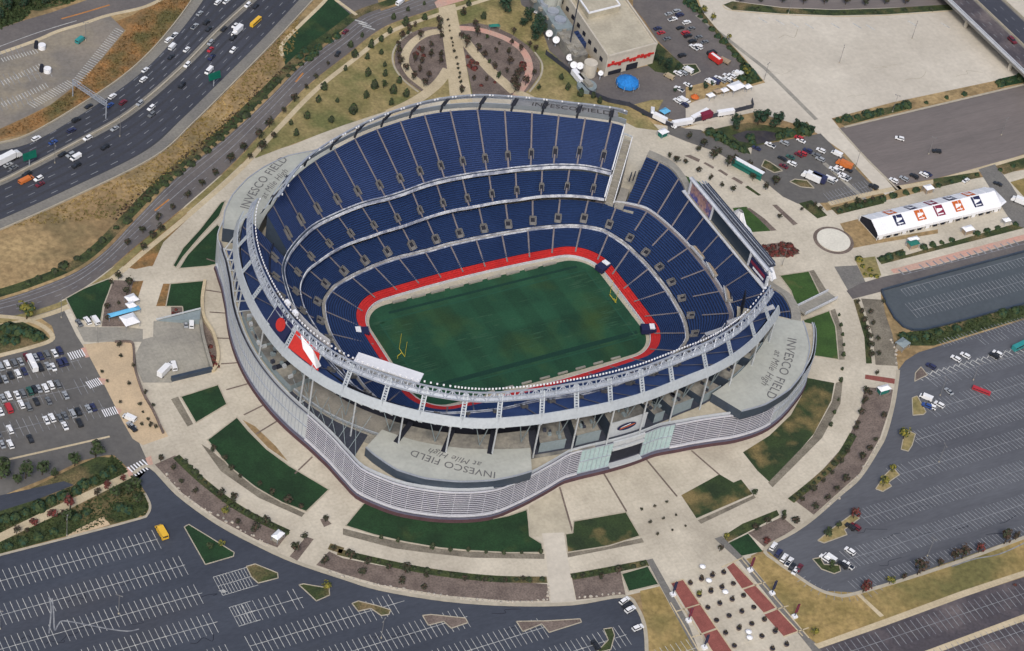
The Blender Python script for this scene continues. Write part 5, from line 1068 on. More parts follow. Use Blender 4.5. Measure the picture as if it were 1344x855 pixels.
# broadcast building
bd = empty('broadcast_building', (148, 190, GZ)); tag(bd, 'large pale flat roofed building with red band and grey silos', 'building')
A = Vector((133, 147)); B = Vector((164.5, 149.5)); up = Vector((.10, 1)).normalized()
A2, B2 = A+up*76, B+up*76
mb = MB(); box_between(mb, [A, B, B2, A2], GZ, 21.5); mb.build('wall', 'pale_concrete', bd)
mb = MB(); box_between(mb, [A+Vector((1, 1)), B+Vector((-1, 1)), B2, A2], 21.52, 21.6)
mb.build('roof', 'roof_beige', bd)
mb = MB()
for p, q in ((A, B), (B, B2), (A, A2)): mb.beam(V3(p, 22), V3(q, 22), .8, 1.3)
mb.build('parapet', 'pale_concrete', bd)
mb = MB(); u0 = A+up*33+Vector((3, 0)); u1 = u0+Vector((20, 1.5)); box_between(mb, [u0, u1, u1+up*45, u0+up*45], 21.6, 25.5); mb.build('upper_storey', 'roof_beige', bd)
mb = MB()
for p, q in ((u0, u1), (u1, u1+up*45), (u0, u0+up*45)): mb.beam(V3(p, 25.7), V3(q, 25.7), .7, .8)
mb.build('upper_parapet', 'white', bd)
mb = MB()
for i in range(12): p = A.lerp(B, .05+.075*i); mb.box((p.x, p.y-.3, 16.2+.8*sin(i*1.7)), (1.6, .5, 1.6+.6*(i % 2)), .05)
mb.beam(V3(A+Vector((1, -.4)), 16.4), V3(B+Vector((-1, -.4)), 16.4), .5, .8); mb.build('red_band', 'red', bd)
mb = MB()
for i in range(9): p = A+up*(6+i*7.5)+Vector((-.1, 0)); mb.box((p.x, p.y, 16), (.3, 3, 2.4), .1, 0)
p = A.lerp(B, .55); mb.box((p.x, p.y-.2, 11.2), (7, .5, 3.6), .05); p = A.lerp(B, .2); mb.box((p.x, p.y-.2, 10.6), (8, .5, 2.2), .05); mb.build('window', 'void', bd)
mb = MB(); L0 = A+Vector((-12.5, 12)); box_between(mb, [L0, L0+Vector((9, .8)), L0+Vector((9, .8))+up*60, L0+up*60], GZ, 15.5); mb.build('wing', 'roof_dusty', bd)
mb = MB()
for i in range(14): p = L0+Vector((2+(i % 2)*3.5, 3+i*4)); mb.box((p.x+.4*i*.3, p.y, 16.2), (2.2, 2.4, 1.5), .1)
mb.build('roof_unit', 'grey_concrete', bd)
mb = MB(); mb.tube((A.x-7, A.y+4, GZ), (A.x-7, A.y+4, 17), 3.6, n=18); mb.build('drum', 'pale_concrete', bd)
mb = MB(); p = Vector((A.x-14, A.y-6)); mb.tube((p.x, p.y, GZ), (p.x, p.y, GZ+2.2), 5.2, n=20); mb.build('round_tank', 'box_teal', bd)
for x, y in ((205, 40), (250, 20)):
    p = W('i', x, y+110); mb = MB(); mb.tube((p.x, p.y, GZ), (p.x, p.y, GZ+17), 4.0, n=18); mb.build('silo', 'roof_grey', bd)
ya = empty('equipment_yard', W('i', 420, 300)); tag(ya, 'low equipment yard of grey tanks and blue racks beside the building', 'yard building')
c0 = W('i', 330, 330); mb = MB()
mb.box((c0.x, c0.y+10, GZ+4), (10, 30, 8), -.1); mb.build('wall', 'box_teal', ya)
mb = MB(); 
for i in range(3): mb.tube((c0.x-1, c0.y+2+i*8, GZ+8), (c0.x-1, c0.y+2+i*8, GZ+9.5), 3.2, n=16)
mb.build('fan', 'steel', ya)
mb = MB()
for i in range(4): p = W('i', 430+i*20, 370+i*32); mb.box((p.x, p.y, GZ+2), (11, 2.2, 4), .1)
mb.build('blue_rack', 'seat_upper', ya)
mb = MB(); p = W('i', 395, 500); mb.tube((p.x, p.y, GZ), (p.x, p.y, GZ+38), .45, .25); mb.build('mast', 'dark_steel', ya)
DISH = [(210, 355, 'first satellite dish beside the big round tree'), (275, 415, 'second satellite dish from the big round tree'), (402, 580, 'satellite dish in the middle of the fenced yard'), (440, 650, 'widest satellite dish near the yard fence'), (497, 658, 'satellite dish nearest the round green tank'), (690, 725, 'tiny satellite dish in front of the green tank')]
for x, y, l_ in DISH:
    p = W('i', x, y+18); t_ = empty('satellite_dish', p); tag(t_, l_, 'satellite dish', 'satellite dishes in the broadcast yard')
    mb = MB(); ax = Vector((-.5, -.55, .67)).normalized(); s1 = ax.cross(Vector((0, 0, 1))).normalized(); s2 = ax.cross(s1); c = Vector(p)+Vector((0, 0, 4)); R = 1.9 if 'tiny' not in l_ else 1.4; n = 16
    vs = [c]+[c+ax*.35*R*.5+(s1*cos(2*pi*i/n)+s2*sin(2*pi*i/n))*R*.6 for i in range(n)]+[c+ax*R*.42+(s1*cos(2*pi*i/n)+s2*sin(2*pi*i/n))*R for i in range(n)]
    mb.add(vs, [(0, 1+i, 1+(i+1) % n) for i in range(n)]+[(1+i, 1+n+i, 1+n+(i+1) % n, 1+(i+1) % n) for i in range(n)]); mb.build('reflector', 'white', t_)
    mb = MB(); mb.tube(p, c, .35); mb.beam(c, c+ax*R*.9, .15); mb.build('mount', 'steel', t_)
# blue carousel tent
p = W('i', 945, 800); t_ = empty('carousel_tent', p); tag(t_, 'round bright blue pleated tent in front of the broadcast building', 'tent')
mb = MB(); n = 24; rr = [(5.9, 1.2), (5.6, 3.0), (3.8, 4.1), (2.2, 4.9), (2.0, 5.4), (.1, 6.4)]
vs = [(p.x+r*(1+.05*(i % 2))*cos(2*pi*i/n), p.y+r*(1+.05*(i % 2))*sin(2*pi*i/n), GZ+z) for r, z in rr for i in range(n)]
mb.add(vs, [(j*n+i, j*n+(i+1) % n, (j+1)*n+(i+1) % n, (j+1)*n+i) for j in range(len(rr)-1) for i in range(n)]); mb.build('canopy', 'carousel_blue', t_)
mb = MB(); mb.tube(p, (p.x, p.y, GZ+6), .3)
for i in range(8): mb.tube((p.x+6.4*cos(i*pi/4), p.y+6.4*sin(i*pi/4), GZ), (p.x+6.4*cos(i*pi/4), p.y+6.4*sin(i*pi/4), GZ+3), .15)
mb.build('pole', 'steel', t_)
# fence round the compound
wf = T('10', [(795, 215), (880, 280), (960, 368), (1040, 402), (1120, 418), (1200, 460), (1290, 502), (1345, 492)])+T('20', [(60, 478), (280, 425), (275, 400)])
def fence(pts, h, m, label, name='fence', posts=True, w=.3):
    P = [Vector(q[:2]) for q in pts]; t_ = empty(name, V3(P[0], GZ)); tag(t_, label, 'fence'); mb = MB()
    for a, b_ in zip(P, P[1:]): mb.beam(V3(a, GZ+h/2+.1), V3(b_, GZ+h/2+.1), w, h)
    mb.build('screen_panel', m, t_)
    if posts:
        mb = MB()
        for a, b_ in zip(P, P[1:]):
            n = max(1, int((b_-a).length/4))
            for i in range(n): q = a.lerp(b_, i/n); mb.box((q.x, q.y, GZ+h/2+.2), (.35, .35, h+.4))
        mb.build('post_row', 'dark_steel', t_)
    return t_
fence(wf, 2.6, 'dark_steel', 'dark screened fence zigzagging round the broadcast compound')
fence(T('21', [(1360, 134), (1000, 230), (785, 290), (805, 345), (835, 398), (870, 432), (905, 446), (955, 444), (1100, 408), (1360, 338)]), 1.0, 'fascia_blue', 'low dark wall outlining the rounded car park', 'low_wall', False, .8)
# loading yard walls and ramps
lw = empty('retaining_wall', W('01', 790, 480)); tag(lw, 'curved pale retaining wall around the loading yard', 'wall')
def wall_part(nm, pts, w, z0, h, m, par, sm=5):
    p = smooth_line([Vector(q[:2]) for q in pts], sm) if sm else [Vector(q[:2]) for q in pts]; mb = MB(); strip_mb(mb, p, w, z0, h); mb.build(nm, m, par)
wall_part('inner_face', T('01', [(782, 390), (788, 440), (800, 500), (828, 600)]), 1.2, GZ, 2.6, 'grey_concrete', lw)
wall_part('outer_face', T('01', [(803, 255), (792, 330), (800, 400), (835, 460), (855, 540), (845, 595), (828, 608)]), 1.4, GZ, 1.6, 'cream_path', lw)
wl = empty('ramp_wall', W('01', 700, 400)); tag(wl, 'blue grey wedge shaped ramp wall above the loading yard', 'wall')
a, b_, c = W('01', 612, 408), W('01', 785, 385), W('01', 782, 422); mb = MB(); mb.add([(a.x, a.y, GZ+.1), (b_.x, b_.y, GZ+3.4), (c.x, c.y, GZ+3.4), (b_.x, b_.y, GZ), (c.x, c.y, GZ)], [(0, 2, 1), (0, 1, 3), (0, 4, 2), (1, 2, 4, 3)]); mb.build('slab', 'box_teal', wl)
mb = MB(); mb.beam((a.x, a.y, GZ+1), (b_.x, b_.y, GZ+4.2), .3, .8); mb.build('railing', 'panel_pale', wl)
wd = empty('low_wall', W('01', 750, 620)); tag(wd, 'dark low wall closing the bottom of the loading yard', 'wall')
wall_part('wall', T('01', [(672, 642), (830, 604)]), 1.6, GZ, 2.2, 'fascia_blue', wd, 0)
fw = wall_part
gw = empty('garden_wall', W('01', 530, 560)); tag(gw, 'jagged dark edge wall of the beige gravel plaza', 'wall')
fw('wall', T('01', [(450, 492), (512, 492), (524, 520), (528, 590), (560, 690), (600, 760), (640, 850)]), .9, GZ, .9, 'mulch', gw, 3)
# flyover
fo = empty('flyover', (360, 110, GZ)); tag(fo, 'grey concrete flyover crossing the top corner on thin piers', 'flyover')
e0, e1 = at(1240, -2, 17), at(1346, 100, 17); d = Vector((e1.x-e0.x, e1.y-e0.y)).normalized(); s_ = Vector((-d.y, d.x))
if s_.x < 0: s_ = -s_
E0 = Vector(e0[:2])-d*120; E1 = Vector(e1[:2])+d*120
def off(o): return E0+s_*o, E1+s_*o
mb = MB(); a, b_ = off(17); mb.beam(V3(a, 16.3), V3(b_, 16.3), 34, 1.4); mb.build('deck', 'shoulder', fo)
for o1, o2 in ((2.2, 15.4), (18.4, 32)): mb = MB(); a, b_ = off((o1+o2)/2); mb.beam(V3(a, 17.05), V3(b_, 17.05), o2-o1, .1); mb.build('roadway', 'freeway_asphalt' if o1 > 10 else 'purple_asphalt', fo)
for o1 in (.4, 1.9, 16.9, 33.6): mb = MB(); a, b_ = off(o1); mb.beam(V3(a, 17.5), V3(b_, 17.5), .4, 1.1); mb.build('parapet', 'white_rail' if o1 < 3 else 'kerb', fo)
mb = MB()
for o1 in (6.5, 11, 22.7, 27.5):
    a, b_ = off(o1)
    for i in range(30): p = a.lerp(b_, i/30); mb.beam(V3(p, 17.13), V3(p+d*3, 17.13), .25, .03)
mb.build('lane_line', 'worn_line', fo)
for i in range(-3, 6):
    for o1 in (4, 28): p = Vector(e0[:2])+d*(18+i*41)+s_*o1; mb = MB(); mb.tube(V3(p, GZ), V3(p, 16), 1.1, n=12); mb.build('pier', 'pale_concrete', fo)
    mb = MB(); mb.beam(V3(Vector(e0[:2])+d*(18+i*41)+s_*1, 15.1), V3(Vector(e0[:2])+d*(18+i*41)+s_*32, 15.1), 2, 1.4); mb.build('crosshead', 'pale_concrete', fo)
# marquee
mq = empty('marquee', (240, -4, GZ)); tag(mq, 'long white marquee with red and navy square pictures on its roof', 'marquee')
x0, x1, y0, y1 = 199.5, 281, -11.5, 4.0; sl = -.02
def mp(x, y, z): return (x, y+sl*(x-x0), z)
prof = [(y0, 0), (y0, 3.2), (y0+1.2, 4.3), ((y0+y1)/2, 7.2), (y1-1.2, 4.3), (y1, 3.2), (y1, 0)]
mb = MB()
for (ya_, za_), (yb_, zb_) in zip(prof[1:5], prof[2:6]):
    for i in range(16): xa, xb = x0+(x1-x0-5)*i/16, x0+(x1-x0-5)*(i+1)/16; mb.quad(mp(xa, ya_, GZ+za_), mp(xb, ya_, GZ+za_), mp(xb, yb_, GZ+zb_), mp(xa, yb_, GZ+zb_))
ym = (y0+y1)/2; xe = x1-5                                # hipped far end
for (ya_, za_), (yb_, zb_) in zip(prof[1:5], prof[2:6]): mb.quad(mp(xe, ya_, GZ+za_), mp(x1, ym+(ya_-ym)*.75, GZ+min(za_, 3.4)), mp(x1, ym+(yb_-ym)*.75, GZ+min(zb_, 3.4)), mp(xe, yb_, GZ+zb_))
mb.build('roof', 'white', mq)
for y in (y0, y1):
  mb = MB()
  for i in range(16):
    xa, xb = x0+(x1-x0-5)*i/16, x0+(x1-x0-5)*(i+1)/16
    mb.quad(mp(xa, y, GZ+1.6), mp(xb, y, GZ+1.6), mp(xb, y, GZ+3.2), mp(xa, y, GZ+3.2), 0); mb.quad(mp(xa+1.2, y, GZ), mp(xb-1.2, y, GZ), mp(xb-1.2, y, GZ+1.6), mp(xa+1.2, y, GZ+1.6), 0 if i % 3 == 0 else 1)
  mb.build('side_wall', ['white', 'void'], mq)
mb = MB(); mb.add([mp(x0+.6, y, GZ+z) for y, z in prof], [tuple(range(7))], 0); mb.build('open_end', 'void', mq)
mb = MB()
for i in range(17):
    x = x0+(x1-x0-5)*i/16
    for (ya_, za_), (yb_, zb_) in zip(prof, prof[1:]): mb.beam(mp(x, ya_, GZ+za_+.03), mp(x, yb_, GZ+zb_+.03), .22)
mb.build('rib', 'white', mq)
PIC = [(.115, 0, 'navy'), (.275, 0, 'orange'), (.42, 0, 'maroon'), (.565, 0, 'orange'), (.71, 0, 'navy'), (.10, 1, 'orange'), (.255, 1, 'navy'), (.41, 1, 'maroon'), (.555, 1, 'navy'), (.70, 1, 'orange')]
for f, side, m_ in PIC:
    xa = x0+3+(x1-x0)*f; w = 5.4; a0, a1 = (prof[2], prof[3]) if side == 0 else (prof[4], prof[3]); q = lambda x, t: mp(x, a0[0]+(a1[0]-a0[0])*t, GZ+a0[1]+(a1[1]-a0[1])*t+.10)
    mb = MB(); mb.quad(q(xa, .1), q(xa+w, .1), q(xa+w, .92), q(xa, .92), 0); q2 = lambda x, t: tuple(v+(0, 0, .05)[i] for i, v in enumerate(q(x, t)))
    mb.add([q2(xa+.8, .35), q2(xa+w-.9, .5), q2(xa+w-.5, .62), q2(xa+1.6, .7)], [(0, 1, 2, 3)], 1); mb.add([q2(xa+1, .2), q2(xa+w-1, .2), q2(xa+w-1, .28), q2(xa+1, .28)], [(0, 1, 2, 3)], 1)
    mb.build('roof_picture', [m_, 'white'], mq)
# small canopies and kiosks
def kiosk(tile, x, y, lx, ly, h, m, label, rz=0.0, wall=None):
    p = W(tile, x, y); t_ = empty('canopy_stall', p, rz); tag(t_, label, 'stall'); mb = MB(); c, s = cos(rz), sin(rz)
    R_ = lambda a, b__, z: (p.x+a*c-b__*s, p.y+a*s+b__*c, z)
    mb.add([R_(-lx/2, -ly/2, GZ+h), R_(lx/2, -ly/2, GZ+h), R_(lx/2, ly/2, GZ+h), R_(-lx/2, ly/2, GZ+h), R_(-lx/4, 0, GZ+h+1), R_(lx/4, 0, GZ+h+1)], [(0, 1, 5, 4), (1, 2, 5), (2, 3, 4, 5), (3, 0, 4)]); mb.build('roof', m, t_)
    mb = MB()
    for a in (-1, 1):
        for b__ in (-1, 1): mb.box(R_(a*(lx/2-.2), b__*(ly/2-.2), GZ+h/2), (.15, .15, h))
    mb.build('pole', 'steel', t_)
    if wall: mb = MB(); mb.box(R_(0, 0, GZ+h*.4), (lx*.8, ly*.7, h*.8), rz); mb.build('counter', wall, t_)
kiosk('21', 905, 118, 6, 4, 3, 'green_canvas', 'green canopy stall in the hedge below the promenade', 0, 'tan_paint')
kiosk('21', 905, 104, 6, 3, 3.2, 'white', 'white topped stall just behind the green canopy', 0)
kiosk('21', 1120, 62, 6, 4, 3, 'white', 'white canopy stall in the middle of the hedge below the promenade', 0, 'tan_paint')
kiosk('21', 1270, 28, 4, 3, 3, 'white', 'small white stall at the far end of the lower hedge', 0)
kiosk('20', 965, 752, 5, 4, 3, 'white', 'white stall in the hedge above the promenade', 0, 'tan_paint')
kiosk('21', 790, 688, 6, 3.5, 3, 'white', 'white ticket kiosk in the right gravel bed', 0, 'green_canvas')
kiosk('02', 1088, 412, 5, 3.5, 2.8, 'white', 'white kiosk at the end of the lower left boulder bed', .5, 'grey_concrete')
kiosk('m', 390, 780, 5, 4, 3, 'white', 'square white kiosk beside the compound fence', .2, 'green_canvas')
kiosk('m', 405, 600, 5, 4, 2.8, 'sky_blue', 'blue canopy inside the compound fence corner', .3)
kiosk('m', 1015, 400, 9, 6, 4, 'white', 'largest white tent behind the hedge of the compound', .2)
kiosk('g', 845, 222, 6, 2.4, 2.6, 'green_canvas', 'green shelter on the garden path', -.2)
kiosk('l', 815, 435, 6, 5, 3.2, 'box_teal', 'grey roofed booth at the slate car park entrance', .3, 'grey_concrete')
kiosk('k', 480, 455, 7, 7, 2.6, 'white', 'flat white tent on the left plaza', .1)
kiosk('k', 495, 310, 5, 5, 3, 'white', 'white tent beside the blue awning on the left plaza', .2)
kiosk('k', 490, 362, 4, 4, 3.4, 'white', 'small white tent between two others on the left plaza', .2)
kiosk('k', 440, 400, 15, 2.6, 2.6, 'sky_blue', 'long pale blue awning on the left plaza', .05)
kiosk('m', 300, 590, 6, 2, 2.4, 'white', 'white bench tent inside the compound fence', 1)
# long awning with green roof beside the small car park
p = W('b', 400, 385); aw = empty('bus_shelter', p); tag(aw, 'long white and green shelter beside the ring path', 'shelter')
a, b_ = Vector(W('b', 305, 335)[:2]), Vector(W('b', 497, 440)[:2]); dd = (b_-a).normalized(); nn_ = Vector((-dd.y, dd.x))
mb = MB(); mb.beam(V3(a+nn_*1.1, GZ+4.2), V3(b_+nn_*1.1, GZ+4.2), 2.2, .3); mb.build('roof', 'white', aw)
mb = MB(); mb.beam(V3(a-nn_*1.0, GZ+3.9), V3(b_-nn_*1.0, GZ+3.9), 2.2, .3); mb.beam(V3(a-nn_*.6, GZ+1.5), V3(b_-nn_*.6, GZ+1.5), .2, 2.6); mb.build('green_side', 'green_canvas', aw)
mb = MB()
for i in range(9): q_ = a.lerp(b_, (i+.5)/9); mb.box((*q_, GZ+2), (.2, .2, 4))
mb.build('pole', 'steel', aw)
# compound clutter: long red and white trailers along the fence
def slab(nm, cat, label, tile, p, q, w, h, m, z=0, m2=None):
    a, b_ = W(tile, *p), W(tile, *q); t_ = empty(nm, V3((a+b_)/2, GZ)); tag(t_, label, cat); mb = MB(); mb.beam(V3(a, GZ+.9+h/2), V3(b_, GZ+.9+h/2), w, h); mb.build('body', m, t_)
    mb = MB(); dd = (b_-a).normalized()
    for f in (.15, .3, .8, .9):
        q_ = a.lerp(b_, f); nr = Vector((-dd.y, dd.x))*w*.4
        for s in (-1, 1): mb.tube(V3(Vector(q_[:2])+nr*s-nr*.05*s, GZ+.5), V3(Vector(q_[:2])+nr*s*1.15, GZ+.5), .5, n=10)
    mb.build('wheel', 'tyre', t_)
    if m2: mb = MB(); mb.beam(V3(a.lerp(b_, .1), GZ+1+h), V3(a.lerp(b_, .9), GZ+1+h), w*.5, .12); mb.build('roof_stripe', m2, t_)
    return t_
slab('box_trailer', 'trailer', 'crimson box trailer at the compound fence', 'm', (720, 645), (805, 615), 3, 3, 'maroon')
slab('box_trailer', 'trailer', 'white box trailer leaning across the compound corner', 'm', (640, 662), (775, 590), 2.4, 2.6, 'white')
slab('box_trailer', 'trailer', 'long white trailer in the fence corner', 'm', (470, 705), (640, 675), 2.4, 2.6, 'white')
slab('box_trailer', 'trailer', 'white trailer farthest along the fence', 'm', (860, 612), (1000, 590), 2.4, 2.4, 'white')
slab('box_trailer', 'trailer', 'white trailer lying along the left part of the fence', 'm', (310, 625), (420, 680), 2.4, 2.6, 'white')
slab('box_trailer', 'trailer', 'red and white trailer in the middle of the back car park', 'c', (600, 500), (690, 565), 3, 2.6, 'red', m2='white')
slab('box_trailer', 'trailer', 'tan flatbed beside the red trailer', 'c', (690, 520), (770, 560), 3, 1, 'tan_paint')
slab('box_trailer', 'trailer', 'white broadcast trailer nearest the dishes', 'i', (440, 700), (520, 800), 3, 3, 'white')
slab('box_trailer', 'trailer', 'grey broadcast trailer below the white one', 'i', (500, 740), (600, 850), 3, 3, 'grey_concrete')
# white table tents row
for i, (x, y) in enumerate(((800, 460), (860, 425), (920, 415), (1120, 385))): kiosk('m', x, y, 4.2, 3.4, 2.6, 'white' if i != 1 else 'tan_paint', '%s small pale tent from the left along the compound hedge' % ordw(i+1), .2)
p = W('m', 665, 470); t_ = empty('round_canopy', p); tag(t_, 'round orange canopy in the compound', 'canopy'); mb = MB(); mb.tube((p.x, p.y, GZ+2), (p.x, p.y, GZ+3.8), 2.3, .4, 14); mb.build('canopy', 'orange', t_); mb = MB(); mb.tube(p, (p.x, p.y, GZ+4), .2); mb.build('pole', 'steel', t_)

# ================================================================ repeated things
def copy_tree(o, parent=None):
    c = o.copy(); COL.objects.link(c)
    if parent is not None: c.parent = parent
    for ch in kids.get(o.name, []): copy_tree(ch, c)
    return c
kids = {}
def reg(root):
    for o in bpy.data.objects:
        if o.parent: kids.setdefault(o.parent.name, [])
    kids[root.name] = [o for o in bpy.data.objects if o.parent == root]
    for k_ in kids[root.name]: kids[k_.name] = [o for o in bpy.data.objects if o.parent == k_]
USED = set()
def place(proto, x, y, rz, s, label, cat, group, z=GZ, paint=None):
    if proto.name not in USED: USED.add(proto.name); o = proto
    else: o = copy_tree(proto)
    o.location = (x, y, z); o.rotation_euler = (0, 0, rz)
    o.scale = (s, s, s) if not isinstance(s, tuple) else s
    tag(o, label, cat, group)
    if paint:
        for ch in (o.children if o.name != proto.name or True else []):
            if ch.name.startswith('body') or ch.name.startswith('box'):
                ch.material_slots[0].link = 'OBJECT'; ch.material_slots[0].material = M['paint '+paint]
    return o
# vehicles: built at the origin heading +x
O = Vector((0, 0, 0))
def ext(mb, prof, w0, w1, mi):         # side profile extruded across the width; upper points narrower
    n = len(prof); zs = [p[1] for p in prof]; zt, zb = max(zs), min(zs)
    W_ = lambda z: (w0+(w1-w0)*(z-zb)/(zt-zb))/2
    vs = [(x, -W_(z), z) for x, z in prof]+[(x, W_(z), z) for x, z in prof]; k0 = len(mb.f)
    mb.add(vs, [tuple(range(n)), tuple(range(2*n-1, n-1, -1))]+[(i, n+i, n+(i+1) % n, (i+1) % n) for i in range(n)], mi)
def vehicle(kind):
    r = empty(kind, (0, -5000, 0)); b = MB(); g_ = MB(); w = MB(); r.location = (0, 0, 0)
    if kind == 'car':
        ext(b, [(-2.25, .35), (2.25, .35), (2.3, .7), (1.3, .92), (-1.5, .98), (-2.28, .9)], 1.82, 1.7, 0)
        ext(g_, [(-1.65, .95), (1.0, .92), (.35, 1.36), (-1.05, 1.38)], 1.62, 1.24, 0); ext(b, [(-.98, 1.36), (.3, 1.35), (.22, 1.44), (-.9, 1.45)], 1.26, 1.16, 0); wx, wr = 1.4, .33; wy = .84
    elif kind == 'suv':
        ext(b, [(-2.35, .45), (2.3, .45), (2.35, .95), (1.4, 1.12), (-2.3, 1.15), (-2.38, .9)], 1.9, 1.82, 0)
        ext(g_, [(-2.25, 1.12), (1.15, 1.1), (.55, 1.66), (-2.05, 1.68)], 1.74, 1.42, 0); ext(b, [(-2.0, 1.66), (.5, 1.65), (.4, 1.78), (-1.9, 1.8)], 1.46, 1.36, 0); wx, wr, wy = 1.45, .38, .88
    elif kind == 'pickup':
        ext(b, [(-2.7, .5), (2.6, .5), (2.65, .95), (1.5, 1.1), (-2.7, 1.1)], 1.95, 1.9, 0)
        ext(g_, [(-.6, 1.08), (1.3, 1.08), (.8, 1.7), (-.45, 1.72)], 1.78, 1.45, 0); ext(b, [(-.4, 1.7), (.75, 1.69), (.65, 1.82), (-.35, 1.83)], 1.48, 1.4, 0); g_.box((-1.7, 0, 1.13), (1.8, 1.6, .06)); wx, wr, wy = 1.7, .4, .9
    elif kind == 'van':
        ext(b, [(-3, .45), (2.6, .45), (2.7, 1.0), (2.1, 1.3), (1.4, 2.2), (-3, 2.3)], 2.05, 1.85, 0); ext(g_, [(1.35, 1.4), (2.08, 1.33), (1.5, 2.1), (1.2, 2.1)], 1.98, 1.9, 0); g_.box((-3.0, 0, 1.7), (.1, 1.5, .6)); wx, wr, wy = 1.9, .4, .92
    elif kind == 'bus':
        ext(b, [(-5.5, .5), (5.4, .5), (5.5, 2.0), (5.3, 3.0), (-5.5, 3.05)], 2.5, 2.4, 0)
        for s in (-1, 1): g_.box((0, s*1.24, 2.2), (9.8, .06, .8))
        g_.box((5.47, 0, 2.1), (.1, 2.1, 1.0)); b.box((0, 0, 3.15), (3, 1.4, .25)); wx, wr, wy = 3.6, .5, 1.1
    elif kind == 'box_truck':
        b.box((-.8, 0, 2.1), (6.2, 2.4, 2.7)); ext(b, [(2.5, .6), (4.4, .6), (4.4, 1.5), (3.9, 2.4), (2.5, 2.5)], 2.2, 2.0, 0); g_.box((4.22, 0, 1.95), (.1, 1.8, .7)); wx, wr, wy = 2.6, .5, 1.05
    elif kind == 'semi_truck':
        b.box((-2, 0, 2.65), (15.5, 2.5, 2.9)); ext(b, [(6.6, .7), (9.2, .7), (9.2, 1.7), (8.2, 2.9), (6.6, 3.4)], 2.4, 2.2, 0); g_.box((8.75, 0, 2.3), (.1, 2, .8)); wx, wr, wy = 7, .52, 1.1
        for x in (-8, -6.8, 5.2):
            for s in (-1, 1): w.tube((x, s*1.0, .52), (x, s*1.25, .52), .52, n=10)
    for sx in (-1, 1):
        for sy in (-1, 1): w.tube((sx*wx, sy*wy-.02*sy, wr), (sx*wx, sy*(wy+.12), wr), wr, n=10)
    b.build('body', 'paint white', r, local=r); g_.build('windows', 'car_glass', r, local=r); w.build('wheels', 'tyre', r, local=r)
    reg(r); return r
VP = {k_: vehicle(k_) for k_ in ('car', 'suv', 'pickup', 'van', 'bus', 'box_truck', 'semi_truck')}
VW = {'car': 'car', 'suv': 'estate car', 'pickup': 'pickup', 'van': 'van', 'bus': 'bus', 'box_truck': 'box truck', 'semi_truck': 'long lorry'}
VC = {'car': 'car', 'suv': 'car', 'pickup': 'pickup', 'van': 'van', 'bus': 'bus', 'box_truck': 'truck', 'semi_truck': 'lorry'}
CARS = []
def cars(tile, items, where, anchor, group, heading, key=(1, 0)):
    L = []
    for it in items:
        x, y, colr = it[:3]; kind = it[3] if len(it) > 3 else random.choice(('car', 'car', 'suv')); p = W(tile, x, y)
        p = Vector((p.x, p.y)); h = heading(p) if callable(heading) else heading
        if len(it) > 4: h = it[4]
        L.append([y if anchor == 'the top' else x, p, colr, kind, h])
    L.sort(key=lambda t: t[0]); cnt = {}; tot = {}
    for l in L: tot[(l[2], l[3])] = tot.get((l[2], l[3]), 0)+1
    for l in L:
        k_ = (l[2], l[3]); cnt[k_] = cnt.get(k_, 0)+1
        lab = '%s %s %s' % (l[2], VW[l[3]], where) if tot[k_] == 1 else '%s %s %s, %s from %s' % (l[2], VW[l[3]], where, ordw(cnt[k_]), anchor)
        place(VP[l[3]], l[1].x, l[1].y, l[4], 1.06, lab, VC[l[3]], group, z=GZ+.06, paint=l[2])
def hwy(p, sgn=1):
    b_ = min(range(len(HMed)-1), key=lambda i: (HMed[i]-p).length); d = HMed[b_+1]-HMed[b_]; return atan2(d.y, d.x)
W_, D_, S__, N_ = 'white', 'black', 'silver', 'navy'
far = [('e', 890, 35, W_, 'suv'), ('e', 968, 25, W_, 'car'), ('e', 720, 135, S__, 'car'), ('e', 785, 220, D_, 'suv'), ('e', 805, 280, D_, 'car'), ('e', 675, 258, S__, 'pickup'), ('e', 485, 342, W_, 'pickup'), ('e', 430, 385, W_, 'suv'), ('e', 470, 445, W_, 'van'), ('e', 455, 540, D_, 'car'),
       ('e', 600, 470, W_, 'car'), ('e', 215, 660, W_, 'car'), ('e', 200, 750, W_, 'suv'), ('f', 900, 112, W_, 'suv'), ('f', 710, 190, D_, 'car'), ('f', 880, 180, 'blue', 'car'), ('f', 985, 160, 'dark red', 'suv'), ('f', 610, 300, D_, 'suv'), ('f', 572, 385, N_, 'suv'), ('f', 290, 450, W_, 'suv'), ('f', 425, 478, 'blue', 'car'),
       ('f', 65, 660, S__, 'car'), ('f', 110, 680, 'grey', 'car')]
near = [('e', 1167, 60, W_, 'suv'), ('e', 1240, 70, D_, 'car'), ('e', 1048, 250, W_, 'car'), ('e', 1070, 310, W_, 'box_truck'), ('e', 945, 280, D_, 'car'), ('e', 1030, 365, D_, 'suv'), ('e', 820, 410, S__, 'suv'), ('e', 820, 472, 'red', 'car'), ('e', 830, 545, 'navy', 'pickup'), ('e', 1030, 480, W_, 'suv'), ('e', 605, 615, W_, 'suv'),
        ('e', 805, 675, W_, 'van'), ('e', 555, 805, D_, 'suv'), ('f', 1120, 168, S__, 'suv'), ('f', 1210, 205, W_, 'suv'), ('f', 1215, 258, 'grey', 'suv'), ('f', 918, 370, S__, 'car'), ('f', 700, 447, W_, 'suv'), ('f', 840, 520, D_, 'suv'), ('f', 565, 580, S__, 'suv'), ('f', 605, 605, W_, 'van'), ('f', 610, 665, D_, 'suv'), ('f', 500, 575, D_, 'car'),
        ('f', 308, 772, W_, 'suv'), ('f', 320, 815, 'dark red', 'car'), ('f', 215, 735, D_, 'suv')]
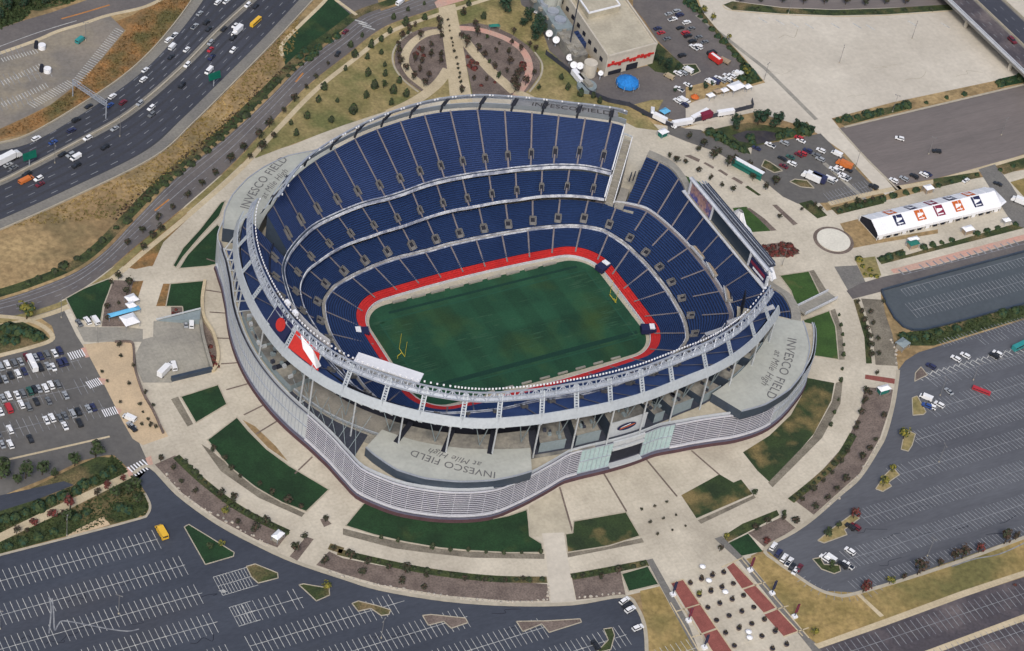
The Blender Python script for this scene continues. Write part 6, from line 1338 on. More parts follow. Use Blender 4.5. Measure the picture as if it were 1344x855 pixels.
def cars_multi(items, where, anchor, group, heading, key):
    L = []
    for tl, x, y, c, kd in items:
        p = W(tl, x, y); p = Vector((p.x, p.y)); L.append([CR[tl][0]+x/CR[tl][2], p, c, kd, heading(p) if callable(heading) else heading])
    L.sort(key=lambda t: t[0]); cnt = {}; tot = {}
    for l in L: tot[(l[2], l[3])] = tot.get((l[2], l[3]), 0)+1
    for l in L:
        k_ = (l[2], l[3]); cnt[k_] = cnt.get(k_, 0)+1
        lab = '%s %s %s' % (l[2], VW[l[3]], where) if tot[k_] == 1 else '%s %s %s, %s counting from %s' % (l[2], VW[l[3]], where, ordw(cnt[k_]), anchor)
        place(VP[l[3]], l[1].x, l[1].y, l[4], 1.02, lab, VC[l[3]], group, z=GZ+.08, paint=l[2])
cars_multi(far, 'on the far motorway carriageway', 'the left edge', 'vehicles on the far motorway carriageway', hwy, (.6, .8))
cars_multi(near, 'on the near motorway carriageway', 'the left edge', 'vehicles on the near motorway carriageway', lambda p: hwy(p)+pi, (.6, .8))
p = W('e', 1240, 222); place(VP['bus'], p.x, p.y, hwy(Vector(p[:2])), .8, 'yellow school bus on the near motorway carriageway', 'bus', 'motorway traffic', GZ+.08, 'yellow')
p = W('f', 95, 610); place(VP['semi_truck'], p.x-5, p.y-2, hwy(Vector(p[:2])), 1.15, 'long white articulated lorry at the left edge of the motorway', 'lorry', 'motorway traffic', GZ+.08, 'white')
p = W('f', 212, 778); place(VP['van'], p.x, p.y, hwy(Vector(p[:2])), (1.4, 1.2, .8), 'bright orange red van on the motorway at the lower left', 'van', 'motorway traffic', GZ+.08, 'orange')
fl = [(50, 215, W_, 'suv'), (145, 195, S__), (188, 165, 'dark red'), (250, 165, S__), (285, 155, N_), (383, 135, W_, 'car'), (418, 118, N_), (420, 205, N_, 'suv'), (455, 195, N_, 'suv'), (280, 235, D_, 'suv'), (373, 232, W_), (75, 290, D_), (125, 280, W_, 'suv'), (170, 262, N_), (35, 318, S__), (100, 205, 'grey'), (330, 145, 'grey'), (5, 230, S__), (335, 225, S__), (-10, 320, D_)]
cars('d', fl, 'in the top row of the busy car park', 'the left', 'parked cars in the busy car park', pi/2)
fl = [(20, 450, S__), (60, 435, W_, 'suv'), (120, 428, W_), (160, 418, 'grey'), (210, 402, 'green'), (245, 388, D_), (272, 385, S__), (318, 380, W_), (358, 360, W_, 'suv'), (460, 430, S__), (60, 520, 'red', 'van'), (5, 545, W_), (150, 495, W_, 'suv'), (255, 475, D_), (200, 512, 'grey'), (405, 355, 'grey'), (340, 470, 'grey')]
cars('d', fl, 'in the middle row of the busy car park', 'the left', 'parked cars in the busy car park', pi/2)
fl = [(70, 672, W_, 'suv'), (325, 605, W_), (365, 590, W_, 'suv'), (510, 560, S__), (550, 545, D_), (620, 525, S__), (655, 515, N_), (455, 645, W_), (557, 625, D_), (212, 735, D_), (72, 775, W_), (15, 775, S__), (-15, 700, 'grey'), (455, 575, 'grey'), (420, 590, 'grey')]
cars('d', fl, 'in the bottom row of the busy car park', 'the left', 'parked cars in the busy car park', pi/2)
p = W('d', 225, 215); place(VP['bus'], p.x, p.y, pi/2, (.85, 1, 1), 'cream minibus parked in the top row of the busy car park', 'bus', 'parked cars in the busy car park', GZ+.06, 'white')
cars('d', [(905, 590, W_, 'van', 2.2), (930, 660, D_, 'car', 1.9), (920, 640, S__, 'car', 1.9)], 'at the edge of the beige gravel plaza', 'the top', 'vehicles on the beige plaza', 2)
cars('01', [(310, 420, 'grey', 'car'), (343, 412, W_, 'suv'), (373, 410, W_, 'van')], 'parked under the dark green left lawn', 'the left', 'cars under the left lawn', pi/2+.1)
cars('01', [(645, 612, W_, 'box_truck', .6), (680, 588, W_, 'van', 1.4), (750, 422, W_, 'van', 1.2), (728, 424, S__, 'car', 1.3)], 'in the loading yard', 'the left', 'vehicles in the loading yard', 1)
cars('b', [(465, 232, N_), (555, 212, W_, 'pickup'), (650, 198, S__), (745, 165, 'red', 'suv'), (760, 182, W_, 'car')], 'in the back row of the small car park', 'the left', 'parked cars in the small car park', 2.1)
cars('b', [(635, 300, D_), (645, 350, 'dark red'), (690, 290, 'green'), (700, 335, W_, 'suv'), (745, 275, 'dark red'), (768, 268, 'red'), (803, 250, N_), (860, 280, 'grey'), (890, 248, W_, 'suv'), (885, 305, S__), (993, 270, W_, 'van')], 'in the middle of the small car park', 'the left', 'parked cars in the small car park', 2.1)
cars('b', [(975, 372, W_, 'suv'), (990, 385, S__, 'car'), (1015, 362, W_, 'car'), (935, 435, W_, 'van'), (950, 450, S__, 'suv'), (972, 435, W_, 'car'), (1030, 410, W_, 'suv'), (1040, 430, W_, 'pickup'), (1062, 422, S__, 'car'), (1240, 485, D_, 'suv'), (1045, 350, 'orange', 'box_truck'), (1070, 375, D_, 'car')], 'at the right of the small car park', 'the left', 'parked cars in the small car park', 2.1)
p = W('b', 828, 435); place(VP['box_truck'], p.x, p.y, 2.15, 1.25, 'long white truck at the green island of the small car park', 'truck', 'parked cars in the small car park', GZ+.06, 'white')
p = W('b', 862, 440); place(VP['box_truck'], p.x, p.y, 2.15, 1.25, 'long navy truck next to the white truck in the small car park', 'truck', 'parked cars in the small car park', GZ+.06, 'navy')
cars('c', [(245, 130, S__), (315, 108, S__), (340, 140, N_, 'suv'), (280, 178, W_, 'pickup'), (400, 205, W_), (345, 250, D_), (440, 255, 'grey'), (390, 295, 'red', 'suv'), (410, 320, D_), (505, 330, 'grey'), (450, 368, D_), (555, 372, 'grey'), (500, 410, W_, 'suv'), (180, 292, 'red'), (230, 345, 'grey'), (150, 255, N_), (360, 490, D_), (620, 470, D_, 'van')],
     'in the car park behind the broadcast building', 'the left', 'parked cars behind the broadcast building', .1)
cars('c', [(245, 672, 'tan', 'van'), (325, 645, W_, 'suv'), (370, 640, S__, 'suv'), (410, 615, W_, 'van'), (335, 780, W_, 'pickup'), (410, 742, W_, 'car'), (600, 718, W_, 'van'), (640, 712, N_, 'van'), (675, 688, W_, 'suv'), (705, 705, S__, 'suv'), (750, 665, W_, 'car'), (755, 700, W_, 'suv'), (790, 668, W_, 'suv'), (775, 712, 'grey', 'car'), (835, 650, W_, 'van'), (860, 640, W_, 'suv')],
     'along the compound hedge', 'the left', 'vehicles along the compound hedge', 2.0)
cars('m', [(520, 490, W_, 'suv'), (560, 480, W_, 'van'), (595, 480, W_, 'car'), (580, 520, N_, 'suv'), (455, 690, W_, 'suv'), (475, 700, W_, 'car'), (700, 20, W_, 'suv'), (660, 25, W_, 'pickup')], 'inside the broadcast compound', 'the left', 'vehicles in the broadcast compound', 1.9)
cars('20', [(855, 548, W_, 'suv', 2.4), (1000, 598, D_, 'suv', 2.6), (832, 713, W_, 'suv', 2), (872, 706, S__, 'suv', 2), (912, 696, D_, 'suv', 2), (950, 690, W_, 'suv', 2), (965, 686, N_, 'car', 2), (752, 738, D_, 'suv', 2)], 'in the mauve grey car park', 'the left', 'cars in the mauve car park', 2)
cars('20', [(1240, 725, D_, 'car', 2.2), (1325, 798, W_, 'box_truck', 2.2), (1115, 712, W_, 'car', .3)], 'on the service road near the marquee', 'the left', 'vehicles near the marquee', 2)
p = at(1328, 55, 17.1); place(VP['suv'], p.x, p.y, atan2(d.y, d.x) if False else atan2(E1.y-E0.y, E1.x-E0.x), 1.3, 'dark red car driving over the flyover', 'car', 'flyover traffic', 17.15, 'dark red')
cars('21', [(978, 590, N_, 'suv', 2.0), (1075, 560, W_, 'suv', 2), (1112, 548, W_, 'suv', 2), (957, 712, W_, 'van', 2.2), (962, 745, 'blue', 'suv', 2.2), (978, 748, W_, 'suv', 2.2), (1010, 740, W_, 'suv', 2), (1048, 688, S__, 'car', 1.7), (1225, 548, D_, 'suv', 2), (1238, 540, W_, 'suv', 2)],
     'in the upper slate car park', 'the left', 'cars in the slate car park', 2)
p = W('21', 1175, 685); place(VP['bus'], p.x, p.y, 2.25, (.8, .75, .5), 'long low red vehicle alone in the slate grey car park', 'car', 'cars in the slate car park', GZ+.06, 'red')
p = W('21', 1330, 512); place(VP['bus'], p.x, p.y, .15, 1, 'teal bus at the right edge of the slate grey car park', 'bus', 'cars in the slate car park', GZ+.06, 'teal')
cars('22', [(360, 445, W_, 'suv'), (380, 472, N_, 'suv'), (402, 490, W_, 'suv'), (422, 506, W_, 'pickup'), (434, 524, D_, 'car'), (446, 540, W_, 'car'), (462, 528, 'dark red', 'car')], 'in the kerb row by the dry grass', 'the top', 'cars parked along the dry grass kerb', .55, (1, 0))
cars('22', [(562, 492, W_, 'suv'), (580, 490, W_, 'van'), (660, 463, W_, 'suv'), (632, 518, D_, 'suv'), (652, 518, W_, 'pickup'), (662, 368, D_, 'suv'), (682, 368, 'dark red', 'suv')], 'beside a lower island of the slate car park', 'the left', 'cars in the slate car park', 1.95)
cars('12', [(1103, 658, W_, 'suv', .3), (1115, 676, D_, 'suv', .25), (1125, 692, W_, 'suv', .2), (1155, 764, W_, 'suv', .1), (990, 832, D_, 'suv', 1.6)], 'at the dark blue car park end', 'the left', 'cars in the dark blue car park', .2)
p = W('02', 633, 390); place(VP['van'], p.x, p.y, 1.6, (1.35, 1.4, 1.3), 'yellow and white shuttle van alone in the dark blue car park', 'van', 'cars in the dark blue car park', GZ+.06, 'yellow')
cars('F', [(525, 5, W_, 'van', .55), (453, 43, 'dark red', 'car', .6)], 'at the avenue junction', 'the left', 'cars at the avenue junction', .5)
cars('i', [(125, 140, W_, 'van', 2.1), (500, 40, W_, 'van', 2), (520, 90, W_, 'van', 2)], 'beside the silos of the broadcast building', 'the left', 'vans beside the silos', 2)
cars('j', [(805, 88, D_, 'suv', .8)], 'driving on the curving avenue', 'left', 'avenue traffic', .8)

# gantry and signs on the motorway
gt = empty('sign_gantry', W('00', 345, 420)); tag(gt, 'pale lattice gantry spanning the far motorway carriageway', 'gantry')
a, b_ = W('00', 285, 378), W('00', 415, 465); mb = MB()
for z in (GZ+8, GZ+10):
    for o_ in (-1, 1): mb.beam((a.x+o_*.6, a.y+o_*.2, z), (b_.x+o_*.6, b_.y+o_*.2, z), .22)
for i in range(14): p, q_ = a.lerp(b_, i/14), a.lerp(b_, (i+1)/14); mb.beam((p.x-1, p.y, GZ+8), (q_.x+1, q_.y, GZ+8), .2); mb.beam((p.x, p.y, GZ+8), (q_.x, q_.y, GZ+10), .2)
mb.build('beam', 'steel', gt)
for q_ in (a, b_): mb = MB(); mb.tube(q_, (q_.x, q_.y, GZ+10), .3); mb.build('post', 'steel', gt)
for tl, x, y, l_ in (('f', 235, 660, 'green sign panel beside the long white lorry'), ('e', 850, 800, 'green sign panel on the near motorway edge')):
    p = W(tl, x, y); t_ = empty('road_sign', p); tag(t_, l_, 'road sign'); mb = MB(); mb.tube(p, (p.x, p.y, GZ+7), .3); mb.build('post', 'steel', t_); mb = MB(); mb.add([(p.x-3.5, p.y-2, GZ+5), (p.x+3.5, p.y-.5, GZ+5), (p.x+3.5, p.y+1, GZ+8.4), (p.x-3.5, p.y-.5, GZ+8.4)], [(0, 1, 2, 3), (3, 2, 1, 0)]); mb.build('panel', 'teal_sign', t_)

# lamps
defmat('pole_grey', (.20, .20, .20), s1=.3, fine=.1)
lp0 = empty('lamp_post', O); mb = MB(); mb.tube((0, 0, 0), (0, 0, .7), .32, n=8); mb.build('footing', 'kerb', lp0, local=lp0); mb = MB(); mb.tube((0, 0, .7), (0, 0, 11), .13, .09, n=6); mb.build('pole', 'pole_grey', lp0, local=lp0)
mb = MB(); mb.box((0, 0, 11), (2.2, .14, .14)); mb.box((1.1, 0, 11.1), (.7, .4, .22)); mb.box((-1.1, 0, 11.1), (.7, .4, .22)); mb.build('lamp_head', 'pole_grey', lp0, local=lp0); reg(lp0)
LAMPS = [('02', 262, 400, 'beside the bare patch by the lower left shrubbery'), ('02', 465, 705, 'in the third bay row of the dark blue car park'), ('12', 150, 800, 'under the triangular islands of the dark blue car park'), ('22', 1010, 110, 'in the upper bays of the slate grey car park'),
 ('22', 965, 478, 'in the lower bays of the slate grey car park'), ('20', 620, 248, 'in the middle of the pale concrete car park'), ('20', 905, 152, 'in the pale car park towards the flyover'), ('20', 325, 315, 'at the hedge corner of the pale car park'), ('20', 682, 660, 'on the pale drive beside the small car park'),
 ('20', 970, 605, 'beside the lone black car in the mauve car park'), ('20', 828, 440, 'in the strip between pale and mauve car parks'), ('01', 240, 395, 'beside the dark green left lawn'), ('01', 382, 495, 'at the top of the beige gravel plaza'), ('21', 395, 192, 'on the plaza right of the stadium end'),
 ('20', 420, 55, 'at the top edge of the pale car park'), ('20', 1255, 530, 'at the right of the mauve car park'), ('00', 335, 160, 'beside the teal van in the old brown car park'), ('02', 0, 765, 'at the left edge of the dark blue car park'), ('21', 1015, 700, 'in the front bays of the slate grey car park'), ('21', 1145, 640, 'near the long red vehicle'),
 ('00', 215, 640, 'on the motorway barrier by the lorry'), ('f', 960, 425, 'on the motorway edge below the gantry')]
for tl, x, y, l_ in LAMPS: p = W(tl, x, y); place(lp0, p.x, p.y, random.uniform(0, 3), 1, 'grey twin headed lamp post '+l_, 'lamp post', 'lamp posts around the stadium')
p = W('n', 752, 388); place(VP['van'], p.x, p.y, .6, 1.1, 'white topped teal van alone in the old brown car park', 'van', None, GZ+.06, 'teal')
for i, (x, y) in enumerate(((392, 455), (443, 675))):
    p = W('n', x, y); t_ = empty('ticket_booth', p); tag(t_, ['round white booth beside the frontage road', 'round white booth in the middle of the old brown car park'][i], 'booth'); mb = MB(); mb.tube(p, (p.x, p.y, GZ+2.4), 1.9, n=14); mb.build('base', 'white', t_); mb = MB(); mb.tube((p.x-2.4, p.y+1.4, GZ), (p.x-2.4, p.y+1.4, GZ+4), 1.3, .9, n=10); mb.build('drum', 'void', t_)
# banners along the brick strips
for i, (x, y, hx, hy) in enumerate(((660, 185, 0, 0), (843, 378, 0, 0), (1030, 572, 0, 0), (18, 388, 0, 0), (148, 605, 0, 0), (280, 828, 0, 0))):
    p = W('a', x, y); t_ = empty('banner_pylon', p); tag(t_, 'dark banner pylon on the %s strip, %s from the top' % (('right grey', 'left grey')[i > 2], ordw(i % 3+1)), 'banner', 'banner pylons of the avenue')
    mb = MB(); mb.box((p.x, p.y, GZ+.5), (2, 2, 1)); mb.build('plinth', 'white', t_); mb = MB(); mb.tube((p.x, p.y, GZ+1), (p.x, p.y, GZ+8.5), .2); mb.build('mast', 'dark_steel', t_); mb = MB(); mb.box((p.x+.1, p.y, GZ+5.5), (1.3, .25, 5.2)); mb.build('banner', 'navy' if i % 2 else 'maroon', t_)
for i, (x, y) in enumerate(((258, 180), (310, 295), (447, 390), (640, 722), (648, 770))):
    p = W('a', x, y); t_ = empty('parasol', p); tag(t_, 'white parasol between the planter trees, %s from the top' % ordw(i+1), 'parasol', 'white parasols of the avenue'); mb = MB(); mb.tube(p, (p.x, p.y, GZ+2.6), .08); mb.build('pole', 'steel', t_); mb = MB(); mb.tube((p.x, p.y, GZ+2.4), (p.x, p.y, GZ+3.2), 1.35, .1, 8); mb.build('canopy', 'white', t_)
# triangular islands of the car parks
ISL = [('02', [(722, 365), (740, 355), (830, 410), (918, 465), (915, 480), (805, 512), (770, 450)], 'lawn', 'largest triangular island below the ring'), ('02', [(965, 520), (1000, 510), (1088, 545), (1090, 565), (1012, 585), (985, 560)], 'shrub_ground', 'second island beside the hatched bays'),
 ('02', [(1172, 592), (1190, 588), (1290, 605), (1292, 632), (1240, 655), (1205, 622)], 'shrub_ground', 'third island with a yellow bush'), ('12', [(36, 665), (60, 655), (130, 672), (188, 690), (180, 708), (150, 712), (110, 684), (60, 695)], 'shrub_ground', 'fourth island along the dark blue rows'),
 ('12', [(312, 712), (345, 708), (480, 722), (490, 740), (425, 762), (395, 735), (335, 750)], 'mulch', 'fifth island along the dark blue rows'), ('12', [(680, 735), (800, 733), (930, 725), (935, 738), (808, 778), (780, 745), (705, 775)], 'mulch', 'sixth and longest thin island of the dark blue rows'),
 ('12', [(1022, 765), (1055, 760), (1065, 790), (1050, 845), (990, 860), (1040, 808)], 'shrub_ground', 'hooked island near the dry grass'), ('22', [(862, 60), (890, 68), (905, 45), (918, 0), (895, -10), (870, 20)], 'garden_grass', 'yellow island at the top of the slate car park'),
 ('22', [(762, 215), (790, 226), (825, 205), (812, 190), (855, 160), (830, 130), (800, 160)], 'garden_grass', 'second yellow island of the slate car park'), ('22', [(535, 418), (560, 428), (650, 395), (640, 375), (700, 330), (670, 315), (600, 365)], 'garden_grass', 'long island beside the two dark cars'),
 ('22', [(515, 490), (545, 485), (560, 512), (620, 515), (625, 538), (600, 548), (550, 530)], 'shrub_ground', 'lowest island beside the white cars'), ('21', [(918, 612), (940, 588), (965, 620), (915, 645)], 'mulch', 'small brown island of the herringbone strip'), ('21', [(905, 710), (925, 702), (960, 765), (950, 775), (908, 778)], 'garden_grass', 'yellow green island beside the white van')]
for tl, pts, m_, l_ in ISL:
    o = sheet('planting_island', T(tl, pts), m_, 3.6, 'kerbed '+l_, 'traffic island'); P = [Vector(q[:2]) for q in T(tl, pts)]; mb = MB()
    for a, b_ in zip(P, P[1:]+P[:1]): mb.beam(V3(a, GZ+.13), V3(b_, GZ+.13), .38, .26)
    k_ = mb.build('kerb', 'kerb'); tag(k_, 'pale kerb of the '+l_, 'kerb', kind='structure')
# ================================================================ PLANTS
def leaf_ball(mb, n, fn, s0, s1, rnd):
    for _ in range(n):
        c, nrm = fn(rnd); s = rnd.uniform(s0, s1)
        u = nrm.cross(Vector((rnd.uniform(-1, 1), rnd.uniform(-1, 1), rnd.uniform(-1, 1)))).normalized(); v = nrm.cross(u).normalized()
        mb.add([c-u*s-v*s*.6, c+u*s-v*s*.7, c+u*s*.7+v*s*.7, c-u*s*.6+v*s*.8], [(0, 1, 2, 3)], 0 if rnd.random() < .68 else 1)
def tree_proto(name, kind, m, m2, seed, n=170):
    rnd = random.Random(seed); r = empty(name, O); mb = MB()
    def rv():
        while True:
            v = Vector((rnd.uniform(-1, 1), rnd.uniform(-1, 1), rnd.uniform(-1, 1)))
            if .05 < v.length < 1: return v
    if kind == 'conifer':
        def fn(rr): h = rr.random(); a = rr.uniform(0, 6.28); R = 1.55*(max(.0, sin(pi*min(1, h*.86+.16)))**.75)*(.82+.18*sin(a*3+seed+h*4))+.08; q = R*sqrt(rr.uniform(.35, 1)); return Vector((q*cos(a), q*sin(a), .4+h*3.7)), Vector((cos(a), sin(a), .9)).normalized()
        leaf_ball(mb, n, fn, .22, .5, rnd); tk = 1.2
    elif kind == 'round':
        cl = [(rv()*1.15+Vector((0, 0, 3.2)), rnd.uniform(.8, 1.35)) for _ in range(7)]
        def fn(rr): c, R = rr.choice(cl); v = rv().normalized(); return c+v*R*rr.uniform(.55, 1), (v+Vector((0, 0, .5))).normalized()
        leaf_ball(mb, n, fn, .2, .46, rnd); tk = 2.6
    elif kind == 'big':
        cl = [(Vector((rnd.uniform(-1, 1)*2.6, rnd.uniform(-1, 1)*2.6, rnd.uniform(4, 9.5))), rnd.uniform(1.3, 2.4)) for _ in range(15)]
        def fn(rr): c, R = rr.choice(cl); v = rv().normalized(); return c+v*R*rr.uniform(.5, 1), (v+Vector((0, 0, .5))).normalized()
        leaf_ball(mb, n*4, fn, .25, .6, rnd); tk = 5.5
    elif kind == 'shrub':
        def fn(rr): v = rv().normalized(); v.z = abs(v.z); k_ = rr.uniform(.5, 1); return Vector((v.x*.95*k_*(1+.25*sin(5*v.x+seed)), v.y*.95*k_, .15+v.z*.95*k_)), (v+Vector((0, 0, .3))).normalized()
        leaf_ball(mb, n//2, fn, .18, .36, rnd); tk = .3
    mb.build('foliage' if kind == 'shrub' else 'crown', [m, m2], r, local=r)
    tb = MB(); R = {'big': .4, 'shrub': .08}.get(kind, .16); tb.tube((0, 0, 0), (.1, 0, tk+.6), R, R*.5, 6)
    if kind in ('round', 'big'):
        for i in range(4 if kind == 'round' else 7): a = i*1.7; k_ = tk*.45; tb.tube((.05, 0, tk*.7), (cos(a)*k_, sin(a)*k_, tk+.8+.3*i), R*.5, R*.2, 5)
    tb.build('stem' if kind == 'shrub' else 'trunk', 'bark', r, local=r); reg(r); return r
TP = {}
def protos(key, name, kind, m, m2, n=3, cnt=170): TP[key] = [tree_proto(name, kind, m, m2, 11*i+len(key), cnt) for i in range(n)]
protos('conifer', 'conifer_tree', 'conifer', 'leaf_dark', 'leaf_green'); protos('dark', 'street_tree', 'round', 'leaf_dark', 'leaf_brown'); protos('green', 'leafy_tree', 'round', 'leaf_green', 'leaf_dark')
protos('brown', 'bare_brown_tree', 'round', 'leaf_brown', 'leaf_dark', 3, 110); protos('yellow', 'autumn_tree', 'round', 'leaf_yellow', 'leaf_green', 2); protos('red', 'red_tree', 'round', 'leaf_red', 'leaf_brown', 2)
protos('big', 'big_tree', 'big', 'leaf_big', 'leaf_dark', 3, 200); protos('shrub', 'shrub', 'shrub', 'leaf_dark', 'leaf_green'); protos('redshrub', 'red_shrub', 'shrub', 'leaf_red', 'leaf_brown', 2); protos('yshrub', 'yellow_shrub', 'shrub', 'leaf_yellow', 'leaf_green', 2); protos('gshrub', 'green_shrub', 'shrub', 'leaf_green', 'leaf_big')
NAME = {'conifer': ('dark conical conifer', 'tree'), 'dark': ('small dark round tree', 'tree'), 'green': ('small leafy green tree', 'tree'), 'brown': ('thin brown leafed tree', 'tree'), 'yellow': ('yellow autumn tree', 'tree'), 'red': ('dark red tree', 'tree'), 'big': ('big spreading green tree', 'tree'),
        'shrub': ('dark shrub', 'shrub'), 'redshrub': ('reddish shrub', 'shrub'), 'yshrub': ('yellowish shrub', 'shrub'), 'gshrub': ('green shrub', 'shrub')}
def plants(key, tile, pts, where, anchor, group, s=1.0, key_dir=(1, 0), sz=1.0):
    L = []
    for q in pts:
        p = W(tile, q[0], q[1]); L.append(((q[1] if anchor in ('the top', 'the far end') else -q[1] if anchor == 'the bottom' else q[0]), p, q[2] if len(q) > 2 else 1))
    L.sort(key=lambda t: t[0]); nm, cat = NAME[key]
    for i, (_, p, k_) in enumerate(L):
        sc_ = s*k_*random.uniform(.75, 1.25); lab = '%s %s, %s from %s' % (nm, where, ordw(i+1), anchor) if len(L) > 1 else '%s %s' % (nm, where)
        if len(lab.split()) > 16: print('LONG', lab)
        place(random.choice(TP[key]), p.x, p.y, random.uniform(0, 6.28), (sc_, sc_, sc_*sz*random.uniform(.9, 1.1)), lab, cat, group)
plants('dark', '00', [(1055, 500, 1.3), (1015, 545, 1.2), (1072, 545, 1.2), (1025, 595, 1.2), (958, 595), (978, 625), (902, 640, 1.1), (843, 690, .9), (793, 732), (735, 778, .9), (675, 825, .9), (1155, 400), (1200, 352, .8), (1236, 312, .7), (1285, 258, .8), (1112, 446, .9)], 'on the right verge of the avenue', 'the left', 'trees along the avenue', 1.0)
plants('conifer', '00', [(1270, 352, 1.3), (1247, 402), (1203, 465), (1140, 490), (1160, 532, 1.1), (1298, 480, .9), (1322, 402, .8)], 'on the yellow grass beside the avenue', 'the left', 'conifers on the yellow grass', 1.0)
plants('conifer', '10', [(10, 276), (45, 225, 1.2), (95, 232), (110, 188), (150, 163), (150, 213), (163, 262, .9), (165, 298), (97, 298), (122, 348, 1.1), (90, 385, 1.1), (38, 446, 1.4), (198, 367, 1.1), (220, 327), (248, 380, 1.2), (188, 412, .7), (183, 130, 1.2), (245, 100, 1.2), (320, 78, 1.3), (30, 185, .9), (75, 145, .8)], 'in the yellow garden left of the mulch bed', 'the left', 'conifers in the yellow garden', 1.05)
plants('conifer', '10', [(198, 76, .8), (255, 44, .8), (318, 20, .8), (470, 60, 1.2), (492, 24, 1.2), (550, 75), (855, 312, 1.1), (880, 352), (1005, 405), (930, 378, 1.3), (980, 385), (255, 135, .9)], 'around the outer garden edge', 'the left', 'conifers around the garden edge', 1.0)
plants('shrub', '00', [(1180, 255, 1.5), (1150, 275, 1.4), (1130, 300, 1), (1090, 322, 1.4), (1060, 345, 1.8), (1040, 385, 1.5), (1015, 405, 1.2), (985, 430, 1.5), (960, 455, 2.3), (940, 475, 1.3), (915, 500, 2), (890, 525, 1.3), (865, 545, 2.2), (840, 570, 1.2), (810, 595, 2), (775, 620, 1.2), (748, 645, 2), (720, 668, 1.1), (700, 685, 1.8), (670, 705, 1.1), (648, 725, 1.6), (610, 755, 1.1), (575, 785, 1.7), (545, 808, 1), (515, 830, 1.6)], 'on the slope verge above the avenue', 'the left', 'shrubs on the slope verge', 1.15)
plants('shrub', '01', [(500, 20, 1.4), (455, 45, 1), (400, 95, 1.5), (350, 135, 1.2), (300, 165, 1.3), (250, 195, 1.6), (215, 215, 1.5), (150, 240, 1), (110, 262, 1.4)], 'on the lower slope verge', 'the left', 'shrubs on the lower slope verge', 1.4)
plants('dark', '01', [(620, 15, 1.1), (630, 60, 1.1), (597, 88, 1.2), (560, 65, .9), (562, 132, 1), (500, 112, .8)], 'where the avenue meets the left plaza', 'the left', 'trees by the left plaza', 1.0)
plants('brown', 'g', [(425, 160), (435, 200), (440, 245), (445, 290), (450, 440), (440, 478), (205, 252), (155, 300), (130, 360), (125, 410), (130, 450), (150, 490), (185, 540), (240, 600), (320, 650, 1.2), (290, 300), (255, 205), (185, 178), (375, 440), (300, 480), (370, 360), (250, 470), (310, 400), (355, 590), (290, 540)], 'in the left oval garden bed', 'the left', 'trees in the left garden bed', 1.0)
plants('brown', 'g', [(610, 120, 1.2), (600, 300), (635, 360, 1.3), (720, 275, 1.4), (725, 395), (770, 440), (850, 520), (955, 420), (960, 490, 1.2), (940, 550), (975, 340), (1040, 390), (1040, 570), (1010, 570), (1000, 650, 1.4), (1000, 690, 1.4), (1080, 640, 1.2), (1140, 570), (1155, 390), (1110, 360), (990, 260, 1.2), (700, 215), (790, 610, .9), (600, 700), (860, 400, .8), (880, 340, .8), (690, 610)], 'in the right oval garden bed', 'the left', 'trees in the right garden bed', 1.0)
plants('redshrub', 'g', [(650, 430, 1.4), (680, 470, 1.6), (700, 520, 1.4), (660, 500, 1.2), (720, 480, 1.3), (1060, 490, 1.6), (1060, 520, 1.4), (290, 370, 1.2), (260, 410, 1.2), (320, 420, 1), (850, 620, 1), (750, 645, 1)], 'in the centre of the garden beds', 'the left', 'red shrubs in the garden', 1.2)
plants('green', 'g', [(20, 660), (75, 780), (790, 295, .7), (1180, 680), (765, 140, .9), (810, 478, .8), (880, 590, .9)], 'among the garden beds', 'the left', 'green trees in the garden', .9)
plants('dark', 'g', [(500, 160, .9), (510, 205, .7), (512, 242, .7), (525, 302, .7), (535, 328, .7), (535, 355, .7), (545, 398, .8), (560, 445, .8), (570, 492), (575, 525, .7), (588, 562, .9), (585, 592, .7), (595, 628, .9), (600, 658, .7), (605, 698, .8)], 'on the broad garden walk', 'the far end', 'planter trees of the garden walk', .6, (-.1, -1))
plants('big', 'g', [(1160, 300, 1.1), (1060, 200, .9), (930, 90, 1.0), (1180, 230, .9), (1100, 160, .7)], 'between the garden and the broadcast building', 'the left', 'big trees behind the garden', .9)
plants('big', '20', [(212, 505, .9), (300, 490, 1.1), (368, 500, 1.0), (325, 480, .7), (475, 515, .6), (450, 500, .5), (505, 520, .5)], 'beside the dark pond', 'the left', 'big trees by the pond', .85)
plants('gshrub', 'b', [(160, 130, 2), (220, 160, 2.2), (270, 190, 2), (320, 215, 2.2), (370, 240, 1.8), (440, 190, 1.5), (620, 150, 2), (680, 130, 2), (780, 120, 2.4), (820, 110, 1.8), (740, 75, 2), (430, 160, 1.8)], 'on the banks of the dark pond', 'the left', 'shrubs by the pond', 1.4)
plants('dark', 'b', [(20, 165), (80, 250, 1.2), (120, 220), (180, 300, 1.3), (220, 262, 1.1), (275, 345, 1.3), (325, 305), (415, 365), (497, 400, .8), (585, 470, 1.5), (525, 500), (440, 440)], 'between ring path and small car park', 'the left', 'trees of the ring path gate', .95)
plants('dark', 'b', [(-5, 330), (80, 385, 1.1), (160, 440), (235, 485), (308, 515, 1.1), (618, 690, .7), (-60, 320), (-110, 290)], 'on the scoreboard side of the ring path', 'the left', 'trees on the scoreboard side', .9)
plants('dark', 'b', [(760, 640, .6), (800, 620, .8), (850, 610, .7), (890, 640, .8), (1130, 602, 1), (1050, 620, .8), (1180, 590, .7), (1230, 575, .8), (1290, 562, .8), (1000, 640, .8)], 'in the hedge above the promenade', 'the left', 'trees above the promenade', .8)
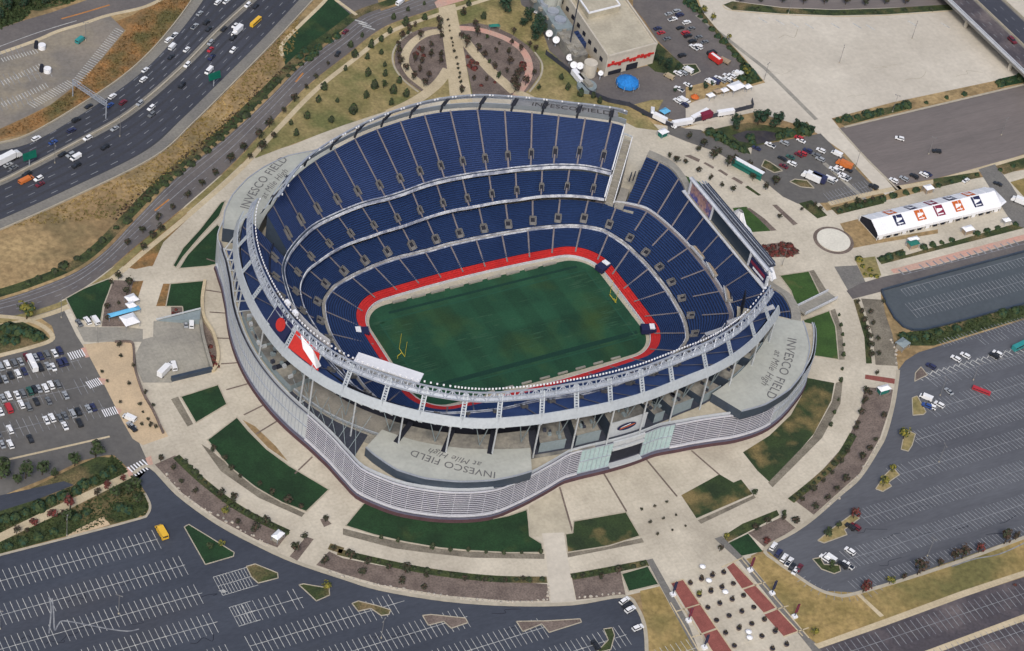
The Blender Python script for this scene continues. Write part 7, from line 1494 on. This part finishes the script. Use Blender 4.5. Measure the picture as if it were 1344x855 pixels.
plants('dark', '20', [(230, 8), (310, 10), (395, 12), (478, 18, 1.2), (560, 18, 1.3), (643, 20, 1.3), (720, 22, 1.2), (798, 18), (877, 18, 1.2)], 'on the median above the pale car park', 'the left', 'trees of the top median', 1.1)
plants('shrub', '20', [(210, 32), (300, 40), (420, 48), (520, 50), (640, 52), (760, 50), (880, 44), (980, 40)], 'on the median edge of the pale car park', 'the left', 'shrubs of the top median', 1.4)
plants('gshrub', '20', [(615, 475, 2), (650, 468, 2), (690, 462, 2), (730, 452, 2.2), (780, 442, 1.8), (850, 425, 2.4), (880, 415, 2), (760, 450, 1.6), (960, 405, 1.2), (1040, 385, 1.2), (1110, 372, 1.3), (1250, 330, 2), (1290, 318, 2), (1330, 308, 2)], 'in the strip under the pale car park', 'the left', 'shrubs between the car parks', 1.3)
plants('gshrub', 'c', [(420, 30, 2.2), (450, 60, 2), (480, 90, 2.2), (520, 150, 1.4), (560, 190, 1.5), (620, 260, 1.5), (670, 320, 1.5), (720, 370, 1.6), (770, 420, 1.5), (820, 480, 1.8), (860, 530, 2), (910, 600, 2.2), (950, 640, 2.4), (990, 680, 2.2), (880, 690, 1.8), (940, 700, 2)], 'in the hedge between car park and pale lot', 'the top', 'hedge shrubs of the pale lot', 1.35)
plants('yellow', 'c', [(545, 125, 1.1), (620, 185, 1.1), (765, 345, 1), (905, 660, 1.5)], 'in the hedge of the pale lot', 'the top', 'yellow hedge trees', .9)
plants('big', 'c', [(170, 560, .7), (230, 600, .7), (120, 520, .6), (320, 600, .5), (560, 770, .5), (430, 790, .5), (620, 740, .5), (300, 800, .45)], 'behind the corner of the broadcast building', 'the left', 'big trees at the building corner', .75)
plants('conifer', '12', [(150, 410), (215, 422, 1.3), (350, 448, 1.2), (420, 458), (490, 458), (560, 466), (630, 470), (700, 468), (775, 466)], 'along the broad front lawn strip', 'the left', 'trees of the front lawn strip', .62)
plants('dark', '12', [(28, 492, 1.2), (97, 512), (175, 530), (245, 545, 1.2), (480, 575, .8), (555, 580, .8), (630, 585, .8), (705, 580, 1), (75, 555, 1.1), (230, 590), (325, 565, .8), (315, 610)], 'in the boulder bed at the bottom kerb', 'the left', 'trees of the bottom boulder bed', .85)
plants('dark', '12', [(935, 565, .9), (1010, 568, .9), (1075, 548, 1.1)], 'in the bed right of the bottom stairs', 'the left', 'trees right of the stairs', .8)
plants('dark', '02', [(835, 70, .9), (880, 105, .9), (905, 145), (940, 175, .8), (1015, 205), (1065, 240, 1.1), (1125, 272, 1.2), (1178, 295, 1.2)], 'in the strip below the long left lawn', 'the left', 'trees below the long left lawn', .8)
plants('dark', '02', [(630, 108, 1.1), (680, 142), (710, 195), (765, 235), (865, 248), (915, 268), (935, 355), (1000, 385, 1.2), (1040, 355), (1155, 462, 1.2), (1192, 412), (1305, 460, 1.2), (1272, 512, 1.1), (1275, 345, .9)], 'in the lower left boulder bed', 'the left', 'trees of the left boulder bed', .85)
plants('yellow', '02', [(880, 315, 1.2), (868, 440, 1.2), (1278, 612, 1)], 'near the lower left boulder bed', 'the left', 'yellow trees lower left', .9)
plants('red', '02', [(483, 185), (415, 215, 1.3), (275, 292, 1.2), (205, 328, 1.4), (135, 358, 1.1)], 'along the cream path through the shrubbery', 'the left', 'red trees of the lower left path', .95)
plants('brown', '02', [(383, 245), (245, 322, .9), (103, 388, .9), (65, 392, 1.2)], 'along the cream path through the shrubbery', 'the left', 'brown trees of the lower left path', .9)
plants('green', '02', [(375, 92, 1.8), (293, 125, 1.3), (100, 175, 1.9), (165, 160, 1.9), (70, 195, 1.2), (5, 175, 2.2), (215, 175, 1.1), (260, 345, 1.2), (530, 215, 1.5), (500, 240, 1.2), (450, 250, 1.1), (540, 270, 1.2), (820, 450, .8)], 'in the lower left shrubbery', 'the left', 'green trees of the lower left shrubbery', 1.0)
plants('gshrub', '02', [(20, 340, 2), (60, 330, 2), (100, 310, 2), (150, 290, 2.2), (200, 262, 2), (250, 245, 2.2), (300, 225, 2), (330, 200, 2), (370, 185, 2.2), (410, 160, 1.8), (440, 140, 1.8), (300, 330, 2), (340, 310, 1.8), (470, 290, 2), (500, 300, 2), (30, 440, 2), (90, 425, 1.8), (150, 405, 1.6), (210, 385, 1.8)], 'massed in the lower left shrubbery', 'the left', 'shrubs of the lower left shrubbery', 1.25)
plants('shrub', '02', [(700, 95), (725, 110), (745, 130), (765, 150), (785, 172), (805, 192), (830, 215), (855, 238), (880, 262), (910, 282), (940, 298), (970, 312), (1000, 328), (1030, 342), (1060, 358), (1090, 372), (1120, 388)], 'in the hedge along the left ring walk', 'the left', 'hedge shrubs of the left ring walk', 1.3)
plants('shrub', '12', [(20, 470), (60, 482), (100, 492), (140, 502), (185, 510), (230, 520), (280, 528), (330, 536), (380, 545), (430, 552), (480, 560), (530, 566), (580, 570), (630, 572), (680, 572), (730, 572), (780, 570)], 'in the hedge along the bottom ring walk', 'the left', 'hedge shrubs of the bottom ring walk', 1.25)
plants('shrub', '12', [(905, 560), (940, 552), (975, 545), (1010, 540), (1045, 532), (1100, 530), (1140, 520), (1175, 510)], 'in the hedge right of the bottom stairs', 'the left', 'hedge shrubs right of the stairs', 1.2)
plants('dark', '22', [(470, 268), (515, 228), (555, 192), (590, 160), (625, 118), (650, 78)], 'in the inner right hedge strip', 'the bottom', 'trees of the right hedge strip', .8, (0, 1))
plants('dark', '22', [(640, 190, 1.4), (705, 102, 1.1), (735, 66), (605, 226, .9), (570, 262, .9), (520, 296, .9), (760, 30, .8), (445, 350, 1.4), (398, 338), (335, 352, .9), (290, 378, 1.1)], 'in the right boulder bed', 'the bottom', 'trees of the right boulder bed', .85, (0, 1))
plants('shrub', '22', [(440, 258), (460, 240), (480, 225), (500, 208), (520, 192), (540, 175), (560, 158), (580, 140), (600, 118), (618, 96), (634, 75), (650, 52), (662, 30), (672, 8)], 'in the inner strip by the right kerb', 'the bottom', 'shrubs of the right hedge strip', 1.2, (0, 1))
plants('red', '22', [(328, 428), (712, 622, 1.3), (675, 330, 1.3), (1165, 465, 1.1), (1305, 600, .5)], 'near the right lower car park', 'the left', 'red trees lower right', 1.05)
plants('yellow', '22', [(175, 412, .9), (520, 790, 1.1), (825, 150, 1.2), (790, 205, 1.1), (870, 20, 1.2), (815, 588, 1.1)], 'on islands and verges of the lower right', 'the left', 'yellow trees lower right', 1.0)
plants('brown', '22', [(925, 552, 1.4), (1070, 498, 1.2), (1100, 490, 1.4), (1265, 432, 1.4), (1310, 415, 1.1), (1010, 520, .8), (870, 570, .7), (150, 460, .8)], 'along the lower dry grass', 'the left', 'brown trees along the dry grass', 1.1)
plants('green', '22', [(568, 402, 1.1), (615, 370, 1), (585, 525, .9), (282, 240, .9), (400, 325, .8)], 'beside the lower right islands', 'the left', 'green trees lower right', .95)
plants('conifer', '21', [(618, 388), (625, 428), (632, 465), (637, 505), (635, 545), (630, 600), (625, 645), (615, 720, .9), (600, 770, .9), (585, 820, .9)], 'in the gravel strip inside the right walkway', 'the top', 'trees inside the right walkway', .62, (0, -1))
plants('dark', '21', [(690, 342, .9), (705, 380), (715, 415), (725, 445), (735, 480), (740, 515), (742, 552), (738, 380, .8), (750, 425, .8), (770, 545, .9), (768, 485, .8), (790, 340, .8), (720, 695, 1.2), (715, 735, 1), (700, 775, 1), (690, 815, 1), (790, 790, .9), (765, 620, 1), (738, 700, .8), (680, 840, .9)], 'in the beds outside the right walkway', 'the top', 'trees outside the right walkway', .85, (0, -1))
plants('redshrub', '21', [(325, 118, 1.3), (345, 135, 1.6), (360, 118, 1.4), (375, 145, 1.5), (395, 112, 1.6), (400, 138, 1.6), (425, 118, 1.5), (430, 145, 1.6), (445, 135, 1.3), (350, 150, 1.2), (415, 152, 1.3)], 'in the bed near the round pad', 'the left', 'dark red shrubs near the round pad', 1.5)
plants('yshrub', '21', [(697, 170, 1.6), (712, 195, 1.2), (740, 210, 1), (720, 225, 1), (765, 235, .9), (745, 232, .9)], 'near the promenade entrance', 'the left', 'yellow shrubs near the promenade', 1.3)
plants('gshrub', '21', [(790, 165, 1.6), (815, 158, 1.6), (850, 148, 1.4), (950, 122, 1.6), (985, 112, 1.4), (1020, 102, 1.4), (1060, 92, 1.5), (1160, 68, 1.4), (1200, 58, 1.4), (1240, 46, 1.2), (1310, 30, 1.2), (870, 145, 1.5)], 'in the hedge below the promenade', 'the left', 'shrubs below the promenade', 1.3)
plants('gshrub', '20', [(620, 830, 1.4), (660, 818, 1.4), (700, 808, 1.6), (740, 795, 1.4), (790, 782, 1.6), (830, 770, 1.6), (880, 758, 1.8), (920, 748, 1.5), (1010, 730, 1.2), (1060, 715, 1.3), (1110, 700, 1.2), (1160, 688, 1.2), (1250, 668, 1.2), (1300, 652, 1.4)], 'in the hedge above the promenade', 'the left', 'shrubs above the promenade', 1.25)
plants('gshrub', '21', [(870, 470, 1.6), (910, 478, 1.6), (960, 470, 1.5), (1010, 455, 1.4), (1080, 440, 1.4), (1260, 380, 1.6), (1310, 368, 1.6)], 'on the bank under the rounded car park', 'the left', 'shrubs under the rounded car park', 1.5)
plants('dark', '01', [(463, 245, 1.3), (505, 275, 1.3), (495, 305, 1), (435, 265, .9), (420, 360, .9), (465, 345, .8), (420, 405, .8)], 'in the mulch bed beside the left lawn', 'the left', 'trees in the left mulch bed', .8)
plants('redshrub', '01', [(690, 365), (700, 378), (680, 380), (825, 510, 1.4), (832, 560, 1.8), (845, 585, 1.6), (820, 535, 1)], 'around the loading yard', 'the left', 'shrubs around the loading yard', 1.0)
plants('yellow', '01', [(105, 400, 1.9)], 'standing in the green corner patch', '', 'corner tree', 1.1)
plants('gshrub', '01', [(30, 445, 2.4), (70, 450, 2.2), (110, 460, 2), (150, 475, 2), (20, 485, 2.2), (60, 490, 2)], 'in the green corner patch', 'the left', 'shrubs in the corner patch', 1.4)
plants('dark', '01', [(468, 512, .8), (473, 552, .8), (522, 590, .6), (505, 662, .9), (400, 615, .5), (420, 650, .5), (470, 732, .5), (548, 742, .6), (560, 770, .6), (580, 800, .7), (590, 825, .8), (555, 820, .6), (570, 695, .7), (610, 830, .7), (600, 745, .6)], 'on the beige gravel plaza', 'the left', 'small trees on the gravel plaza', .75)
plants('big', '00', [(30, 45, .9), (95, 30, .8), (180, 18, .7), (250, 5, .6), (0, 75, .7), (300, -5, .6)], 'beyond the frontage road', 'the left', 'trees beyond the frontage road', .75)
plants('gshrub', '00', [(1175, 225, 1.8), (1230, 215, 1.6), (1250, 190, 1.5), (1290, 165, 1.6), (1320, 145, 1.4), (1195, 200, 1.4), (1210, 235, 1.8)], 'at the lower tip of the triangular lawn', 'the left', 'shrubs at the triangular lawn', 1.4)
plants('dark', '12', [(1170, 302), (1220, 288), (1268, 272), (1203, 352), (1255, 337), (1305, 322), (1232, 398), (1290, 382), (1342, 365)], 'in the tidy grid on the wide plaza', 'the left', 'planter trees of the wide plaza', .42)
plants('brown', 'a', [(345, 230), (440, 205), (255, 260), (425, 328), (520, 298), (333, 362), (510, 430), (605, 397), (407, 463), (308, 497), (590, 530), (690, 495), (485, 565), (380, 603), (673, 632), (778, 597), (566, 670), (455, 708), (757, 735), (867, 695), (528, 815), (962, 805), (845, 840), (163, 293)], 'in the planter grid between the brick strips', 'the left', 'planter trees of the avenue', .45)
plants('yellow', 'a', [(235, 395, 1.2)], 'in the avenue planter grid', '', 'yellow planter tree', .65)
# planter tubs under the avenue trees
tub = empty('planter_tub', O); mb = MB(); mb.tube((0, 0, 0), (0, 0, .9), .95, 1.15, 10); mb.build('pot', 'mulch', tub, local=tub); mb = MB(); mb.tube((0, 0, .9), (0, 0, 1.0), 1.0, .9, 10); mb.build('soil', 'void', tub, local=tub); reg(tub)
pl = [(345, 232), (440, 207), (255, 262), (163, 295), (425, 330), (520, 300), (333, 364), (235, 397), (510, 432), (605, 399), (407, 465), (308, 499), (590, 532), (690, 497), (485, 567), (380, 605), (673, 634), (778, 599), (566, 672), (455, 710), (757, 737), (867, 697), (528, 817), (962, 807), (845, 842)]
pl2 = sorted([tuple(W('a', x, y)[:2]) for x, y in pl])
for i, (x, y) in enumerate(pl2): place(tub, x, y, 0, 1, 'dark round tub under an avenue tree, %s from the left' % ordw(i+1), 'planter', 'planter tubs of the avenue')
# boulders along the kerbs
def boulder_proto(seed):
    rnd = random.Random(seed); mb = MB(); n = 8; r = empty('boulder', O)
    vs = []
    for j, (z, k_) in enumerate(((0, .9), (.35, 1), (.7, .75), (.9, .3))):
        for i in range(n): a = 2*pi*i/n; q = k_*rnd.uniform(.8, 1.15)*.75; vs.append((q*cos(a)*1.2, q*sin(a), z*rnd.uniform(.85, 1.1)))
    mb.add(vs, [(j*n+i, j*n+(i+1) % n, (j+1)*n+(i+1) % n, (j+1)*n+i) for j in range(3) for i in range(n)]+[tuple(range(3*n, 4*n))]); bpy.data.objects.remove(r)
    o = mb.build('boulder', 'boulder'); kids[o.name] = []; return o
BP = [boulder_proto(i) for i in range(3)]
def boulders(tile, line, n, jit, where, group, a='left'):
    P = smooth_line([Vector(q[:2]) for q in T(tile, line)], 8); L = [0]
    for u, v in zip(P, P[1:]): L.append(L[-1]+(v-u).length)
    pts = []
    for i in range(n):
        s = L[-1]*(i+.5)/n; j = max(k_ for k_ in range(len(L)) if L[k_] <= s); j = min(j, len(P)-2); pts.append(P[j].lerp(P[j+1], (s-L[j])/(L[j+1]-L[j])))
    for i, p in enumerate(pts): place(random.choice(BP), p.x+random.uniform(-jit, jit), p.y+random.uniform(-jit, jit), random.uniform(0, 6), random.uniform(.45, .95), 'pale boulder %s, %s from the %s' % (where, ordw(i+1), a), 'boulder', group)
boulders('02', [(640, 150), (760, 270), (850, 320), (960, 380), (1060, 440)], 26, .8, 'in the lower left bed', 'boulders of the lower left bed')
boulders('12', [(-60, 540), (10, 560), (150, 595), (300, 620), (450, 642), (560, 655), (700, 655), (800, 655)], 36, .5, 'in the bottom bed', 'boulders of the bottom bed')
boulders('12', [(805, 590), (802, 655)], 5, .2, 'beside the bottom stairs', 'boulders by the stairs', 'top')
boulders('12', [(915, 640), (990, 635), (1095, 622)], 8, .3, 'right of the bottom stairs', 'boulders right of the stairs')
boulders('22', [(540, 310), (640, 225), (720, 130), (780, 20)], 24, .6, 'in the right kerb bed', 'boulders of the right bed', 'bottom')
boulders('21', [(815, 480), (838, 520), (840, 575)], 8, 1, 'in the right gravel wedge', 'boulders of the gravel wedge', 'top')
# ground cover tufts on slopes: uncountable
def tufts(name, poly_px, tile, n, m, smin, smax, label, seed):
    rnd = random.Random(seed); P = [Vector(q[:2]) for q in T(tile, poly_px)]; xs = [p.x for p in P]; ys = [p.y for p in P]; mb = MB(); c = 0; it = 0
    def inside(x, y):
        r = False
        for a, b_ in zip(P, P[1:]+P[:1]):
            if (a.y > y) != (b_.y > y) and x < (b_.x-a.x)*(y-a.y)/(b_.y-a.y)+a.x: r = not r
        return r
    while c < n and it < n*20:
        it += 1; x, y = rnd.uniform(min(xs), max(xs)), rnd.uniform(min(ys), max(ys))
        if not inside(x, y): continue
        c += 1; s = rnd.uniform(smin, smax)
        for _ in range(3):
            a = rnd.uniform(0, 6.3); dx, dy = cos(a)*s, sin(a)*s; h = s*rnd.uniform(.5, 1.2); mb.add([(x-dx, y-dy, GZ+.05), (x+dx, y+dy, GZ+.05), (x+dx*.4-dy*.3, y+dy*.4+dx*.3, GZ+h)], [(0, 1, 2)], 0)
    return tag(mb.build(name, m), label, 'undergrowth', kind='stuff')
tufts('undergrowth', [(455, 870), (700, 660), (900, 495), (1050, 345), (1150, 255), (1130, 245), (1020, 330), (880, 470), (680, 640), (430, 850)], '00', 450, 'leaf_brown', .3, .8, 'brown weeds fringing the avenue slope', 1)
tufts('undergrowth', [(640, -10), (760, -10), (700, 60), (600, 180), (480, 290), (300, 410), (120, 505), (0, 535), (0, 520), (100, 470), (200, 420), (290, 350), (400, 240), (500, 120)], '00', 1500, 'orange_scrub', .3, .8, 'rusty scrub on the motorway slope', 2)
tufts('undergrowth', [(0, -10), (330, -10), (250, 20), (130, 40), (90, 78), (0, 115)], '00', 500, 'leaf_green', .5, 1.6, 'green thicket beyond the frontage road', 3)
tufts('undergrowth', [(-20, 350), (400, 150), (440, 80), (470, 110), (505, 145), (180, 295), (-20, 395)], '02', 900, 'leaf_green', .3, .9, 'green undergrowth above the cream path', 4)
tufts('undergrowth', [(-20, 470), (250, 400), (430, 350), (565, 320), (585, 290), (555, 200), (510, 190), (260, 300), (-20, 440)], '02', 900, 'leaf_green', .3, .9, 'green undergrowth below the cream path', 5)
tufts('undergrowth', [(840, 458), (900, 452), (1000, 435), (1344, 345), (1344, 388), (990, 500), (860, 490)], '21', 600, 'leaf_green', .3, .9, 'weeds on the bank under the rounded car park', 6)
tufts('undergrowth', [(20, 890), (300, 780), (600, 630), (900, 350), (1180, 60), (1150, 200), (900, 480), (700, 650), (420, 860)], '00', 1600, 'dry_grass', .3, .9, 'dry tussocks on the slope above the avenue', 7)

# remove prototypes that were never placed
for L_ in list(TP.values())+[[v for v in VP.values()]]+[BP]:
    for r in L_:
        if r.name not in USED:
            for k_ in kids.get(r.name, []): bpy.data.objects.remove(k_)
            bpy.data.objects.remove(r)

# ================================================================ LIGHT
w = bpy.data.worlds.new('World'); scn.world = w; w.use_nodes = True; nt = w.node_tree
bg = nt.nodes['Background']; sky = nt.nodes.new('ShaderNodeTexSky'); sky.sky_type = 'NISHITA'; sky.sun_disc = False
SUN_EL, SUN_AZ = radians(48), radians(215)     # compass angle of the sun, clockwise from +y
sky.sun_elevation = SUN_EL; sky.sun_rotation = SUN_AZ; sky.air_density = 1; sky.dust_density = 4; sky.ozone_density = 1
nt.links.new(sky.outputs[0], bg.inputs[0]); bg.inputs[1].default_value = .12
sl_ = bpy.data.lights.new('sun', 'SUN'); sl_.energy = 1.5; sl_.angle = radians(12); sl_.color = (1, .96, .90)
so = bpy.data.objects.new('sun', sl_); COL.objects.link(so)
dv = Vector((sin(SUN_AZ)*cos(SUN_EL), cos(SUN_AZ)*cos(SUN_EL), sin(SUN_EL))); so.rotation_euler = dv.to_track_quat('Z', 'Y').to_euler(); so.location = (0, 0, 400)
vs = scn.view_settings; vs.view_transform = 'Standard'; vs.look = 'None'; vs.gamma = 1; vs.exposure = 0.36
scn.cycles.max_bounces = 5; scn.cycles.use_denoising = True
